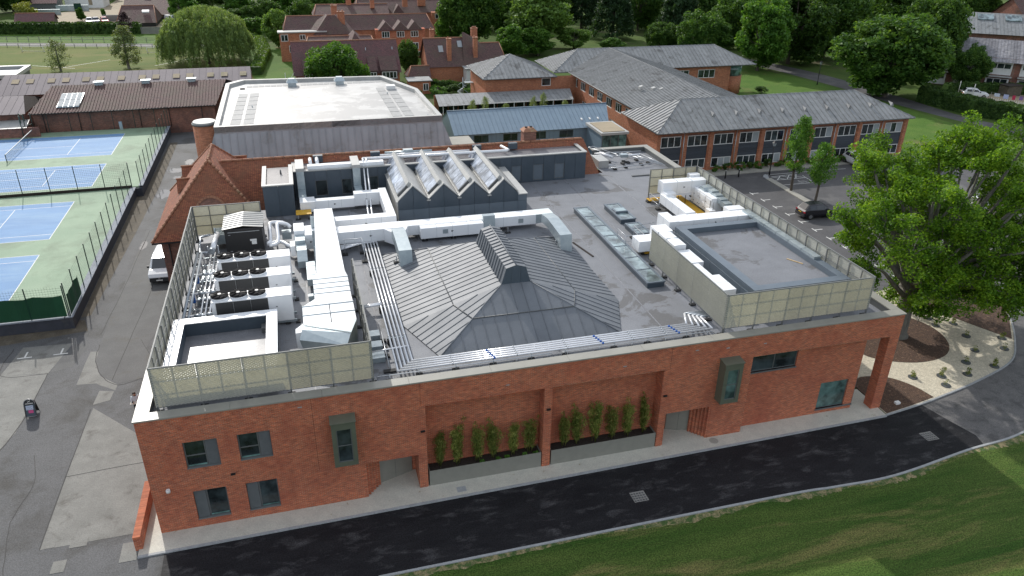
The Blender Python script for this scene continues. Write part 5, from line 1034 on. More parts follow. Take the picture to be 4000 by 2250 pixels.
lead([(74.2,90.0,e),(91.3,90.0,e),(85.3,95.6,rz_),(64.5,95.6,rz_)], (0,1,.4)); lead([(91.3,90.0,e),(91.3,101.2,e),(85.3,95.6,rz_)], (-1,0,.4))
lead([(52.3,90.0,e),(54.9,90.0,e),(64.5,95.6,rz_),(58.5,95.6,rz_)], (0,1,.4)); lead([(52.3,90.0,e),(58.5,95.6,rz_),(52.3,101.2,e)], (1,0,.4)); lead([(58.5,95.6,rz_),(85.3,95.6,rz_),(91.3,101.2,e),(52.3,101.2,e)], (0,-1,.4))
lead([(39.1,86.7,e),(51.8,86.7,e),(45.2,92.9,rz_)], (0,1,.4)); lead([(39.1,86.7,e),(45.2,92.9,rz_),(39.1,99.0,e)], (1,0,.4)); lead([(51.8,86.7,e),(51.8,99.0,e),(45.2,92.9,rz_)], (-1,0,.4)); lead([(39.1,99.0,e),(45.2,92.9,rz_),(51.8,99.0,e)], (0,-1,.4))
for a, b in (((52.6,50.0,e),(58.4,55.85,rz_)),((91.3,50.0,e),(85.2,55.85,rz_)),((58.4,55.85,rz_),(85.2,55.85,rz_)),((64.5,56,rz_),(64.5,95.6,rz_)),((58.5,95.6,rz_),(85.3,95.6,rz_)),((91.3,90,e),(85.3,95.6,rz_)),((52.3,90,e),(58.5,95.6,rz_)),((39.1,86.7,e),(45.2,92.9,rz_)),((51.8,86.7,e),(45.2,92.9,rz_))):
    MB().tube((a,b),.06,6).build('roof_capping', m_lead, SC)
for a, b in (((52.6,50.0),(91.3,50.0)),((52.6,50.0),(52.6,61.7)),((54.9,61.7),(54.9,90)),((39.1,86.7),(51.8,86.7)),((39.1,86.7),(39.1,99)),((74.2,90),(91.3,90)),((52.3,90),(54.9,90))):
    MB().tube(((a[0],a[1],e-.06),(b[0],b[1],e-.06)),.08,6).build('gutter', m_frame, SC)
fs = F(0,50.9,1,0); hs = []
for i in range(10):
    x = 53.65+i*3.76; hs += [(x,x+2.85,3.4,4.83),(x,x+2.85,.4,1.7)]
mb = MB(); wall(mb, fs, 53.1, 90.9, 0, 5.55, [(h[0]-.05,h[1]+.05,.35,4.9,.16) for h in hs[::2]], .16); mb.build('wall', m_brick2, SC)
for i in range(10):
    h1, h2 = hs[2*i], hs[2*i+1]
    window(SC, fs, h1, .16, cols=(0,.35,.66,1), fm=m_wframe, gm=m_glass, fw=.09, blind=.18); window(SC, fs, h2, .16, cols=(0,.35,.66,1), fm=m_wframe, gm=m_glass, fw=.09, blind=.15)
    for q in range(5): MB().fbox(fs, h1[0]-.04,h1[1]+.04,.08,.15,1.72+q*.335,2.04+q*.335).build('spandrel_board', m_spandrel, SC)
    MB().fbox(fs, h1[0]-.05,h1[1]+.05,-.04,.12,4.88,5.05).build('arch_lintel', m_brick3, SC)
    x = h1[0]-.62 if i else 52.9
    if i % 2: MB().tube(((x,50.8,.1),(x,50.8,5.5)),.05,6).build('downpipe', m_galv, SC)
    MB().fbox(fs, h1[1]+.2,h1[1]+.72,-.09,0,0,5.3).build('pier', m_brick2, SC)
mb = MB(); fw_ = F(53.1,61.5,0,-1); wall(mb, fw_, 0, 10.6, 0, 5.55); mb.build('wall', m_brick2, SC)
fl_ = F(55.4,90,0,-1); hl = [(a,a+2.3,3.6,5.0) for a in (1.2,4.9,8.7,12.4,16.1,19.8,23.5)]+[(a,a+2.3,.8,2.0) for a in (6,12,18)]
mb = MB(); wall(mb, fl_, 0, 28.4, 0, 5.55, hl, .12); mb.build('wall', m_brick2, SC)
for h in hl: window(SC, fl_, h, .12, cols=(0,.33,.66,1), fm=m_wframe, gm=m_glass, fw=.1)
mb = MB(); fp = F(39.7,87.3,1,0); hp = [(9.6,11.2,4.0,5.3)]; wall(mb, fp, 0, 15.7, 0, 5.55, hp, .12); mb.face(((39.7,98.5,0),(39.7,87.3,0),(39.7,87.3,5.55),(39.7,98.5,5.55))); mb.build('wall', m_brick2, SC)
window(SC, fp, hp[0], .12, fm=m_wframe, gm=m_glass, fw=.1)
fn = F(74,90.6,1,0); hn = [(1.0,4.2,3.4,4.9),(6.0,9.4,3.4,4.9)]
mb = MB(); wall(mb, fn, 0, 12.5, 0, 5.55, hn, .12); mb.face(((86.5,90.6,0),(86.5,100,0),(86.5,100,5.55),(86.5,90.6,5.55))); mb.build('wall', m_brick2, SC)
for h in hn: window(SC, fn, h, .12, cols=(0,.35,.66,1), fm=m_wframe, gm=m_glass, fw=.1); MB().fbox(fn,h[0],h[1],.02,.1,2.2,3.35).build('spandrel_board', m_spandrel, SC)
dm = MB(); dm.cyl(88.2,93.5,0,3.3,2.2,24); dm.build('bay_wall', m_brick2, SC); dm = MB(); dm.cyl(88.2,93.5,3.35,5.3,2.1,24); dm.build('bay_glazing', m_gglass, SC)
for i in range(9):                                       # little roof vents
    x = 61.5+i*3.45; z = e+(52.6-50)/5.85*2.8
    m = MB(); m.face(((x-.25,52.3,z-.05),(x+.25,52.3,z-.05),(x,52.35,z+.38))); m.face(((x-.25,52.3,z-.05),(x,52.35,z+.38),(x,53.3,z+.45))); m.face(((x+.25,52.3,z-.05),(x,53.3,z+.45),(x,52.35,z+.38))); m.build('roof_vent', m_lead, SC)
for x, y in ((58.6,68.8),(60,67.5),(60.9,66.8)): MB().hexa(((x-.25,y-.3,7.0),(x+.25,y-.3,7.0),(x+.25,y+.3,7.1),(x-.25,y+.3,7.1),(x-.25,y-.3,7.35),(x+.25,y-.3,7.5),(x+.25,y+.3,7.5),(x-.25,y+.3,7.35))).build('roof_vent', m_light, SC)
# ---------------------------------------------------------------- barns behind the courts
BA = thing('tiled_barn', 'brick barn with a ribbed brown pantile roof beside the courts', 'barn', (-14,88,0))
strips(BA, [(-26.6,84.6,3.9),(-1.9,85.0,3.9),(-.6,93,6.0),(-25.0,93,6.0)], (0,1,.25), .42, m_tile2, 'tile_row', .07, .16)
strips(BA, [(-25.0,93,6.0),(-.6,93,6.0),(1,99,4.2),(-26,99,4.2)], (0,-1,.25), .8, m_tile2, 'tile_row', .06, .12)
mb = MB(); fb = F(0,85.4,1,0); wall(mb, fb, -26.3, -2.2, 0, 3.95); mb.face(((-26.3,98,0),(-26.3,85.4,0),(-26.3,85.4,3.9),(-25,93,5.9))); mb.build('wall', m_brick3, BA)
MB().tube(((-26.6,84.5,3.85),(-1.9,84.9,3.85)),.07,6).build('gutter', m_black, BA)
for x in (-25,-20.5,-12.5,-8.5,-4): MB().tube(((x,85.3,1),(x,85.3,3.8)),.05,6).build('downpipe', m_black, BA)
sk = MB().hexa(((-23.2,85.9,4.32),(-20.3,85.9,4.32),(-20.1,89.9,5.37),(-23.0,89.9,5.37),(-23.2,85.9,4.42),(-20.3,85.9,4.42),(-20.1,89.9,5.47),(-23.0,89.9,5.47))).build('rooflight_frame', m_galv, BA)
for i in range(4):
    for j in range(2):
        xa, ya = -23.1+i*.72, 86.0+j*1.95; za = 4.43+(ya-85.9)*.2625
        MB().hexa(((xa,ya,za),(xa+.64,ya,za),(xa+.66,ya+1.85,za+.485),(xa+.02,ya+1.85,za+.485),(xa,ya,za+.03),(xa+.64,ya,za+.03),(xa+.66,ya+1.85,za+.515),(xa+.02,ya+1.85,za+.515))).build('pane', m_blind, sk)
for x in (-18.6,-12.1,-5.6): MB().box(x-.55,x+.55,92.5,93.3,5.8,6.35).build('ridge_vent', m_galv, BA); MB().box(x-.7,x+.7,92.4,93.4,6.36,6.42).build('ridge_vent', m_galv, BA)
PB = thing('long_barn', 'long low barn with a pale mauve metal roof and square rooflights', 'barn', (-15,98,0))
m_mauve = pbr('mauve roof sheet', (.155,.132,.145), (.135,.115,.127), .5, .7, spec=.2, orand=.03, fine=.05)
strips(PB, [(-34,93.6,4.7),(3.1,93.9,4.7),(2.9,100.2,6.55),(-32.8,100,6.55)], (0,1,.3), 1.0, m_mauve, 'roof_sheet', .03, .04)
strips(PB, [(-32.8,100,6.55),(2.9,100.2,6.55),(2.9,106.5,4.7),(-34,106.5,4.7)], (0,-1,.3), 1.0, m_mauve, 'roof_sheet', .03, .04)
MB().box(-33.5,2.7,94.2,106,0,4.6).build('wall', m_brick3, PB); MB().box(-33.5,-30,93.5,94.1,0,4.6).build('wall', m_light, PB)
poly('gable_end', ((2.75,94.0,4.6),(2.75,106.4,4.6),(2.75,100.2,6.5)), m_frame, PB)
for x in (-31.0,-29.0,-26.1,-24.1,-21.3,-19.3,-16.3,-13.3,-11.3,-8.3,-6.3,-3.2,-1.1,1.8): MB().hexa(((x-.5,97.0,5.72),(x+.5,97.0,5.72),(x+.5,98.3,6.1),(x-.5,98.3,6.1),(x-.5,97.0,5.76),(x+.5,97.0,5.76),(x+.5,98.3,6.14),(x-.5,98.3,6.14))).build('rooflight', m_dirt, PB)
PP = thing('barn_porch', 'mauve roofed porch block at the left end of the brown barn', 'barn', (-34,88,0))
strips(PP, [(-50,84.3,3.9),(-27.0,84.9,3.9),(-28.4,91,5.2),(-50,91,5.2)], (0,1,.2), 1.0, m_mauve, 'roof_sheet', .03, .04)
poly('gable_end', ((-27.2,85.0,3.85),(-26.9,96,3.9),(-28.4,91,5.15)), m_soil, PP); MB().box(-50,-27.4,85.6,96,0,3.8).build('wall', m_brick3, PP)
strips(PP, [(-50,82.4,2.5),(-26.6,82.6,2.5),(-26.8,85.4,3.0),(-50,85.4,3.0)], (0,1,.2), 1.2, m_light, 'canopy_sheet', .03, .04); MB().box(-50,-25.2,82.9,83.1,0,2.45).build('wall', m_brick3, PP); MB().box(-32.5,-30.8,82.85,82.9,1.3,1.8).build('vent_panel', m_galv, PP)
FB = thing('flat_roof_block', 'flat roofed block with a blue grey roof at the left picture edge', 'building', (-45,113,0))
MB().box(-60,-34.3,109,117,0,4.4).build('wall', m_frame, FB); MB().box(-60,-34.9,109.6,116.4,4.4,4.5).build('roof', m_clad2, FB)
for q in ((-60,-34,108.7,109.4),(-60,-34,116.7,117.4),(-34.7,-34,109.41,116.69)): MB().box(*q,4.41,5.0).build('parapet', m_light, FB)
# ---------------------------------------------------------------- houses in the background
def gable_house(name, label, cat, x0, x1, y0, y1, ez_, rz_, wallm, tilem, hip=(0,0), base=0.0, over=.35):
    """Simple pitched house: ridge along x, optional hipped ends; returns the thing."""
    t = thing(name, label, cat, ((x0+x1)/2,(y0+y1)/2,base)); ym_ = (y0+y1)/2; a, b = x0-over+hip[0]*1.0, x1+over-hip[1]*1.0; X0, X1 = x0-over, x1+over; Y0, Y1 = y0-over, y1+over
    r = MB(); r.face(((X0,Y0,ez_),(X1,Y0,ez_),(b,ym_,rz_),(a,ym_,rz_))); r.face(((X1,Y1,ez_),(X0,Y1,ez_),(a,ym_,rz_),(b,ym_,rz_)))
    if hip[0]: r.face(((X0,Y1,ez_),(X0,Y0,ez_),(a,ym_,rz_)))
    if hip[1]: r.face(((X1,Y0,ez_),(X1,Y1,ez_),(b,ym_,rz_)))
    ro = r.build('roof', tilem, t); MB().tube(((a,ym_,rz_),(b,ym_,rz_)),.13,6).build('ridge_tile', m_ridge, ro)
    for hp, X_, q in ((hip[0],X0,a),(hip[1],X1,b)):
        if hp:
            for yy in (Y0,Y1): MB().tube(((X_,yy,ez_),(q,ym_,rz_)),.10,5).build('hip_tile', m_ridge, ro)
    wl = MB(); wl.box(x0,x1,y0,y1,base,ez_)
    if not hip[0]: wl.face(((x0,y0,ez_),(x0,y1,ez_),(x0,ym_,rz_-.15)))
    if not hip[1]: wl.face(((x1,y0,ez_),(x1,ym_,rz_-.15),(x1,y1,ez_)))
    wl.build('wall', wallm, t); return t
def bay_window(t, x0, x1, y, z0, z1, cols=2, dep=.0):
    f_ = F(0,y,1,0); window(t, f_, (x0,x1,z0,z1), .02-dep, cols=[i/cols for i in range(cols+1)], fm=m_wframe, gm=m_glass, fw=.1)
def stack(t, x, y, z0, z1, w_=.9, pots=2):
    o = MB().box(x-w_/2,x+w_/2,y-.4,y+.4,z0,z1).build('chimney', m_brick2, t); MB().box(x-w_/2-.08,x+w_/2+.08,y-.48,y+.48,z1,z1+.15).build('chimney_cap', m_ridge, o)
    for i in range(pots): MB().cyl(x-w_/4+i*w_/2/max(1,pots-1)*1.0,y,z1+.15,z1+.45,.13,8).build('chimney_pot', m_brick2, o)
h1 = gable_house('tiled_house', 'house with a huge mauve tiled roof behind the pale hall roof', 'house', 10.0,28.6,108.9,119.5,3.0,8.1,m_brick2,m_tile3)
for x0, x1, c_ in ((11.6,13.0,2),(23.2,24.3,2),(25.3,28.0,4)):
    d = MB(); d.box(x0-.15,x1+.15,108.0,111.0,2.0,3.55); do = d.build('dormer', m_tile2, h1); MB().hexa(((x0-.25,107.8,3.5),(x1+.25,107.8,3.5),(x1+.25,112.4,6.0),(x0-.25,112.4,6.0),(x0-.25,107.8,3.62),(x1+.25,107.8,3.62),(x1+.25,112.4,6.1),(x0-.25,112.4,6.1))).build('dormer_roof', m_tile2, do)
    bay_window(h1, x0, x1, 107.98, 2.1, 3.35, c_)
for x in (23.0,27.9): MB().cyl(x,112.5,5.5,7.0,.07,6).build('vent_pipe', m_galv, h1)
st = thing('fire_stairs', 'small white fire escape beside the mauve roofed house', 'stairs', (8.9,110,0))
for i in range(8): MB().box(8.2+i*.16,8.6+i*.16,109.2,110.2,.3*i,.3*i+.06).build('tread', m_galv, st)
for x in (8.2,9.8): MB().tube(((x,109.2,0),(x,109.2,3.6)),.05,6).build('post', m_wframe, st)
MB().tube(((8.2,109.2,1.2),(9.8,109.2,3.6)),.04,6).build('handrail', m_wframe, st)
h2 = gable_house('tiled_house', 'brown roofed house with tall chimneys and two roof windows', 'house', 34.8,43.0,112.3,122,3.0,7.6,m_brick2,m_tile2)
rr = MB(); rr.face(((41.5,112.0,3.0),(45.5,112.0,3.0),(42.6,117,8.6),(42.3,117.2,8.6))); rr.face(((42.6,117,8.6),(45.5,112.0,3.0),(49,113,3.0),(45.2,117,7.2))); rr.build('cross_roof', m_tile2, h2)
h2b = gable_house('tiled_house', 'lower brown roofed house joined to the right of the chimney house', 'house', 43.5,50.2,112.8,120,2.8,6.6,m_brick2,m_tile2,(0,1))
stack(h2,38.9,113.4,2.5,7.9,.8,1); stack(h2,44.1,113.6,3.2,8.0,.8,1); stack(h2,45.0,118.5,6.0,9.0,1.2,3); stack(h2,37.0,121,6.5,8.6,.8,1)
for x, z in ((37.6,5.3),(41.5,6.0)): MB().hexa(((x-.45,112.3+(z-3)*1.06-.1,z+.02),(x+.45,112.3+(z-3)*1.06-.1,z+.02),(x+.45,113.3+(z-3)*1.06,z+1.05),(x-.45,113.3+(z-3)*1.06,z+1.05),(x-.45,112.2+(z-3)*1.06-.1,z+.1),(x+.45,112.2+(z-3)*1.06-.1,z+.1),(x+.45,113.2+(z-3)*1.06,z+1.13),(x-.45,113.2+(z-3)*1.06,z+1.13))).build('roof_window', m_blind, h2)
d = MB(); d.box(41.4,44.2,109.2,112.2,.0,2.9); do = d.build('porch', m_wframe, h2); MB().box(41.1,44.5,108.9,112.4,2.95,3.1).build('porch_roof', m_lead, do); bay_window(h2, 42.0,42.9,109.18,1.3,2.6,1)
an = gable_house('garden_store', 'low store with a mossy tiled roof between the two houses', 'shed', 30.6,34.4,110.4,114,1.6,3.4,m_brick2,m_tile2,(1,0))
lt = thing('lean_to', 'small brick lean-to with a white window beside the hall roof corner', 'shed', (32,104.5,0)); MB().box(29.6,33.4,103.4,106.5,0,2.3).build('wall', m_brick2, lt); MB().box(29.3,33.7,103.1,106.8,2.31,2.45).build('roof', m_lead, lt); bay_window(lt,32.0,33.0,103.38,.6,1.9,2)
# the big house
bh = gable_house('big_house', 'long three storey brick house with a dark tiled roof and three dormers', 'house', 8.8,41.0,142.6,150.5,5.9,8.6,m_brick2,m_tile2,(1,1))
MB().box(7.6,17.3,140.6,143,0,5.9).build('front_bay', m_brick2, bh); MB().box(7.3,17.6,140.3,143.2,5.92,6.15).build('bay_parapet', m_light, bh)
for x0, x1, z0, z1 in ((7.9,9.4,4.2,5.6),(11.8,13.0,4.4,5.5),(9.4,10.4,1.9,3.3)): bay_window(bh, x0, x1, 140.58, z0, z1, 2)
MB().box(28.0,39.0,140.8,142.7,0,6.1).build('front_bay', m_brick, bh)
for i, x in enumerate((30.3,33.6,36.7)):
    m = MB(); m.face(((x-1.75,140.4,5.9),(x+1.75,140.4,5.9),(x,141.0,7.7))); m.face(((x-1.75,140.4,5.9),(x,141.0,7.7),(x,145,7.7),(x-1.75,144.5,6.3))); m.face(((x+1.75,140.4,5.9),(x+1.75,144.5,6.3),(x,145,7.7),(x,141.0,7.7))); do = m.build('dormer_roof', m_tile2, bh)
    bay_window(bh, x-.95, x+.75, 140.76, 4.4, 5.7, 3)
bay_window(bh,36.0,37.4,140.76,1.8,3.2,2); bay_window(bh,37.3,38.3,140.76,-.0+.2,1.3,2)
cg = MB(); cg.face(((14.8,140.2,5.4),(22.5,140.2,5.4),(19.8,143,9.0),(18.0,143,9.0))); cg.face(((22.5,140.2,5.4),(24.5,144,6.2),(19.8,146,9.0),(19.8,143,9.0))); cg.face(((14.8,140.2,5.4),(18.0,143,9.0),(18.0,146,9.0),(13,144,6.2))); cg.build('cross_roof', m_tile2, bh)
stack(bh,21.0,143.5,6.5,9.6,1.5,2); stack(bh,20.0,150,7.5,10.2,1.3,1)
gh = gable_house('tiled_house', 'middle house with hipped brown roof and gables between mauve roof and big house', 'house', 12.6,26.5,126,134,4.6,6.6,m_brick2,m_tile2,(1,1))
cg = MB(); cg.face(((20.5,124.6,4.4),(24.5,124.6,4.4),(22.4,127,7.6))); cg.face(((20.5,124.6,4.4),(22.4,127,7.6),(22.4,131,7.6),(19.8,130,5.4))); cg.face(((24.5,124.6,4.4),(25.2,130,5.4),(22.4,131,7.6),(22.4,127,7.6))); cg.build('cross_roof', m_tile2, gh)
b1 = gable_house('rear_house', 'rear house with a dark hipped roof peeping over the big house', 'house', 16,33.5,161,170,6.4,8.8,m_brick2,m_tile2,(1,0)); stack(b1,24.5,165.5,8,9.9,1.2,2); stack(b1,30,163.5,8,9.8,1.0,1)
b2 = gable_house('rear_house', 'farthest brick house with gabled dormers at the top of the picture', 'house', 27,50.5,173,184,5.6,9.0,m_brick2,m_tile2,(1,1)); stack(b2,39.5,174,7.0,9.2,1.3,2); stack(b2,44,175,7.0,10,2.0,3)
for x in (34.5,37.6): m = MB(); m.face(((x-1.5,172.3,5.6),(x+1.5,172.3,5.6),(x,172.8,7.6))); m.face(((x-1.5,172.3,5.6),(x,172.8,7.6),(x,176,7.6),(x-1.5,175.5,6.0))); m.face(((x+1.5,172.3,5.6),(x+1.5,175.5,6.0),(x,176,7.6),(x,172.8,7.6))); m.build('dormer_roof', m_tile2, b2); bay_window(b2,x-.7,x+.7,172.95,4.3,5.5,3)
MB().box(46,50.4,171,173,0,5.8).build('front_bay', m_brick2, b2); bay_window(b2,46.8,48.6,170.98,4.3,5.5,2)
# farm at the top left
f1 = gable_house('farm_shed', 'small red tiled shed with a black gable behind the long hedge', 'shed', -60.5,-51.5,206.5,211.5,1.1,3.0,m_black,m_tile3)
f2_ = gable_house('farm_barn', 'dark barn with a broad brown hipped roof right of the parked cars', 'barn', -34.5,-25.0,200.5,213,1.0,4.8,m_black,m_tile2,(1,1))
f3 = gable_house('farm_barn', 'long brown roofed barn rising behind the hipped barn', 'barn', -35.5,-22.5,216,238,1.2,5.6,m_black,m_tile2)
f4 = gable_house('farm_barn', 'rearmost brown barn roof at the top edge beside the trees', 'barn', -33,-18.5,240,262,1.5,6.5,m_black,m_tile2)
for i, (x, y, z) in enumerate(((-29.5,224,4.6),(-27.5,203.5,3.6),(-27,246,4.4))): MB().hexa(((x-.9,y,z-.4),(x+.9,y,z-.4),(x+.9,y+.8,z-.1),(x-.9,y+.8,z-.1),(x-.9,y,z+.0),(x+.9,y,z+.0),(x+.9,y+.8,z+.3),(x-.9,y+.8,z+.3))).build('rooflight', m_white2, (f3,f2_,f4)[i])
f5 = gable_house('white_cottage', 'white rendered cottage with a brown door at the top of the farm yard', 'house', -57,-46,246.5,256,3.2,7.0,m_white2,m_tile3); MB().box(-50.2,-49.2,246.42,246.5,.9,3.0).build('door', m_dirt, f5)
f6 = gable_house('cart_shed', 'open fronted cart shed with a red roof beside the white cottage', 'shed', -66,-58,240,248,2.2,4.6,m_frame,m_tile3)
fw1 = tag(MB().box(-58,-49,238.9,239.3,0,1.7).build('flint_wall', m_galv), 'grey yard wall below the white cottage', 'wall')
fw2 = tag(MB().box(-62,-55,230.5,231,0,1.5).build('flint_wall', m_galv), 'grey yard wall beside the yellow green bush', 'wall')
fw3 = tag(MB().box(-40.5,-33,213.5,214,0,1.6).build('flint_wall', m_track), 'brown yard wall behind the parked farm cars', 'wall')
gn = tag(MB().box(-52.8,-50.8,238.2,238.3,0,2.3).build('green_sheet', m_net), 'green debris sheet hung on the yard wall', 'sheet')
bf = thing('board_fence', 'grey board fence right of the long hedge', 'fence', (-22,187,0))
for i in range(46): MB().box(-27+i*.22,-26.8+i*.22,187-i*.03,187.05-i*.03,0,1.7).build('board', m_track, bf)
# building at the far right edge
FR_ = thing('far_school_block', 'brick block with streaky grey roof and white balcony windows at the right edge', 'building', (150,90,0))
fq = F(131.5,93.5,26,-24); Lq = 36
def P3(a, n, z): return fq.p(a,n,z)
mb = MB(); wall(mb, fq, 0, Lq, 0, 6.0); mb.build('wall', m_brick3, FR_)
strips(FR_, [P3(-1.2,-1.4,5.4),P3(Lq,-1.4,5.4),P3(Lq,6.5,8.6),P3(-1.2,6.5,8.6)], Vector(P3(0,1,.45))-Vector(P3(0,0,0)), .55, m_lead2)
strips(FR_, [P3(-1.2,6.5,8.6),P3(Lq,6.5,8.6),P3(Lq,14,5.4),P3(-1.2,14,5.4)], Vector(P3(0,-1,.4))-Vector(P3(0,0,0)), .55, m_lead2)
for i in range(6):
    a = .8+i*5.4
    MB().fbox(fq,a,a+4.0,-.06,-.01,2.9,5.2).build('panel', m_wframe, FR_); MB().fbox(fq,a,a+4.0,-.06,-.01,.1,2.2).build('panel', m_wframe, FR_)
    for z0 in (4.0,1.1): window(FR_, fq, (a+.2,a+3.8,z0,z0+1.1), -.06, cols=(0,.33,.66,1), fm=m_wframe, gm=m_glass, fw=.12)
    MB().fbox(fq,a-.2,a+4.2,-1.0,-.08,2.55,2.75).build('balcony', m_light, FR_)
FS = thing('far_school_roof', 'second grey roofed block with rooflights behind the far right block', 'building', (185,125,0)); fq2 = F(158,128,28,-20)
MB().fbox(fq2,0,50,0,12,0,5.2).build('wall', m_brick3, FS); strips(FS, [fq2.p(-1,-1,5),fq2.p(50,-1,5),fq2.p(50,7,9),fq2.p(-1,7,9)], Vector(fq2.p(0,1,.45))-Vector(fq2.p(0,0,0)), .8, m_lead)
for i in range(5): MB().hexa((fq2.p(3+i*6,4,7.6),fq2.p(6.5+i*6,4,7.6),fq2.p(6.5+i*6,6,8.6),fq2.p(3+i*6,6,8.6),fq2.p(3+i*6,4,7.8),fq2.p(6.5+i*6,4,7.8),fq2.p(6.5+i*6,6,8.8),fq2.p(3+i*6,6,8.8))).build('rooflight', m_sky, FS)
fh = gable_house('far_house', 'dark roofed brick house in the top right corner', 'house', 205,222,138,150,5,10,m_brick3,m_tile2)
# ---------------------------------------------------------------- tennis courts
ct = struct(MB().prism([(-60,25.9),(-9.75,25.9),(-9.75,57.6),(-60,56.2)], .0, 1.0).build('tennis_court', m_cgreen))
cu = struct(MB().prism([(-60,56.25),(-9.75,57.65),(-9.0,57.65),(-8.9,84.9),(-60,84.9)], .0, 1.12).build('tennis_court', m_cgreen))
def court(xb, y0, y1, z, parent, near=None, far=None):
    L_ = 23.77; x0 = xb-L_; o = struct(MB().sheet(rect(x0,xb,y0,y1), z+.004).build('court_surface', m_cblue, parent))
    y0_, y1_ = near or y0, far or y1; ym_ = (y0_+y1_)/2; w_ = .06; ls = []
    ls += [rect(xb-w_,xb,y0,y1), rect(x0,x0+w_,y0,y1), rect(x0,xb,y0,y0+w_), rect(x0,xb,y1-w_,y1), rect(x0,xb,y0+1.37,y0+1.43), rect(x0,xb,y1-1.43,y1-1.37)]
    for q in (x0+5.48, xb-5.48): ls.append(rect(q-.03,q+.03,y0+1.4,y1-1.4))
    ls.append(rect(x0+5.48,xb-5.48,ym_-.03,ym_+.03))
    for q in ls: MB().sheet(q, z+.008).build('court_line', m_paint, parent)
court(-15.05,28.5,39.45,1.0,ct); court(-15.1,43.2,54.2,1.0,ct); court(-14.2,58.7,67.7,1.12,cu); court(-14.3,71.5,82.2,1.12,cu)
nt_ = thing('tennis_net', 'sagging tennis net across the far blue court', 'net', (-26.1,77,1.1)); 
for y in (70.7,83.0): MB().tube(((-26.1,y,1.1),(-26.1,y,2.2)),.05,6).build('net_post', m_green, nt_)
V_ = []
for i in range(62): y = 70.7+i*.2; V_ += [(-26.1,y,1.15),(-26.1,y+.03,1.15),(-26.1,y+.03,2.1),(-26.1,y,2.1)]
for i in range(6): z = 1.2+i*.16; V_ += [(-26.1,70.7,z),(-26.1,83,z),(-26.1,83,z+.025),(-26.1,70.7,z+.025)]
obj('netting', quadmesh('netting', np.array(V_), m_wire), nt_); MB().box(-26.13,-26.07,70.7,83,2.08,2.16).build('net_band', m_paint, nt_)
rw = thing('retaining_wall', 'dark rendered retaining wall with pale coping along the tennis courts', 'wall', (-9.5,42,0))
for q in ((-9.74,-9.45,25.6,57.6),): MB().box(*q,0,.98).build('wall', m_wall, rw)
MB().box(-8.98,-8.7,57.61,85,0,.98).build('wall', m_wall, rw); MB().box(-60,-9.75,25.6,25.88,0,.98).build('wall', m_wall, rw); MB().box(-9.73,-8.7,57.3,57.6,0,.975).build('wall', m_wall, rw)
for i in range(16): MB().box(-9.95,-9.38,25.55+i*2.0,25.55+i*2.0+1.98,.985,1.06).build('coping', m_wtop, rw)
for i in range(14): MB().box(-9.1,-8.62,57.62+i*1.95,57.62+i*1.95+1.93,1.125,1.19).build('coping', m_wtop, rw)
for i in range(17): MB().box(-60+i*2.94,-57.08+i*2.94,25.5,25.95,.985,1.06).build('coping', m_wtop, rw)
def fence(label, pts, z, h, posts, net=None):
    t = thing('court_fence', label, 'fence', (pts[0][0],pts[0][1],z), 'green mesh fences round the courts')
    (xa,ya),(xb,yb) = pts; L_ = math.dist(pts[0],pts[1]); u = ((xb-xa)/L_,(yb-ya)/L_); k = max(1, round(L_/posts)); s = L_/k
    f_ = F(xa,ya,u[0],u[1],z)
    for i in range(k+1): MB().fbox(f_,i*s-.035,i*s+.035,-.035,.035,0,h).build('post', m_green, t)
    for i in range(k):
        V_ = []; a0, a1 = i*s+.04, (i+1)*s-.04
        for j in range(int(h/.2)): zz = .1+j*.2; V_ += [f_.p(a0,0,zz),f_.p(a1,0,zz),f_.p(a1,0,zz+.014),f_.p(a0,0,zz+.014)]
        for j in range(int((a1-a0)/.2)): aa = a0+j*.2; V_ += [f_.p(aa,0,.05),f_.p(aa+.010,0,.05),f_.p(aa+.010,0,h-.05),f_.p(aa,0,h-.05)]
        obj('wire_panel', quadmesh('wire_panel', np.array(V_), m_wire), t)
    if net:
        a0, a1, hn = net; g = MB(); k2 = 30
        for i in range(k2):
            p, q = a0+(a1-a0)*i/k2, a0+(a1-a0)*(i+1)/k2; hz = lambda a: hn-.16*abs(math.sin(a*1.3))
            g.face((f_.p(p,-.05,.05),f_.p(q,-.05,.05),f_.p(q,-.05-.05*math.sin(q*4),hz(q)),f_.p(p,-.05-.05*math.sin(p*4),hz(p))))
        g.build('debris_netting', m_net, t)
fence('green fence along the yard beside the near courts', ((-9.6,25.75),(-9.75,57.4)), 1.06, 2.95, 2.55, (.1,4.0,1.9))
fence('green fence along the yard beside the far courts', ((-8.85,57.7),(-8.75,84.8)), 1.19, 2.9, 2.5)
fence('green fence with dark netting facing the yard', ((-60,25.72),(-9.7,25.72)), 1.06, 2.75, 2.6, (30,50.2,2.0))
fence('green fence dividing the near courts from the far courts', ((-60,56.2),(-9.8,57.55)), 1.15, 2.9, 2.75)
fence('green fence in front of the brown barn wall', ((-27.3,84.9),(-10.5,84.9)), 1.1, 2.7, 2.8)
dk = tag(MB().hexa(((-60,56.1,1.0),(-9.8,57.45,1.0),(-9.8,57.55,1.0),(-60,56.2,1.0),(-60,56.1,1.32),(-9.8,57.45,1.32),(-9.8,57.55,1.32),(-60,56.2,1.32))).build('kick_board', m_soil), 'dark board along the foot of the dividing court fence', 'board')
gt = thing('court_gate', 'tall dark green gate frame at the corner of the far court', 'gate', (-27,84,1.1))
for x, y in ((-27.6,84.2),(-26.9,83.2),(-26.3,84.4),(-27.2,82.6)): MB().tube(((x,y,1.0),(x,y,4.2)),.06,6).build('post', m_green, gt)
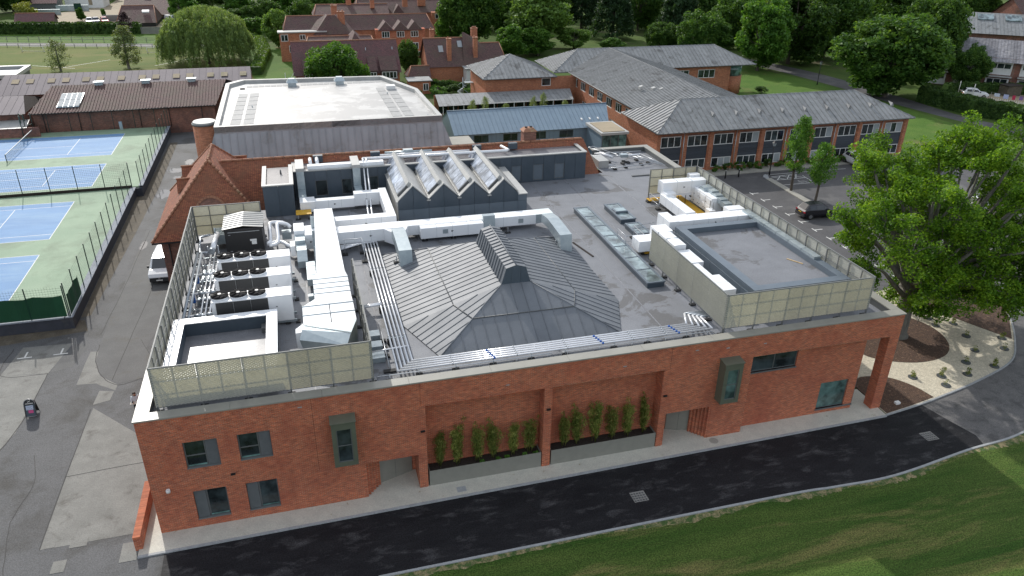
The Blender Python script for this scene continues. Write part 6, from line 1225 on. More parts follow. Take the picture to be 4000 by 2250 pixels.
MB().tube(((-27.6,84.2,4.1),(-26.9,83.2,4.1)),.05,6).build('bar', m_green, gt); MB().tube(((-27.2,82.6,2.6),(-26.3,84.4,2.6)),.05,6).build('bar', m_green, gt)
gp = tag(MB().box(-15.3,-14.9,84.3,84.6,1.1,2.3).build('cable_cabinet', m_galv), 'narrow grey cabinet against the brown barn wall', 'cabinet')
# goals, paddock rails on the field
def goal(x0, x1, y0, y1, label):
    t = thing('football_goal', label, 'goal', (x0,y0,0), 'small goals on the field'); h = 1.22; d = .95
    for x, y in ((x0,y0),(x1,y1)): MB().tube(((x,y,0),(x,y,h)),.05,6).build('post', m_paint, t); MB().tube(((x,y,h),(x,y+d,.03)),.035,6).build('stay', m_paint, t); MB().tube(((x,y,.04),(x,y+d,.04)),.035,6).build('base_bar', m_paint, t)
    MB().tube(((x0,y0,h),(x1,y1,h)),.05,6).build('crossbar', m_paint, t); MB().tube(((x0,y0+d,.04),(x1,y1+d,.04)),.03,6).build('base_bar', m_paint, t)
goal(-48.4,-43.7,163.9,162.6,'left white goal in front of the grey track'); goal(-21.5,-16.8,157.0,156.2,'right white goal beside the willow')
pf = thing('paddock_fence', 'grey post and rail fence between track and meadow', 'fence', (-55,178,0))
def on_track(s, o): x = -95+s*86; y = 186.6-s*19.4+o; return x, y
for o, h in ((2.4,1.1),(-6.1,.9)):
    for i in range(36): x, y = on_track(i/35,o); MB().box(x-.06,x+.06,y-.06,y+.06,0,h).build('post', m_track, pf)
    for i in range(7):
        a, b = on_track(i/7,o), on_track((i+1)/7,o)
        for z in (h*.5,h*.92): MB().tube(((*a,z),(*b,z)),.05,4).build('rail', m_track, pf)
line([((-36,142),(-28,150))], -.008, .12); line([((-18,141),(-10,150))], -.008, .12); line([((-42,146),(-33,141))], -.008, .12)
# ---------------------------------------------------------------- trees
def lobes(seed, rx, rz, k, zc, squash=1.0, skirt=-.75):
    """Clump centres on the skins of k overlapping lobes inside an ellipsoid: an uneven crown with gaps."""
    rg = np.random.default_rng(seed); out = []; L = []
    for i in range(k):
        v = rg.normal(size=3); v /= np.linalg.norm(v); v[2] = max(v[2], skirt); v /= np.linalg.norm(v)
        r = rg.uniform(.45,.74); c = v*r; L.append((c, rg.uniform(.26,.40)))
    for c, lr in L:
        for q in range(20):
            v = rg.normal(size=3); v /= np.linalg.norm(v)
            if v.dot(c)/np.linalg.norm(c) < -.25: continue
            p = c+v*lr*rg.uniform(.8,1.08)
            if np.linalg.norm(p) > 1.12: p *= 1.08/np.linalg.norm(p)
            out.append((p[0]*rx, p[1]*rx, p[2]*rz+zc))
    return np.array(out), [(c[0]*rx, c[1]*rx, c[2]*rz+zc) for c, _ in L]
def limb_mesh(mb, pts, r0, r1, n=6): mb.tube(pts, [r0+(r1-r0)*i/(len(pts)-1) for i in range(len(pts))], n, caps=False)
def tree_proto(name, seed, h, wd, mat, nleaf, lsize, base=.22, k=14, bark=None, shape='broad', cl=None, cat='tree'):
    root = thing(name, 'x', cat, (0,0,0)); rg = random.Random(seed); tb = MB(); rx = wd/2
    if shape == 'broad':
        rz = h*(1-base)/2; zc = h-rz; cs, ls = lobes(seed, rx*.92, rz*.93, k, zc); sp = (cl or wd*.075); up, th, dr = .5, 1, 0
    elif shape == 'conifer':
        rgn = np.random.default_rng(seed); u = rgn.uniform(0,1,420)**.8; a = rgn.uniform(0,6.28,420); z = h*(.08+.92*u); r = rx*(1-u)**.75*rgn.uniform(.55,1.05,420)
        cs = np.stack((r*np.cos(a), r*np.sin(a), z), 1); ls = []; sp = wd*.07; up, th, dr = .2, .7, .6
    elif shape == 'willow':
        rgn = np.random.default_rng(seed); a = rgn.uniform(0,6.28,620); u = rgn.uniform(0,1,620); ph = np.arccos(1-u*.92); r = rx*np.sin(ph)*rgn.uniform(.8,1.02,620); zt_ = h*.42+h*.56*np.cos(ph)
        cs = []
        for i in range(620):
            dl = rgn.uniform(.35,1.0)*zt_[i]*(.3+.7*math.sin(ph[i])); m = max(3, int(dl/.5))
            for q in range(m): s = q/m; cs.append((r[i]*math.cos(a[i])*(1+.10*s), r[i]*math.sin(a[i])*(1+.10*s), max(.4, zt_[i]-dl*s)))
        cs = np.array(cs); ls = []; sp = .34; up, th, dr = -.2, .3, 1.6
    elif shape == 'column':
        rgn = np.random.default_rng(seed); u = rgn.uniform(0,1,150); a = rgn.uniform(0,6.28,150); z = h*(base+(1-base)*u); pr = np.sin(np.pi*np.clip(u*.82+.14,0,1))**.7
        r = rx*pr*rgn.uniform(.3,1.0,150)+.02; cs = np.stack((r*np.cos(a)+.06*h*np.sin(z), r*np.sin(a), z), 1); ls = []; sp = wd*.13; up, th, dr = .3, .8, .2
    elif shape == 'bush':
        cs, ls = lobes(seed, rx*.9, h*.5, max(6,k//2), h*.5, skirt=-.8); ls = []; sp = wd*.1; up, th, dr = .4, 1, 0
    V_ = leafcloud(nleaf, cs, (sp,sp,sp*.85), lsize, seed+7, up, th, dr); V_[:,2] = np.maximum(V_[:,2], .05)
    r0 = max(.06, h*.022 if shape != 'bush' else .05)
    tz = h*(base+.25) if shape == 'broad' else h*.75
    limb_mesh(tb, ((0,0,-.1),(.02*h*rg.uniform(-1,1),.02*h*rg.uniform(-1,1),tz*.5),(.03*h*rg.uniform(-1,1),.03*h*rg.uniform(-1,1),tz),(.0,.0,h*.8)), r0*1.25, r0*.25, 7)
    for c in ls[:10]: limb_mesh(tb, ((0,0,tz*rg.uniform(.55,.95)),(c[0]*.45,c[1]*.45,(c[2]+tz)/2+.2),c), r0*.5, r0*.12, 5)
    tb.build('trunk', bark or m_bark, root); obj('crown', quadmesh('crown', V_, mat), root)
    return root
PT = {}
PT['dark'] = [tree_proto('park_tree', 100+i, 14, 15, m_l_dark, 36000, .27, base=.02, k=30) for i in range(4)]
PT['mid'] = [tree_proto('park_tree', 120+i, 12, 12, m_l_mid, 18000, .30, base=.04, k=26) for i in range(2)]
PT['light'] = [tree_proto('park_tree', 140+i, 13, 13, m_l_light, 18000, .30, base=.04, k=26) for i in range(2)]
PT['conifer'] = [tree_proto('conifer_tree', 160, 14, 10, m_l_conifer, 15000, .32, shape='conifer')]
PT['birch'] = [tree_proto('birch_tree', 170, 9, 4.2, m_l_birch, 5000, .16, base=.08, shape='column', bark=m_barkp), tree_proto('birch_tree', 172, 7, 4, m_l_birch, 2400, .15, base=.1, shape='column', bark=m_barkp)]
PT['willow'] = [tree_proto('willow_tree', 180, 11.5, 17.5, m_l_willow, 90000, .27, shape='willow')]
PT['street'] = [tree_proto('street_tree', 190, 8.6, 3.6, m_l_mid, 6500, .13, base=.30, shape='column'), tree_proto('street_tree', 192, 6.7, 3.4, m_l_mid, 4200, .13, base=.36, shape='column')]
PT['bush'] = [tree_proto('bush', 200, 2, 2.6, m_l_mid, 1500, .10, shape='bush', k=14, cat='bush'), tree_proto('bush', 202, 2, 2.6, m_l_hedge, 1500, .10, shape='bush', k=14, cat='bush')]
PT['ybush'] = [tree_proto('bush', 205, 4, 7, m_l_yellow, 3600, .17, shape='bush', k=18, cat='bush')]
PT['purple'] = [tree_proto('small_tree', 210, 5.8, 3, m_l_purple, 2600, .14, base=.2, shape='column')]
PT['front'] = [tree_proto('garden_tree', 220, 7.6, 11, m_l_mid, 13000, .22, base=.08, k=20)]
used = set()
def plant(kind, i, x, y, h, wd, label, group=None, rz=None):
    p = PT[kind][i%len(PT[kind])]; key = (kind, i%len(PT[kind]))
    H0 = {'dark':14,'mid':12,'light':13,'conifer':14,'willow':11.5,'ybush':4,'purple':5.8,'front':7.6,'bush':2}.get(kind) or {'birch':(9,7),'street':(8.6,6.7)}[kind][key[1]]
    W0 = {'dark':15,'mid':12,'light':13,'conifer':10,'willow':17.5,'ybush':7,'purple':3,'front':11,'bush':2.6}.get(kind) or {'birch':(4.2,4),'street':(3.6,3.4)}[kind][key[1]]
    sc = (wd/W0, wd/W0, h/H0); rz = rz if rz is not None else (x*7.3+y*3.1)%6.28
    if key not in used:
        used.add(key); p.location = (x,y,0); p.rotation_euler = (0,0,rz); p.scale = sc; p['label'] = label
        if group: p['group'] = group
        return p
    r = dup(p, (x,y,0), rz, sc, label)
    if group: r['group'] = group
    elif 'group' in r: del r['group']
    return r
G1 = 'park trees on the right'
plant('dark',0,115.2,83.5,15.2,20.5,'domed dark tree standing over the drive bend', G1)
plant('dark',1,117,117,17,19,'tall dark tree left of the park lamp post', G1)
plant('dark',2,129,121,18.5,18,'dark tree with a bare trunk right of the park lamp post', G1)
plant('dark',3,133.5,95,17,14.5,'tall dark tree in front of the far right block', G1)
plant('dark',0,136.6,86.5,8.5,7.5,'lower dark tree touching the far right block', G1)
plant('dark',2,155,129,16.5,18,'dark tree behind the domed tree', G1)
plant('conifer',0,104.3,147,17.5,12,'very dark conifer behind the lead roofs', G1)
plant('dark',1,99,124,10.8,13,'dark tree just behind the right end of the lead roof', G1)
plant('mid',0,105.5,111,14.5,14,'brighter green tree at the right end of the lead roof', G1)
plant('light',1,67,148,15.5,19,'big light green tree above the lead roof valley', G1)
plant('light',0,76,145,5.2,9,'small bright round tree above the lead roof ridge', G1)
plant('mid',0,64.5,137.5,6.2,9.5,'low dark bushy tree above the lead roof valley', G1)
plant('mid',1,84,140,3.0,7,'low green shrub behind the lead ridge', G1)
plant('conifer',0,90.5,156,16,13,'broad dark evergreen behind the lead ridge', G1)
plant('conifer',0,89.5,176,15.5,12,'dark cedar at the top edge in the centre', G1)
plant('dark',3,96,138,7,9,'dark shrubby tree between evergreen and conifer', G1)
plant('dark',0,53.5,159,17,16,'large dark tree right of the big house', G1)
plant('mid',0,48.2,160,6.5,8,'small grey green tree at the end of the big house roof', G1)
plant('mid',1,58,136,7,9,'dark green tree behind the brick pavilion', G1)
plant('front',0,16.9,106.0,9.0,11.8,'round green tree in front of the mauve tiled roof')
plant('dark',1,32.4,123.5,6.6,5.5,'dark bushy tree between the two tiled houses')
plant('light',1,7.0,160,9.0,8,'pale tree left of the big house')
plant('willow',0,-7.2,141,11.6,18.5,'huge rounded willow beside the playing field')
plant('birch',0,-22.5,138.5,8.2,5.2,'taller birch behind the mauve barn roof', 'birches by the playing field')
plant('birch',1,-35.0,138.5,5.8,4.6,'smaller thin birch behind the mauve barn roof', 'birches by the playing field')
plant('purple',0,-28.8,178,6.2,3.2,'purple leaved small tree before the long hedge')
plant('mid',0,-6.3,89.5,4.4,5.2,'light bush growing against the brown barn wall')
plant('mid',1,-46.4,216,3.4,2.8,'left small tree beside the farm cars'); plant('mid',0,-41.5,221,2.6,1.6,'right small tree beside the farm cars')
plant('mid',1,-36.5,245,5,6,'dark green tree beside the farm track')
plant('ybush',0,-63,226,4.0,8,'yellow green clipped bush by the farm shed'); plant('ybush',0,163,95,4.5,11,'yellow green bush beside the far right roof')
for i, (x, y, h, wd, kd) in enumerate(((-84,222,12,16,'dark'),(-78,236,14,16,'dark'),(-70,240,12,13,'dark'),(-76,214,8,10,'dark'),(-92,240,15,16,'mid'))):
    plant(kd, i, x, y, h, wd, f'{("first","second","third","fourth","fifth")[i]} dark tree of the clump in the top left corner', 'trees in the top left corner')
far = [(-19,212,7,10,'mid'),(-15,226,9,12,'dark'),(-12,200,6,9,'dark'),(-4,206,9,12,'mid'),(-6,232,12,15,'dark'),(4,190,8,10,'dark'),(8,212,11,14,'mid'),(12,236,13,16,'dark'),(1,176,5,8,'mid'),(20,200,10,12,'dark'),(-2,185,7,9,'dark'),(-14,186,4.5,7,'mid'),(14,182,9,9,'dark'),(-24,250,12,14,'dark'),(-10,262,14,16,'mid'),(28,228,12,15,'dark'),(24,256,14,18,'mid'),(44,214,12,15,'dark'),(60,206,13,16,'dark'),(56,190,13,15,'mid'),(74,198,14,16,'dark'),(66,176,12,14,'dark'),(80,176,13,14,'light'),(92,204,15,17,'dark'),(108,190,15,17,'dark'),(104,170,15,14,'dark'),(118,164,16,16,'dark'),(124,150,15,14,'mid'),(114,138,13,12,'dark'),(136,146,16,17,'dark'),(146,158,17,18,'dark'),(160,150,16,17,'mid'),(138,174,17,18,'dark'),(170,170,17,18,'dark'),(176,142,15,16,'mid'),(188,156,15,17,'dark'),(186,184,17,18,'dark'),(200,174,16,18,'dark'),(214,164,15,15,'dark'),(232,158,15,16,'dark'),(226,180,16,18,'dark'),(150,196,17,18,'mid'),(122,204,16,18,'dark'),(40,250,14,18,'dark'),(88,232,15,18,'dark'),(64,238,15,18,'mid'),(112,226,15,18,'dark'),(160,216,17,20,'dark'),(196,206,17,20,'dark'),(250,178,15,16,'dark'),(-36,270,12,15,'dark'),(-52,272,10,14,'mid'),(-70,268,12,15,'dark'),(4,280,14,18,'dark'),(136,240,17,20,'mid'),(240,204,16,18,'dark')]
adj = {'dark':'dark','mid':'mid green','light':'light green'}
nword = 'first second third fourth fifth sixth seventh eighth ninth tenth eleventh twelfth thirteenth fourteenth fifteenth sixteenth seventeenth eighteenth nineteenth twentieth'.split()
cnt = {}
for i, (x, y, h, wd, kd) in sorted(enumerate(far), key=lambda q: (q[1][0]-9.6)/(q[1][1]+34.6)):
    side = 'behind the farm barns and willow' if x < 16 else ('behind the big house' if x < 62 else ('behind the lead roofed school' if x < 112 else 'behind the park drive'))
    g = f'{adj[kd]} woodland trees {side}'; cnt[g] = cnt.get(g,0)+1
    plant(kd, i, x, y, h, wd, f'{nword[cnt[g]-1]} {adj[kd]} woodland tree from the left {side}', g)
# street trees, shrubs
plant('street',0,66.9,41.2,8.9,2.8,'taller fastigiate tree on the car park island', 'car park trees', 0.3); plant('street',1,67.6,37.3,6.8,3.1,'shorter car park tree beside the black car', 'car park trees', 1.2)
for i, (x, w_) in enumerate(((61.6,1.5),(63.4,1.6),(65.2,1.7),(66.6,1.5),(67.9,1.5),(69.3,1.4),(71.0,1.6),(72.4,1.5),(76,1.7),(78.4,1.8),(80.5,1.6))):
    plant('bush', i, x, 50.15, 1.0+.15*(i%3), w_, f'{("first","second","third","fourth","fifth","sixth","seventh","eighth","ninth","tenth","eleventh")[i]} low shrub from the left along the school front', 'shrubs along the school front')
for i, (x, y, h, w_) in enumerate(((89.3,93,1.6,2.6),(94.1,91,1.3,3.2),(34.6,102.5,1.8,4.2),(37.5,103.2,1.6,3),(40.3,102,1.4,2.6),(123.4,60.3,3.0,4.5),(137,87,1.8,3.5),(30.3,100,1.6,2.5))):
    plant('bush', i, x, y, h, w_, ('grey shrub at the foot of the rounded bay','round green shrub on the far lawn','large leafy shrub behind the hall corner','second leafy shrub behind the hall corner','flowering shrub by the brick pavilion steps','clipped bush at the right picture edge','bush in front of the far right block','shrub in the gap beside the hall roof')[i])
for i, (x, y, h) in enumerate(((35.5,78.5,4.2),(37.6,79,4.5),(45.5,79.5,4.0),(47.2,79.8,4.4),(41.0,79.5,3.2),(50.8,79.5,3.2))):
    plant('birch', 1, x, y, h, 1.5, f'{ords[i]} slender birch from the left in the walkway courtyard', 'slender birches in the courtyard')
tf = thing('tree_fern', 'bright tree fern showing above the zinc roof', 'plant', (33.0,75.5,0)); tfv = []
MB().tube(((33.0,75.5,0),(33.0,75.5,2.9)),.14,7).build('trunk', m_bark, tf)
for i in range(12):
    a = i*.5236; d = (math.cos(a), math.sin(a)); 
    for q in range(4): r0, r1 = .1+q*.35, .1+(q+1)*.35; z0_, z1_ = 3.0+.5*math.sin(r0*1.7)-.12*r0, 3.0+.5*math.sin(r1*1.7)-.12*r1; n = (-d[1]*.2,d[0]*.2); tfv += [(33+d[0]*r0-n[0],75.5+d[1]*r0-n[1],z0_),(33+d[0]*r1-n[0],75.5+d[1]*r1-n[1],z1_),(33+d[0]*r1+n[0],75.5+d[1]*r1+n[1],z1_),(33+d[0]*r0+n[0],75.5+d[1]*r0+n[1],z0_)]
obj('fronds', quadmesh('fronds', np.array(tfv), m_l_yellow), tf)
# ---------------------------------------------------------------- hedges
def hedge(label, pts, wd, h, n, ls=.12, mat=None):
    t = thing('hedge', label, 'hedge', (pts[0][0],pts[0][1],0)); core = MB(); V_ = []; rg = np.random.default_rng(len(label)); tot = sum(math.dist(a,b) for a,b in zip(pts,pts[1:]))
    for a, b in zip(pts, pts[1:]):
        L_ = math.dist(a,b); f_ = F(a[0],a[1],b[0]-a[0],b[1]-a[1]); core.fbox(f_,-.2,L_+.2,-wd/2+.1,wd/2-.1,-.05,h-.12)
        m = int(n*L_/tot); s = rg.uniform(0,1,m)*L_; per = wd+2*h; u = rg.uniform(0,per,m); wob = .10*np.sin(s*1.7)+.07*np.sin(s*4.1+1)
        nn = np.where(u < h, -wd/2, np.where(u < h+wd, u-h-wd/2, wd/2)); zz = np.where(u < h, u, np.where(u < h+wd, h, per-u))+wob*(u>0)
        cs = np.stack((f_.o[0]+f_.u[0]*s+f_.n[0]*nn, f_.o[1]+f_.u[1]*s+f_.n[1]*nn, np.maximum(zz,.05)), 1)
        nr = rg.normal(size=(m,3)); nr /= np.linalg.norm(nr,axis=1,keepdims=True); tv = np.cross(nr, rg.normal(size=(m,3))); tv /= np.linalg.norm(tv,axis=1,keepdims=True); bv = np.cross(nr,tv); q = ls*rg.uniform(.6,1.4,(m,1)); cs += rg.normal(size=(m,3))*.05
        V_.append(np.stack((cs-tv*q, cs-bv*q*.7, cs+tv*q, cs+bv*q*.7),1).reshape(-1,3))
    core.build('hedge_core', m_l_hedge, t); obj('foliage', quadmesh('foliage', np.concatenate(V_), mat or m_l_hedge), t)
hedge('long dark hedge across the back of the meadow', [(-95,201),(-60.6,193.2),(-40,190),(-27,187.6)], 2.0, 2.6, 9000, .26)
hedge('thick clipped hedge along the right side of the drive', [(119.8,79),(121.3,68.5),(124.5,62.3)], 3.0, 2.6, 11000, .14)
hedge('clipped hedge behind the garden in front of the far right block', [(129,83.5),(134,83.2),(142.5,80.5),(152,74)], 1.6, 1.8, 4500, .16)
hedge('bright clipped hedge beside the house lawn', [(2.6,127),(3.2,136),(4.2,150),(2.4,168)], 2.0, 1.7, 6000, .16, m_l_light)
hedge('low hedge by the brick pavilion', [(33.5,108.5),(40.5,104)], 1.2, 1.5, 2500, .14); hedge('second clipped hedge left of the big house', [(-2,172),(1.5,168)], 1.6, 1.8, 1500, .2)
# ---------------------------------------------------------------- the oak at the right
OK = thing('oak_tree', 'big bright green spreading oak over the planting bed', 'tree', (54.6,8.2,0))
rg = random.Random(42); nr_ = np.random.default_rng(42); tb = MB(); O = Vector((54.6,8.2,0)); clumps = []
limb_mesh(tb, (O+Vector((0,0,-.1)), O+Vector((.05,.0,.5)), O+Vector((.1,.05,2.2)), O+Vector((.25,.1,3.6))), .70, .60, 12)
limb_mesh(tb, (O+Vector((0,0,-.05)), O+Vector((0,0,.4))), .95, .70, 12)
ctr = Vector((58.2,9.0,9.3)); fork = O+Vector((.25,.1,3.4))
# scaffold limbs reach to lobes spread through a wide, deep crown; twigs carry separate leaf clumps
lobe = []
while len(lobe) < 78:
    v = Vector((rg.gauss(0,1),rg.gauss(0,1),rg.gauss(0,1))).normalized(); r = rg.uniform(.45,1.0)
    p = ctr+Vector((v.x*10.6*r, v.y*8.6*r, v.z*7.4*r))
    if p.z < 2.8 or p.x < 47.6: continue
    if all((p-q).length > 1.75 for q in lobe): lobe.append(p)
for i in range(18):
    p = Vector((50.5+15*rg.random(), 2.6+7*rg.random(), 3.4+4.0*rg.random()))
    if all((p-q).length > 1.6 for q in lobe): lobe.append(p)
for p in lobe:
    h = (p-O).length; m1 = fork.lerp(p,.35)+Vector((rg.uniform(-.7,.7),rg.uniform(-.7,.7),rg.uniform(.2,1.0))); m2 = fork.lerp(p,.7)+Vector((rg.uniform(-.7,.7),rg.uniform(-.7,.7),rg.uniform(0,.8)))
    limb_mesh(tb, bez([tuple(fork+Vector((rg.uniform(-.2,.2),rg.uniform(-.2,.2),rg.uniform(-.5,1.2)))),tuple(m1),tuple(m2),tuple(p)],3), rg.uniform(.16,.30), .05, 6)
    for i in range(9):
        v = Vector((rg.gauss(0,1),rg.gauss(0,1),rg.gauss(0,.8))); v = v.normalized()*rg.uniform(.7,1.9); q = p+v
        limb_mesh(tb, (p.lerp(m2,.15), p.lerp(q,.5)+Vector((0,0,.15)), q), .05, .015, 4)
        if q.z > 2.6: clumps.append(tuple(q)); clumps.append(tuple(p.lerp(q,.6)))
tb.build('trunk', m_barkp, OK)
cl = np.array(clumps); obj('crown', quadmesh('crown', leafcloud(190000, cl, (.66,.66,.44), .102, 5, .55), m_l_oak), OK)
print('oak clumps', len(cl), cl.min(0), cl.max(0))
# ---------------------------------------------------------------- young plants in the gravel
spots = [(56.5,3.2),(58.6,4.4),(55.3,2.4),(53.2,2.2),(51.6,2.6),(59.9,6.0),(60.3,8.3),(58.9,9.6),(61.6,7.0),(59.4,3.6),(57.4,2.3),(54.5,3.4),(61.2,5.1),(59.0,11.2),(62.1,6.0),(47.6,5.2),(60.9,9.7)]
spots = [(51.3,2.6),(53.5,2.2),(52.9,1.1),(55.6,1.9),(56.8,3.3),(58.5,2.3),(58.9,4.6),(60.0,6.6),(61.4,4.2),(58.9,8.7),(60.6,8.6),(60.1,10.1),(59.2,9.9),(62.6,5.6),(47.8,5.6),(58.1,11.6)]
m_disc = pbr('weed mat disc', (.09,.10,.10), (.065,.07,.07), 6, .9)
gp0 = []
for sd_ in (1,2,3):
    r = thing('young_plant', 'x', 'plant', (0,0,0), 'young plants in the gravel bed'); mbb = MB(); mbb.cyl(0,0,.0,.045,.34,20); mbb.build('weed_mat', m_disc, r)
    obj('leaves', quadmesh('leaves', leafcloud(130 if sd_ < 3 else 40, [(0,0,.15),(.05,0,.35),(-.04,.05,.55 if sd_ < 3 else .2)], (.16,.16,.16), .075, 60+sd_, .2, .5), m_l_bamboo), r); gp0.append(r)
nth = ('first','second','third','fourth','fifth','sixth','seventh','eighth','ninth','tenth','eleventh','twelfth','thirteenth','fourteenth','fifteenth','sixteenth')
order = sorted(range(len(spots)), key=lambda i: spots[i][0])
for rk, i in enumerate(order):
    x, y = spots[i]; lab = f'{nth[rk]} young plant on a dark disc counting from the building outward'; p = gp0[rk%3]; s = .8+.5*((i*37)%10)/10
    if rk < 3: p.location = (x,y,.03); p.scale = (1,1,s); p['label'] = lab
    else: dup(p, (x,y,.03), rk, (1,1,s), lab)
tag(MB().box(47.6,47.95,-.05,.2,.05,.2).build('white_box', m_white2), 'small white box lying on the mulch by the brick pillar', 'box')
# ---------------------------------------------------------------- vehicles
m_tyre = pbr('tyre rubber', (.015,.015,.015), (.02,.02,.02), 5, .85); m_rim = pbr('alloy rim', (.35,.35,.36), (.3,.3,.3), 5, .3, metal=.8)
m_carglass = pbr('car glass', (.02,.025,.03), (.025,.03,.035), 2, .05, spec=.8); m_red = pbr('red lamp', (.35,.01,.02), (.28,.01,.02), 5, .2); m_clear = pbr('headlamp', (.6,.62,.65), (.5,.52,.55), 5, .15)
m_plate = pbr('yellow number plate', (.62,.42,.03), (.58,.38,.03), 3, .5); m_plate2 = pbr('white number plate', (.65,.65,.62), (.6,.6,.58), 3, .5); m_trim = pbr('black plastic trim', (.02,.02,.021), (.026,.026,.027), 4, .6)
def car(name, label, paint, st, x, y, ang, glass=True, wheels=(.85,3.65), wr=.34, group=None, van=False, tailplate=True):
    """Loft a car along its length. st rows: s, z bottom, z belt, z roof, half width, half roof width."""
    t = thing(name, label, 'van' if van else 'car', (0,0,0), group); b = MB(); n = len(st); L_ = st[-1][0]
    def ring(r): s, zb, zl, zr_, w_, wr_ = r; return [(-w_*.9,s,zb),(-w_,s,zb+(zl-zb)*.35),(-w_*.985,s,zl),(-wr_,s,zr_-.05 if zr_-zl > .2 else zr_),(-wr_*.85,s,zr_),(wr_*.85,s,zr_),(wr_,s,zr_-.05 if zr_-zl > .2 else zr_),(w_*.985,s,zl),(w_,s,zb+(zl-zb)*.35),(w_*.9,s,zb)]
    rs = [ring(r) for r in st]
    for a, c in zip(rs, rs[1:]):
        for i in range(9): b.face((a[i],a[i+1],c[i+1],c[i]), 0, True)
        b.face((a[9],a[0],c[0],c[9]))
    b.face(rs[0][::-1]); b.face(rs[-1])
    bo = b.build('body', paint, t)
    cab = [i for i in range(n) if st[i][3]-st[i][2] > .3]; i0, i1 = cab[0], cab[-1]
    def lerp(p, q, u): return tuple(p[k]+(q[k]-p[k])*u for k in range(3))
    def pane(q, off): m = MB(); m.face([tuple(p[k]+off[k] for k in range(3)) for p in q]); m.build('window', m_carglass, t)
    pane((lerp(rs[i0-1][3],rs[i0-1][6],.08),lerp(rs[i0-1][3],rs[i0-1][6],.92),lerp(rs[i0][4],rs[i0][5],.97),lerp(rs[i0][4],rs[i0][5],.03)), (0,-.02,.02))
    if not van: pane((lerp(rs[i1][4],rs[i1][5],.97),lerp(rs[i1][4],rs[i1][5],.03),lerp(rs[i1+1][3],rs[i1+1][6],.10),lerp(rs[i1+1][3],rs[i1+1][6],.90)), (0,.02,.02))
    for sgn, ia, ib in ((-1,2,3),(1,7,6)):
        last = i1 if not van else i0+1
        for k in range(i0, last):
            p = [lerp(rs[k][ia],rs[k][ib],.12),lerp(rs[k+1][ia],rs[k+1][ib],.12),lerp(rs[k+1][ia],rs[k+1][ib],.9),lerp(rs[k][ia],rs[k][ib],.9)]
            p = [lerp(p[0],p[1],.03),lerp(p[1],p[0],.03),lerp(p[2],p[3],.03),lerp(p[3],p[2],.03)]; pane(p if sgn > 0 else p[::-1], (sgn*.015,0,0))
        p = [lerp(rs[i0-1][ia],rs[i0-1][ib],.3),lerp(rs[i0][ia],rs[i0][ib],.12),lerp(rs[i0][ia],rs[i0][ib],.85)]; pane(p if sgn > 0 else p[::-1], (sgn*.015,0,0))
        mr_ = MB(); s0 = st[i0-1][0]+.25; w0 = st[i0][4]; mr_.box(min(sgn*w0,sgn*(w0+.2)),max(sgn*w0,sgn*(w0+.2)),s0,s0+.14,st[i0][2]+.02,st[i0][2]+.2); mr_.build('mirror', m_trim, t)
        for s in wheels:
            wv = MB(); wv.tube(((sgn*(st[3][4]-.2),s,wr),(sgn*(st[3][4]+.015),s,wr)),wr,18); wo = wv.build('wheel', m_tyre, t); hb = MB(); hb.tube(((sgn*(st[3][4]+.01),s,wr),(sgn*(st[3][4]+.03),s,wr)),wr*.62,12); hb.build('rim', m_rim, wo)
        hl = MB(); w1 = st[0][4]; hl.box(min(sgn*(w1-.35),sgn*(w1-.02)),max(sgn*(w1-.35),sgn*(w1-.02)),st[0][0]-.02,st[0][0]+.14,st[0][2]-.14,st[0][2]+.0); hl.build('headlight', m_clear, t)
        w2 = st[-1][4]; hl = MB(); hl.box(min(sgn*(w2-.3),sgn*(w2+.02)),max(sgn*(w2-.3),sgn*(w2+.02)),L_-.12,L_+.02,st[-1][2]-.1,st[-1][2]+.05); hl.build('tail_light', m_red, t)
    MB().box(-st[0][4]*.96,st[0][4]*.96,st[0][0]-.05,st[0][0]+.12,st[0][1]-.1,st[0][1]+.16).build('front_bumper', m_trim, t); MB().box(-st[-1][4]*.97,st[-1][4]*.97,L_-.12,L_+.05,st[-1][1]-.12,st[-1][1]+.14).build('rear_bumper', m_trim, t)
    MB().box(-.27,.27,L_+.03,L_+.06,st[-1][2]-.17,st[-1][2]-.06).build('number_plate', m_plate, t); MB().box(-.27,.27,st[0][0]-.075,st[0][0]-.05,st[0][1]+.0,st[0][1]+.11).build('number_plate', m_plate2, t)
    t.location = (x,y,0); t.rotation_euler = (0,0,ang); return t
suv = [(0,.42,.78,.80,.80,.74),(.22,.30,.88,.92,.90,.80),(1.0,.28,.98,1.02,.93,.76),(1.3,.28,1.02,1.06,.93,.74),(2.0,.28,1.03,1.60,.93,.64),(3.0,.28,1.05,1.66,.93,.64),(3.85,.30,1.06,1.60,.92,.62),(4.3,.34,1.02,1.08,.88,.78),(4.46,.45,.88,.90,.85,.74)]
vanst = [(0,.40,.72,.74,.86,.80),(.15,.30,.95,.98,.93,.84),(.75,.28,1.12,1.16,.95,.84),(.95,.28,1.14,1.18,.95,.84),(1.65,.28,1.15,1.88,.95,.78),(2.6,.28,1.15,1.96,.95,.80),(4.7,.28,1.15,1.95,.95,.80),(4.85,.3,1.1,1.85,.94,.78),(4.9,.42,1.0,1.02,.93,.8)]
pnt = {k: pbr('car paint '+k, c, tuple(v*.93 for v in c), 2, .22, spec=.6) for k, c in {'black':(.012,.012,.016),'white':(.74,.75,.76),'silver':(.42,.44,.46),'navy':(.02,.03,.08),'red':(.42,.03,.05),'blue':(.05,.10,.22)}.items()}
car('parked_car', 'black sport utility car with its tail toward the building', pnt['black'], suv, 67.0,33.0, R(90)+R(-2))
vn = car('white_van', 'white panel van parked beside the tiled wing', pnt['white'], vanst, -3.9,32.3, R(-3), van=True)
gr_ = MB().box(-.8,.8,-.06,.0,.5,.68).build('grille', m_trim, None); gr_.parent = vn
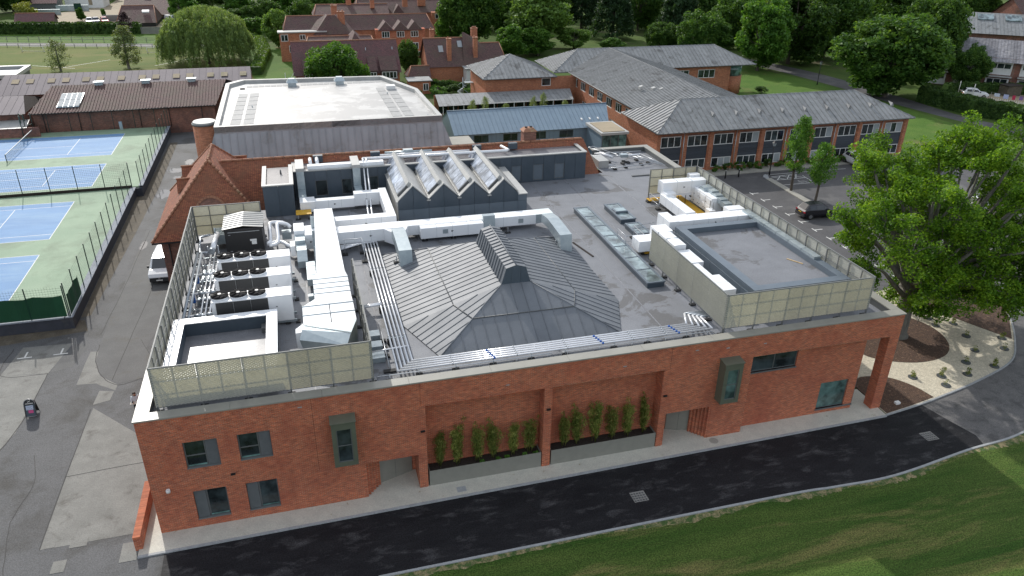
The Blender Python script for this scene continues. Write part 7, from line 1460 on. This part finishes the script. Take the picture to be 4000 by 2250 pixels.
bd = MB(); bd.tube(((0,-.075,.62),(0,-.06,.62)),.085,16); bo = bd.build('badge_disc', m_rim, None); bo.parent = vn
car('parked_car', 'silver car half hidden under the oak near the island', pnt['silver'], suv, 83.5,36.0, R(90), group='cars parked under the oak')
car('parked_car', 'white car half hidden under the middle of the oak', pnt['white'], suv, 87.5,30.0, R(88), group='cars parked under the oak')
car('parked_car', 'white car behind the right side of the oak', pnt['white'], suv, 87.5,22.5, R(90), group='cars parked under the oak')
car('parked_car', 'white car at the far end of the car park by the school', pnt['white'], suv, 82.0,46.2, R(0), group='cars parked under the oak')
car('parked_car', 'blue car behind the oak trunk', pnt['blue'], suv, 83.5,38.8, R(90), group='cars parked under the oak')
for i, (c_, x, y, l) in enumerate((('silver',-42.6,206.5,'pale farm car nearest the long hedge'),('navy',-40.9,207,'dark farm car between pale and red cars'),('red',-38.6,207,'red farm car beside the yard wall'))): car('parked_car', l, pnt[c_], suv, x, y, R(10+i*4), group='cars in the farm yard')
car('white_van', 'white van roof beside the farm barn', pnt['white'], vanst, -20.0,206, R(40), van=True); car('parked_car', 'white car under the garden hedge at the right', pnt['white'], suv, 134.0,78.5, R(60))
# ---------------------------------------------------------------- sandwich board
sb = thing('sandwich_board', 'black sandwich board with white and pink notices in the yard', 'sign', (-9.55,13.6,0))
def tilt(x, z, n=0.0): return (-9.56+x, 13.3+.27*z+n, z)      # front leaf leans back
pts = [(-.33,.1),(.33,.1),(.33,.98)]+[(.33*math.cos(a), .98+.28*math.sin(a)) for a in [math.pi*i/10 for i in range(1,10)]]+[(-.33,.98)]
m = MB(); m.face([tilt(x,z,0) for x,z in pts]); m.face([tilt(x,z,.03) for x,z in pts][::-1]); m.build('front_leaf', m_trim, sb)
m = MB(); q = [(-9.56+x, 13.98-.27*z, z) for x,z in pts]; m.face(q[::-1]); m.build('rear_leaf', m_trim, sb)
fr_t = MB(); fr_t.tube([tilt(x,z,-.01) for x,z in pts]+[tilt(*pts[0],-.01)], .025, 6); fr_t.build('frame_tube', m_rim, sb)
for x in (-.32,.32):
    MB().tube((tilt(x,0),tilt(x,.15)),.02,6).build('leg', m_rim, sb); MB().tube(((-9.56+x,13.98,0),(-9.56+x,13.94,.15)),.02,6).build('leg', m_rim, sb)
m_notice = pbr('blue white paper', (.50,.56,.68), (.46,.52,.64), 2, .7); m_pink = pbr('pink paper', (.55,.08,.22), (.5,.07,.2), 2, .7); m_slate = pbr('notice backing', (.06,.08,.10), (.05,.07,.09), 2, .5)
for nm, x0, x1, z0, z1, n, mt in (('notice_panel',-.28,.28,.13,.88,-.012,m_slate),('white_notice',-.23,.19,.55,.84,-.02,m_notice),('pink_notice',-.12,.17,.33,.53,-.02,m_pink)):
    m = MB(); m.face((tilt(x0,z0,n),tilt(x1,z0,n),tilt(x1,z1,n),tilt(x0,z1,n))); m.build(nm, mt, sb)
for s in (1,-1): m = MB(); m.face((tilt(-.08*s-.02,1.06,-.02),tilt(-.08*s+.02,1.05,-.02),tilt(.08*s+.02,1.17,-.02),tilt(.08*s-.02,1.18,-.02))); m.build('emblem', m_paint, sb)
m = MB(); m.face((tilt(-.24,.95,-.015),tilt(.24,.95,-.015),tilt(.24,.99,-.015),tilt(-.24,.99,-.015))); m.build('emblem', m_paint, sb)
def lettering(txt, x, z, size, mat, n=-.028):
    cu = bpy.data.curves.new('lettering','FONT'); cu.body = txt; cu.size = size; cu.align_x = 'CENTER'; cu.materials.append(mat)
    tmp = bpy.data.objects.new('lettering', cu); COL.objects.link(tmp); me = bpy.data.meshes.new_from_object(tmp.evaluated_get(bpy.context.evaluated_depsgraph_get())); bpy.data.objects.remove(tmp); o = bpy.data.objects.new('lettering', me); COL.objects.link(o); o.parent = sb; p = Vector(tilt(x,z,n))-Vector(sb.location); o.location = p; o.rotation_euler = (R(90)-math.atan(.27),0,0)
lettering('Private', -.02,.72,.115,m_trim); lettering('Exit Event', -.02,.60,.085,m_trim)
# ---------------------------------------------------------------- person in the yard
pr = thing('person', 'person in a white shirt and dark trousers holding papers in the yard', 'person', (-2.85,12.05,0))
m_shirt = pbr('white shirt', (.62,.64,.67), (.55,.57,.6), 6, .8); m_trous = pbr('dark trousers', (.02,.02,.025), (.03,.03,.035), 5, .85); m_skin = pbr('skin', (.48,.27,.19), (.44,.24,.17), 5, .6); m_hair = pbr('dark brown hair', (.035,.02,.012), (.05,.03,.02), 20, .6); m_paper = pbr('cream paper', (.6,.55,.47), (.55,.5,.43), 3, .8)
def skin(name, V_, E_, rad, mat, parent, root=0):
    me = bpy.data.meshes.new(name); me.from_pydata(V_, E_, []); o = bpy.data.objects.new(name, me); COL.objects.link(o); o.parent = parent
    md = o.modifiers.new('skin','SKIN')
    for i, r in enumerate(rad): d = me.skin_vertices[0].data[i]; d.radius = (r, r) if not isinstance(r, tuple) else r; d.use_root = (i == root)
    s_ = o.modifiers.new('sub','SUBSURF'); s_.levels = 2; s_.render_levels = 2; me.materials.append(mat); md.use_smooth_shade = True; return o
V_ = [(0,0,.98),(0,0,1.15),(0,-.01,1.36),(0,-.03,1.46),(0,-.07,1.53),(.17,-.01,1.40),(.23,-.05,1.16),(.16,-.25,1.06),(-.17,-.01,1.40),(-.23,-.05,1.16),(-.16,-.25,1.06),(.095,0,.92),(.10,-.03,.52),(.10,.02,.09),(.10,-.12,.04),(-.095,0,.92),(-.11,-.02,.52),(-.12,.03,.09),(-.12,-.11,.04)]
E_ = [(0,1),(1,2),(2,3),(3,4),(2,5),(5,6),(6,7),(2,8),(8,9),(9,10),(0,11),(11,12),(12,13),(13,14),(0,15),(15,16),(16,17),(17,18)]
body = skin('body', V_, E_, [(.17,.12),(.15,.11),(.18,.11),.065,.055,.065,.05,.038,.065,.05,.038,.10,.07,.05,.04,.10,.07,.05,.04], m_trous, pr)
skin('shirt', [(0,0,.93),(0,0,1.15),(0,-.01,1.36),(0,-.02,1.44),(.18,-.01,1.40),(.24,-.05,1.17),(.20,-.16,1.10),(-.18,-.01,1.40),(-.24,-.05,1.17),(-.20,-.16,1.10)], [(0,1),(1,2),(2,3),(2,4),(4,5),(5,6),(2,7),(7,8),(8,9)], [(.19,.14),(.18,.13),(.20,.13),.08,.08,.068,.055,.08,.068,.055], m_shirt, pr)
hd = MB()
def ball(mb, c, r, n=12, m_=8, sx=1, sy=1, sz=1, zmin=-2):
    for i in range(m_):
        for j in range(n):
            q = []
            for a, b in ((i,j),(i,j+1),(i+1,j+1),(i+1,j)):
                th, ph = math.pi*a/m_, 2*math.pi*b/n; q.append((c[0]+r*sx*math.sin(th)*math.cos(ph), c[1]+r*sy*math.sin(th)*math.sin(ph), max(c[2]-r*sz*math.cos(th), zmin)))
            mb.face(q, 0, True)
ball(hd, (0,-.10,1.62), .10, sy=1.12, sz=1.22); ball(hd, (0,-.215,1.60), .02, 6, 4); ball(hd, (.10,-.09,1.62), .022, 6, 4); ball(hd, (-.10,-.09,1.62), .022, 6, 4)
ho = hd.build('head', m_skin, None); ho.parent = pr
hr = MB(); ball(hr, (0,-.075,1.655), .112, sy=1.1, sz=1.12, zmin=1.63); o = hr.build('hair', m_hair, None); o.parent = pr
ey = MB(); ball(ey, (.035,-.205,1.625), .012, 6, 4); ball(ey, (-.035,-.205,1.625), .012, 6, 4); o = ey.build('eyes', m_hair, None); o.parent = pr
mo = MB(); mo.box(-.025,.025,-.212,-.2,1.565,1.572); o = mo.build('mouth', m_red, None); o.parent = pr
for s in (-1,1):
    for k, (dx, L_) in enumerate(((-.03,.07),(-.01,.08),(.01,.078),(.03,.062))):
        skin('finger', [(s*.15+dx,-.28,1.055),(s*.15+dx-s*.02,-.28-L_*.55,1.045),(s*.15+dx-s*.035,-.28-L_,1.02)], [(0,1),(1,2)], [.010,.009,.008], m_skin, pr)
    skin('thumb', [(s*.13,-.25,1.07),(s*.105,-.29,1.085),(s*.10,-.325,1.08)], [(0,1),(1,2)], [.012,.010,.009], m_skin, pr); skin('palm', [(s*.165,-.22,1.07),(s*.15,-.29,1.055)], [(0,1)], [(.042,.02),(.042,.018)], m_skin, pr)
pp = tag(MB().hexa(((-3.15,11.68,1.02),(-2.75,11.66,1.02),(-2.72,11.95,1.08),(-3.12,11.97,1.08),(-3.15,11.68,1.035),(-2.75,11.66,1.035),(-2.72,11.95,1.095),(-3.12,11.97,1.095))).build('papers', m_paper), 'cream papers held by the person in the yard', 'papers')
pr.rotation_euler = (0,0,R(12))
# ---------------------------------------------------------------- low wall, lamps, bollards, small things
lw = thing('low_brick_wall', 'low red brick wall with a soldier course beside the front left corner', 'wall', (-.95,1.5,0)); m_ob = pbr('orange brick unit', (.46,.15,.07), (.40,.12,.055), 8, .8, orand=.2)
MB().box(-1.16,-.80,-.95,3.6,0,.82).build('wall', m_brick, lw)
for i in range(60): y = -.95+i*.0757; MB().box(-1.17,-.79,y,y+.066,.822,.93).build('brick', m_ob, lw)
def lamp(x, y, h, label):
    t = thing('lamp_post', label, 'lamp post', (x,y,0), 'black lantern posts'); MB().cyl(x,y,0,.8,.12,10,r1=.09).build('base', m_black, t); MB().tube(((x,y,.8),(x,y,h-.5)),.055,8).build('column', m_black, t)
    MB().box(x-.25,x+.25,y-.02,y+.02,h-.75,h-.71).build('ladder_bar', m_black, t); MB().hexa(((x-.1,y-.1,h-.5),(x+.1,y-.1,h-.5),(x+.1,y+.1,h-.5),(x-.1,y+.1,h-.5),(x-.19,y-.19,h-.1),(x+.19,y-.19,h-.1),(x+.19,y+.19,h-.1),(x-.19,y+.19,h-.1))).build('lantern', m_blind, t); MB().hexa(((x-.22,y-.22,h-.1),(x+.22,y-.22,h-.1),(x+.22,y+.22,h-.1),(x-.22,y+.22,h-.1),(x-.05,y-.05,h+.15),(x+.05,y-.05,h+.15),(x+.05,y+.05,h+.15),(x-.05,y+.05,h+.15))).build('lantern_cap', m_black, t)
lamp(67.9,47.5,4.3,'black lantern post at the car park kerb'); lamp(109.5,95.7,4.4,'black lantern post beside the park drive')
for i, (x, y) in enumerate(((61.4,47.4),(63.4,47.55))):
    t = thing('bollard', ('left black bollard on the school footpath','right black bollard on the school footpath')[i], 'bollard', (x,y,0), 'bollards by the school'); MB().cyl(x,y,0,1.0,.09,10,r1=.075).build('post', m_black, t); MB().cyl(x,y,1.0,1.08,.10,10,r1=.04).build('cap', m_light, t)
rp_ = thing('rugby_posts', 'white training rugby posts at the end of the garden hedge', 'goal', (130.2,80,0))
for x, y in ((130.0,81.4),(130.6,78.6)): MB().tube(((x,y,0),(x,y,2.7)),.07,6).build('post', m_paint, rp_)
MB().tube(((130.0,81.4,1.1),(130.6,78.6,1.1)),.06,6).build('crossbar', m_paint, rp_)
gs = thing('garden_shed', 'brown timber shed by the garden hedge', 'shed', (140.5,79.5,0))
for i in range(8): MB().box(138.6+i*.42,139.0+i*.42,78.6,78.66,0,1.9).build('board', m_dirtl, gs)
MB().box(138.6,141.9,78.67,80.6,0,1.85).build('wall', m_dirtl, gs); MB().box(138.4,142.1,78.4,80.8,1.92,2.0).build('roof', m_soil, gs)
pk = thing('picket_fence', 'white picket fence round the small garden', 'fence', (133,73,0))
for i in range(26): x, y = 131.5+i*.2, 75.2-i*.3; MB().box(x-.06,x+.06,y-.02,y+.02,0,.9).build('picket', m_paint, pk)
MB().tube(((131.5,75.2,.6),(136.7,67.4,.6)),.03,4).build('rail', m_paint, pk)
wl2 = thing('washing_line', 'washing line hung with coloured laundry in the garden', 'washing line', (134,74,0)); MB().tube(((132.6,76.5,1.5),(138.5,68.5,1.5)),.015,4).build('line', m_wire, wl2)
for x, y in ((132.6,76.5),(138.5,68.5)): MB().tube(((x,y,0),(x,y,1.6)),.04,6).build('post', m_track, wl2)
for i, (s, w_, h_, c_) in enumerate(((.05,.9,.6,(.6,.66,.8)),(.2,.8,.8,(.45,.5,.75)),(.34,.5,.8,(.5,.04,.1)),(.45,.6,.7,(.25,.15,.35)),(.62,1.3,1.0,(.12,.5,.55)),(.82,.8,.9,(.4,.5,.7)))):
    x, y = 132.6+s*5.9, 76.5-s*8; dx, dy = w_*.59, -w_*.8; m = MB(); m.hexa(((x,y,1.5-h_),(x+dx,y+dy,1.5-h_),(x+dx+.02,y+dy+.02,1.5-h_),(x+.02,y+.02,1.5-h_),(x,y,1.5),(x+dx,y+dy,1.5),(x+dx+.02,y+dy+.02,1.5),(x+.02,y+.02,1.5))); o = m.build('cloth', pbr(f'laundry {i}', c_, None, 3, .9), wl2)
ss = thing('spiral_stair', 'grey metal spiral stair beside the brick pavilion', 'stairs', (38.0,97,0))
for i in range(14): a = i*.42; MB().hexa(tuple((38+r_*math.cos(a+d),97+r_*math.sin(a+d),.22*i+z) for z in (0,.05) for r_, d in ((.1,0),(1.0,-.15),(1.0,.2),(.1,.1)))).build('tread', m_galv, ss)
MB().tube(((38,97,0),(38,97,4)),.07,8).build('column', m_galv, ss); MB().tube([(38+1.0*math.cos(i*.42),97+1.0*math.sin(i*.42),.22*i+1.0) for i in range(14)],.03,5).build('handrail', m_galv, ss); MB().box(38.2,39.7,96.2,97.4,3.1,3.2).build('landing', m_galv, ss)
S.cycles.max_bounces = 6; S.cycles.diffuse_bounces = 3; S.cycles.glossy_bounces = 3; S.cycles.transmission_bounces = 2; S.cycles.transparent_max_bounces = 4
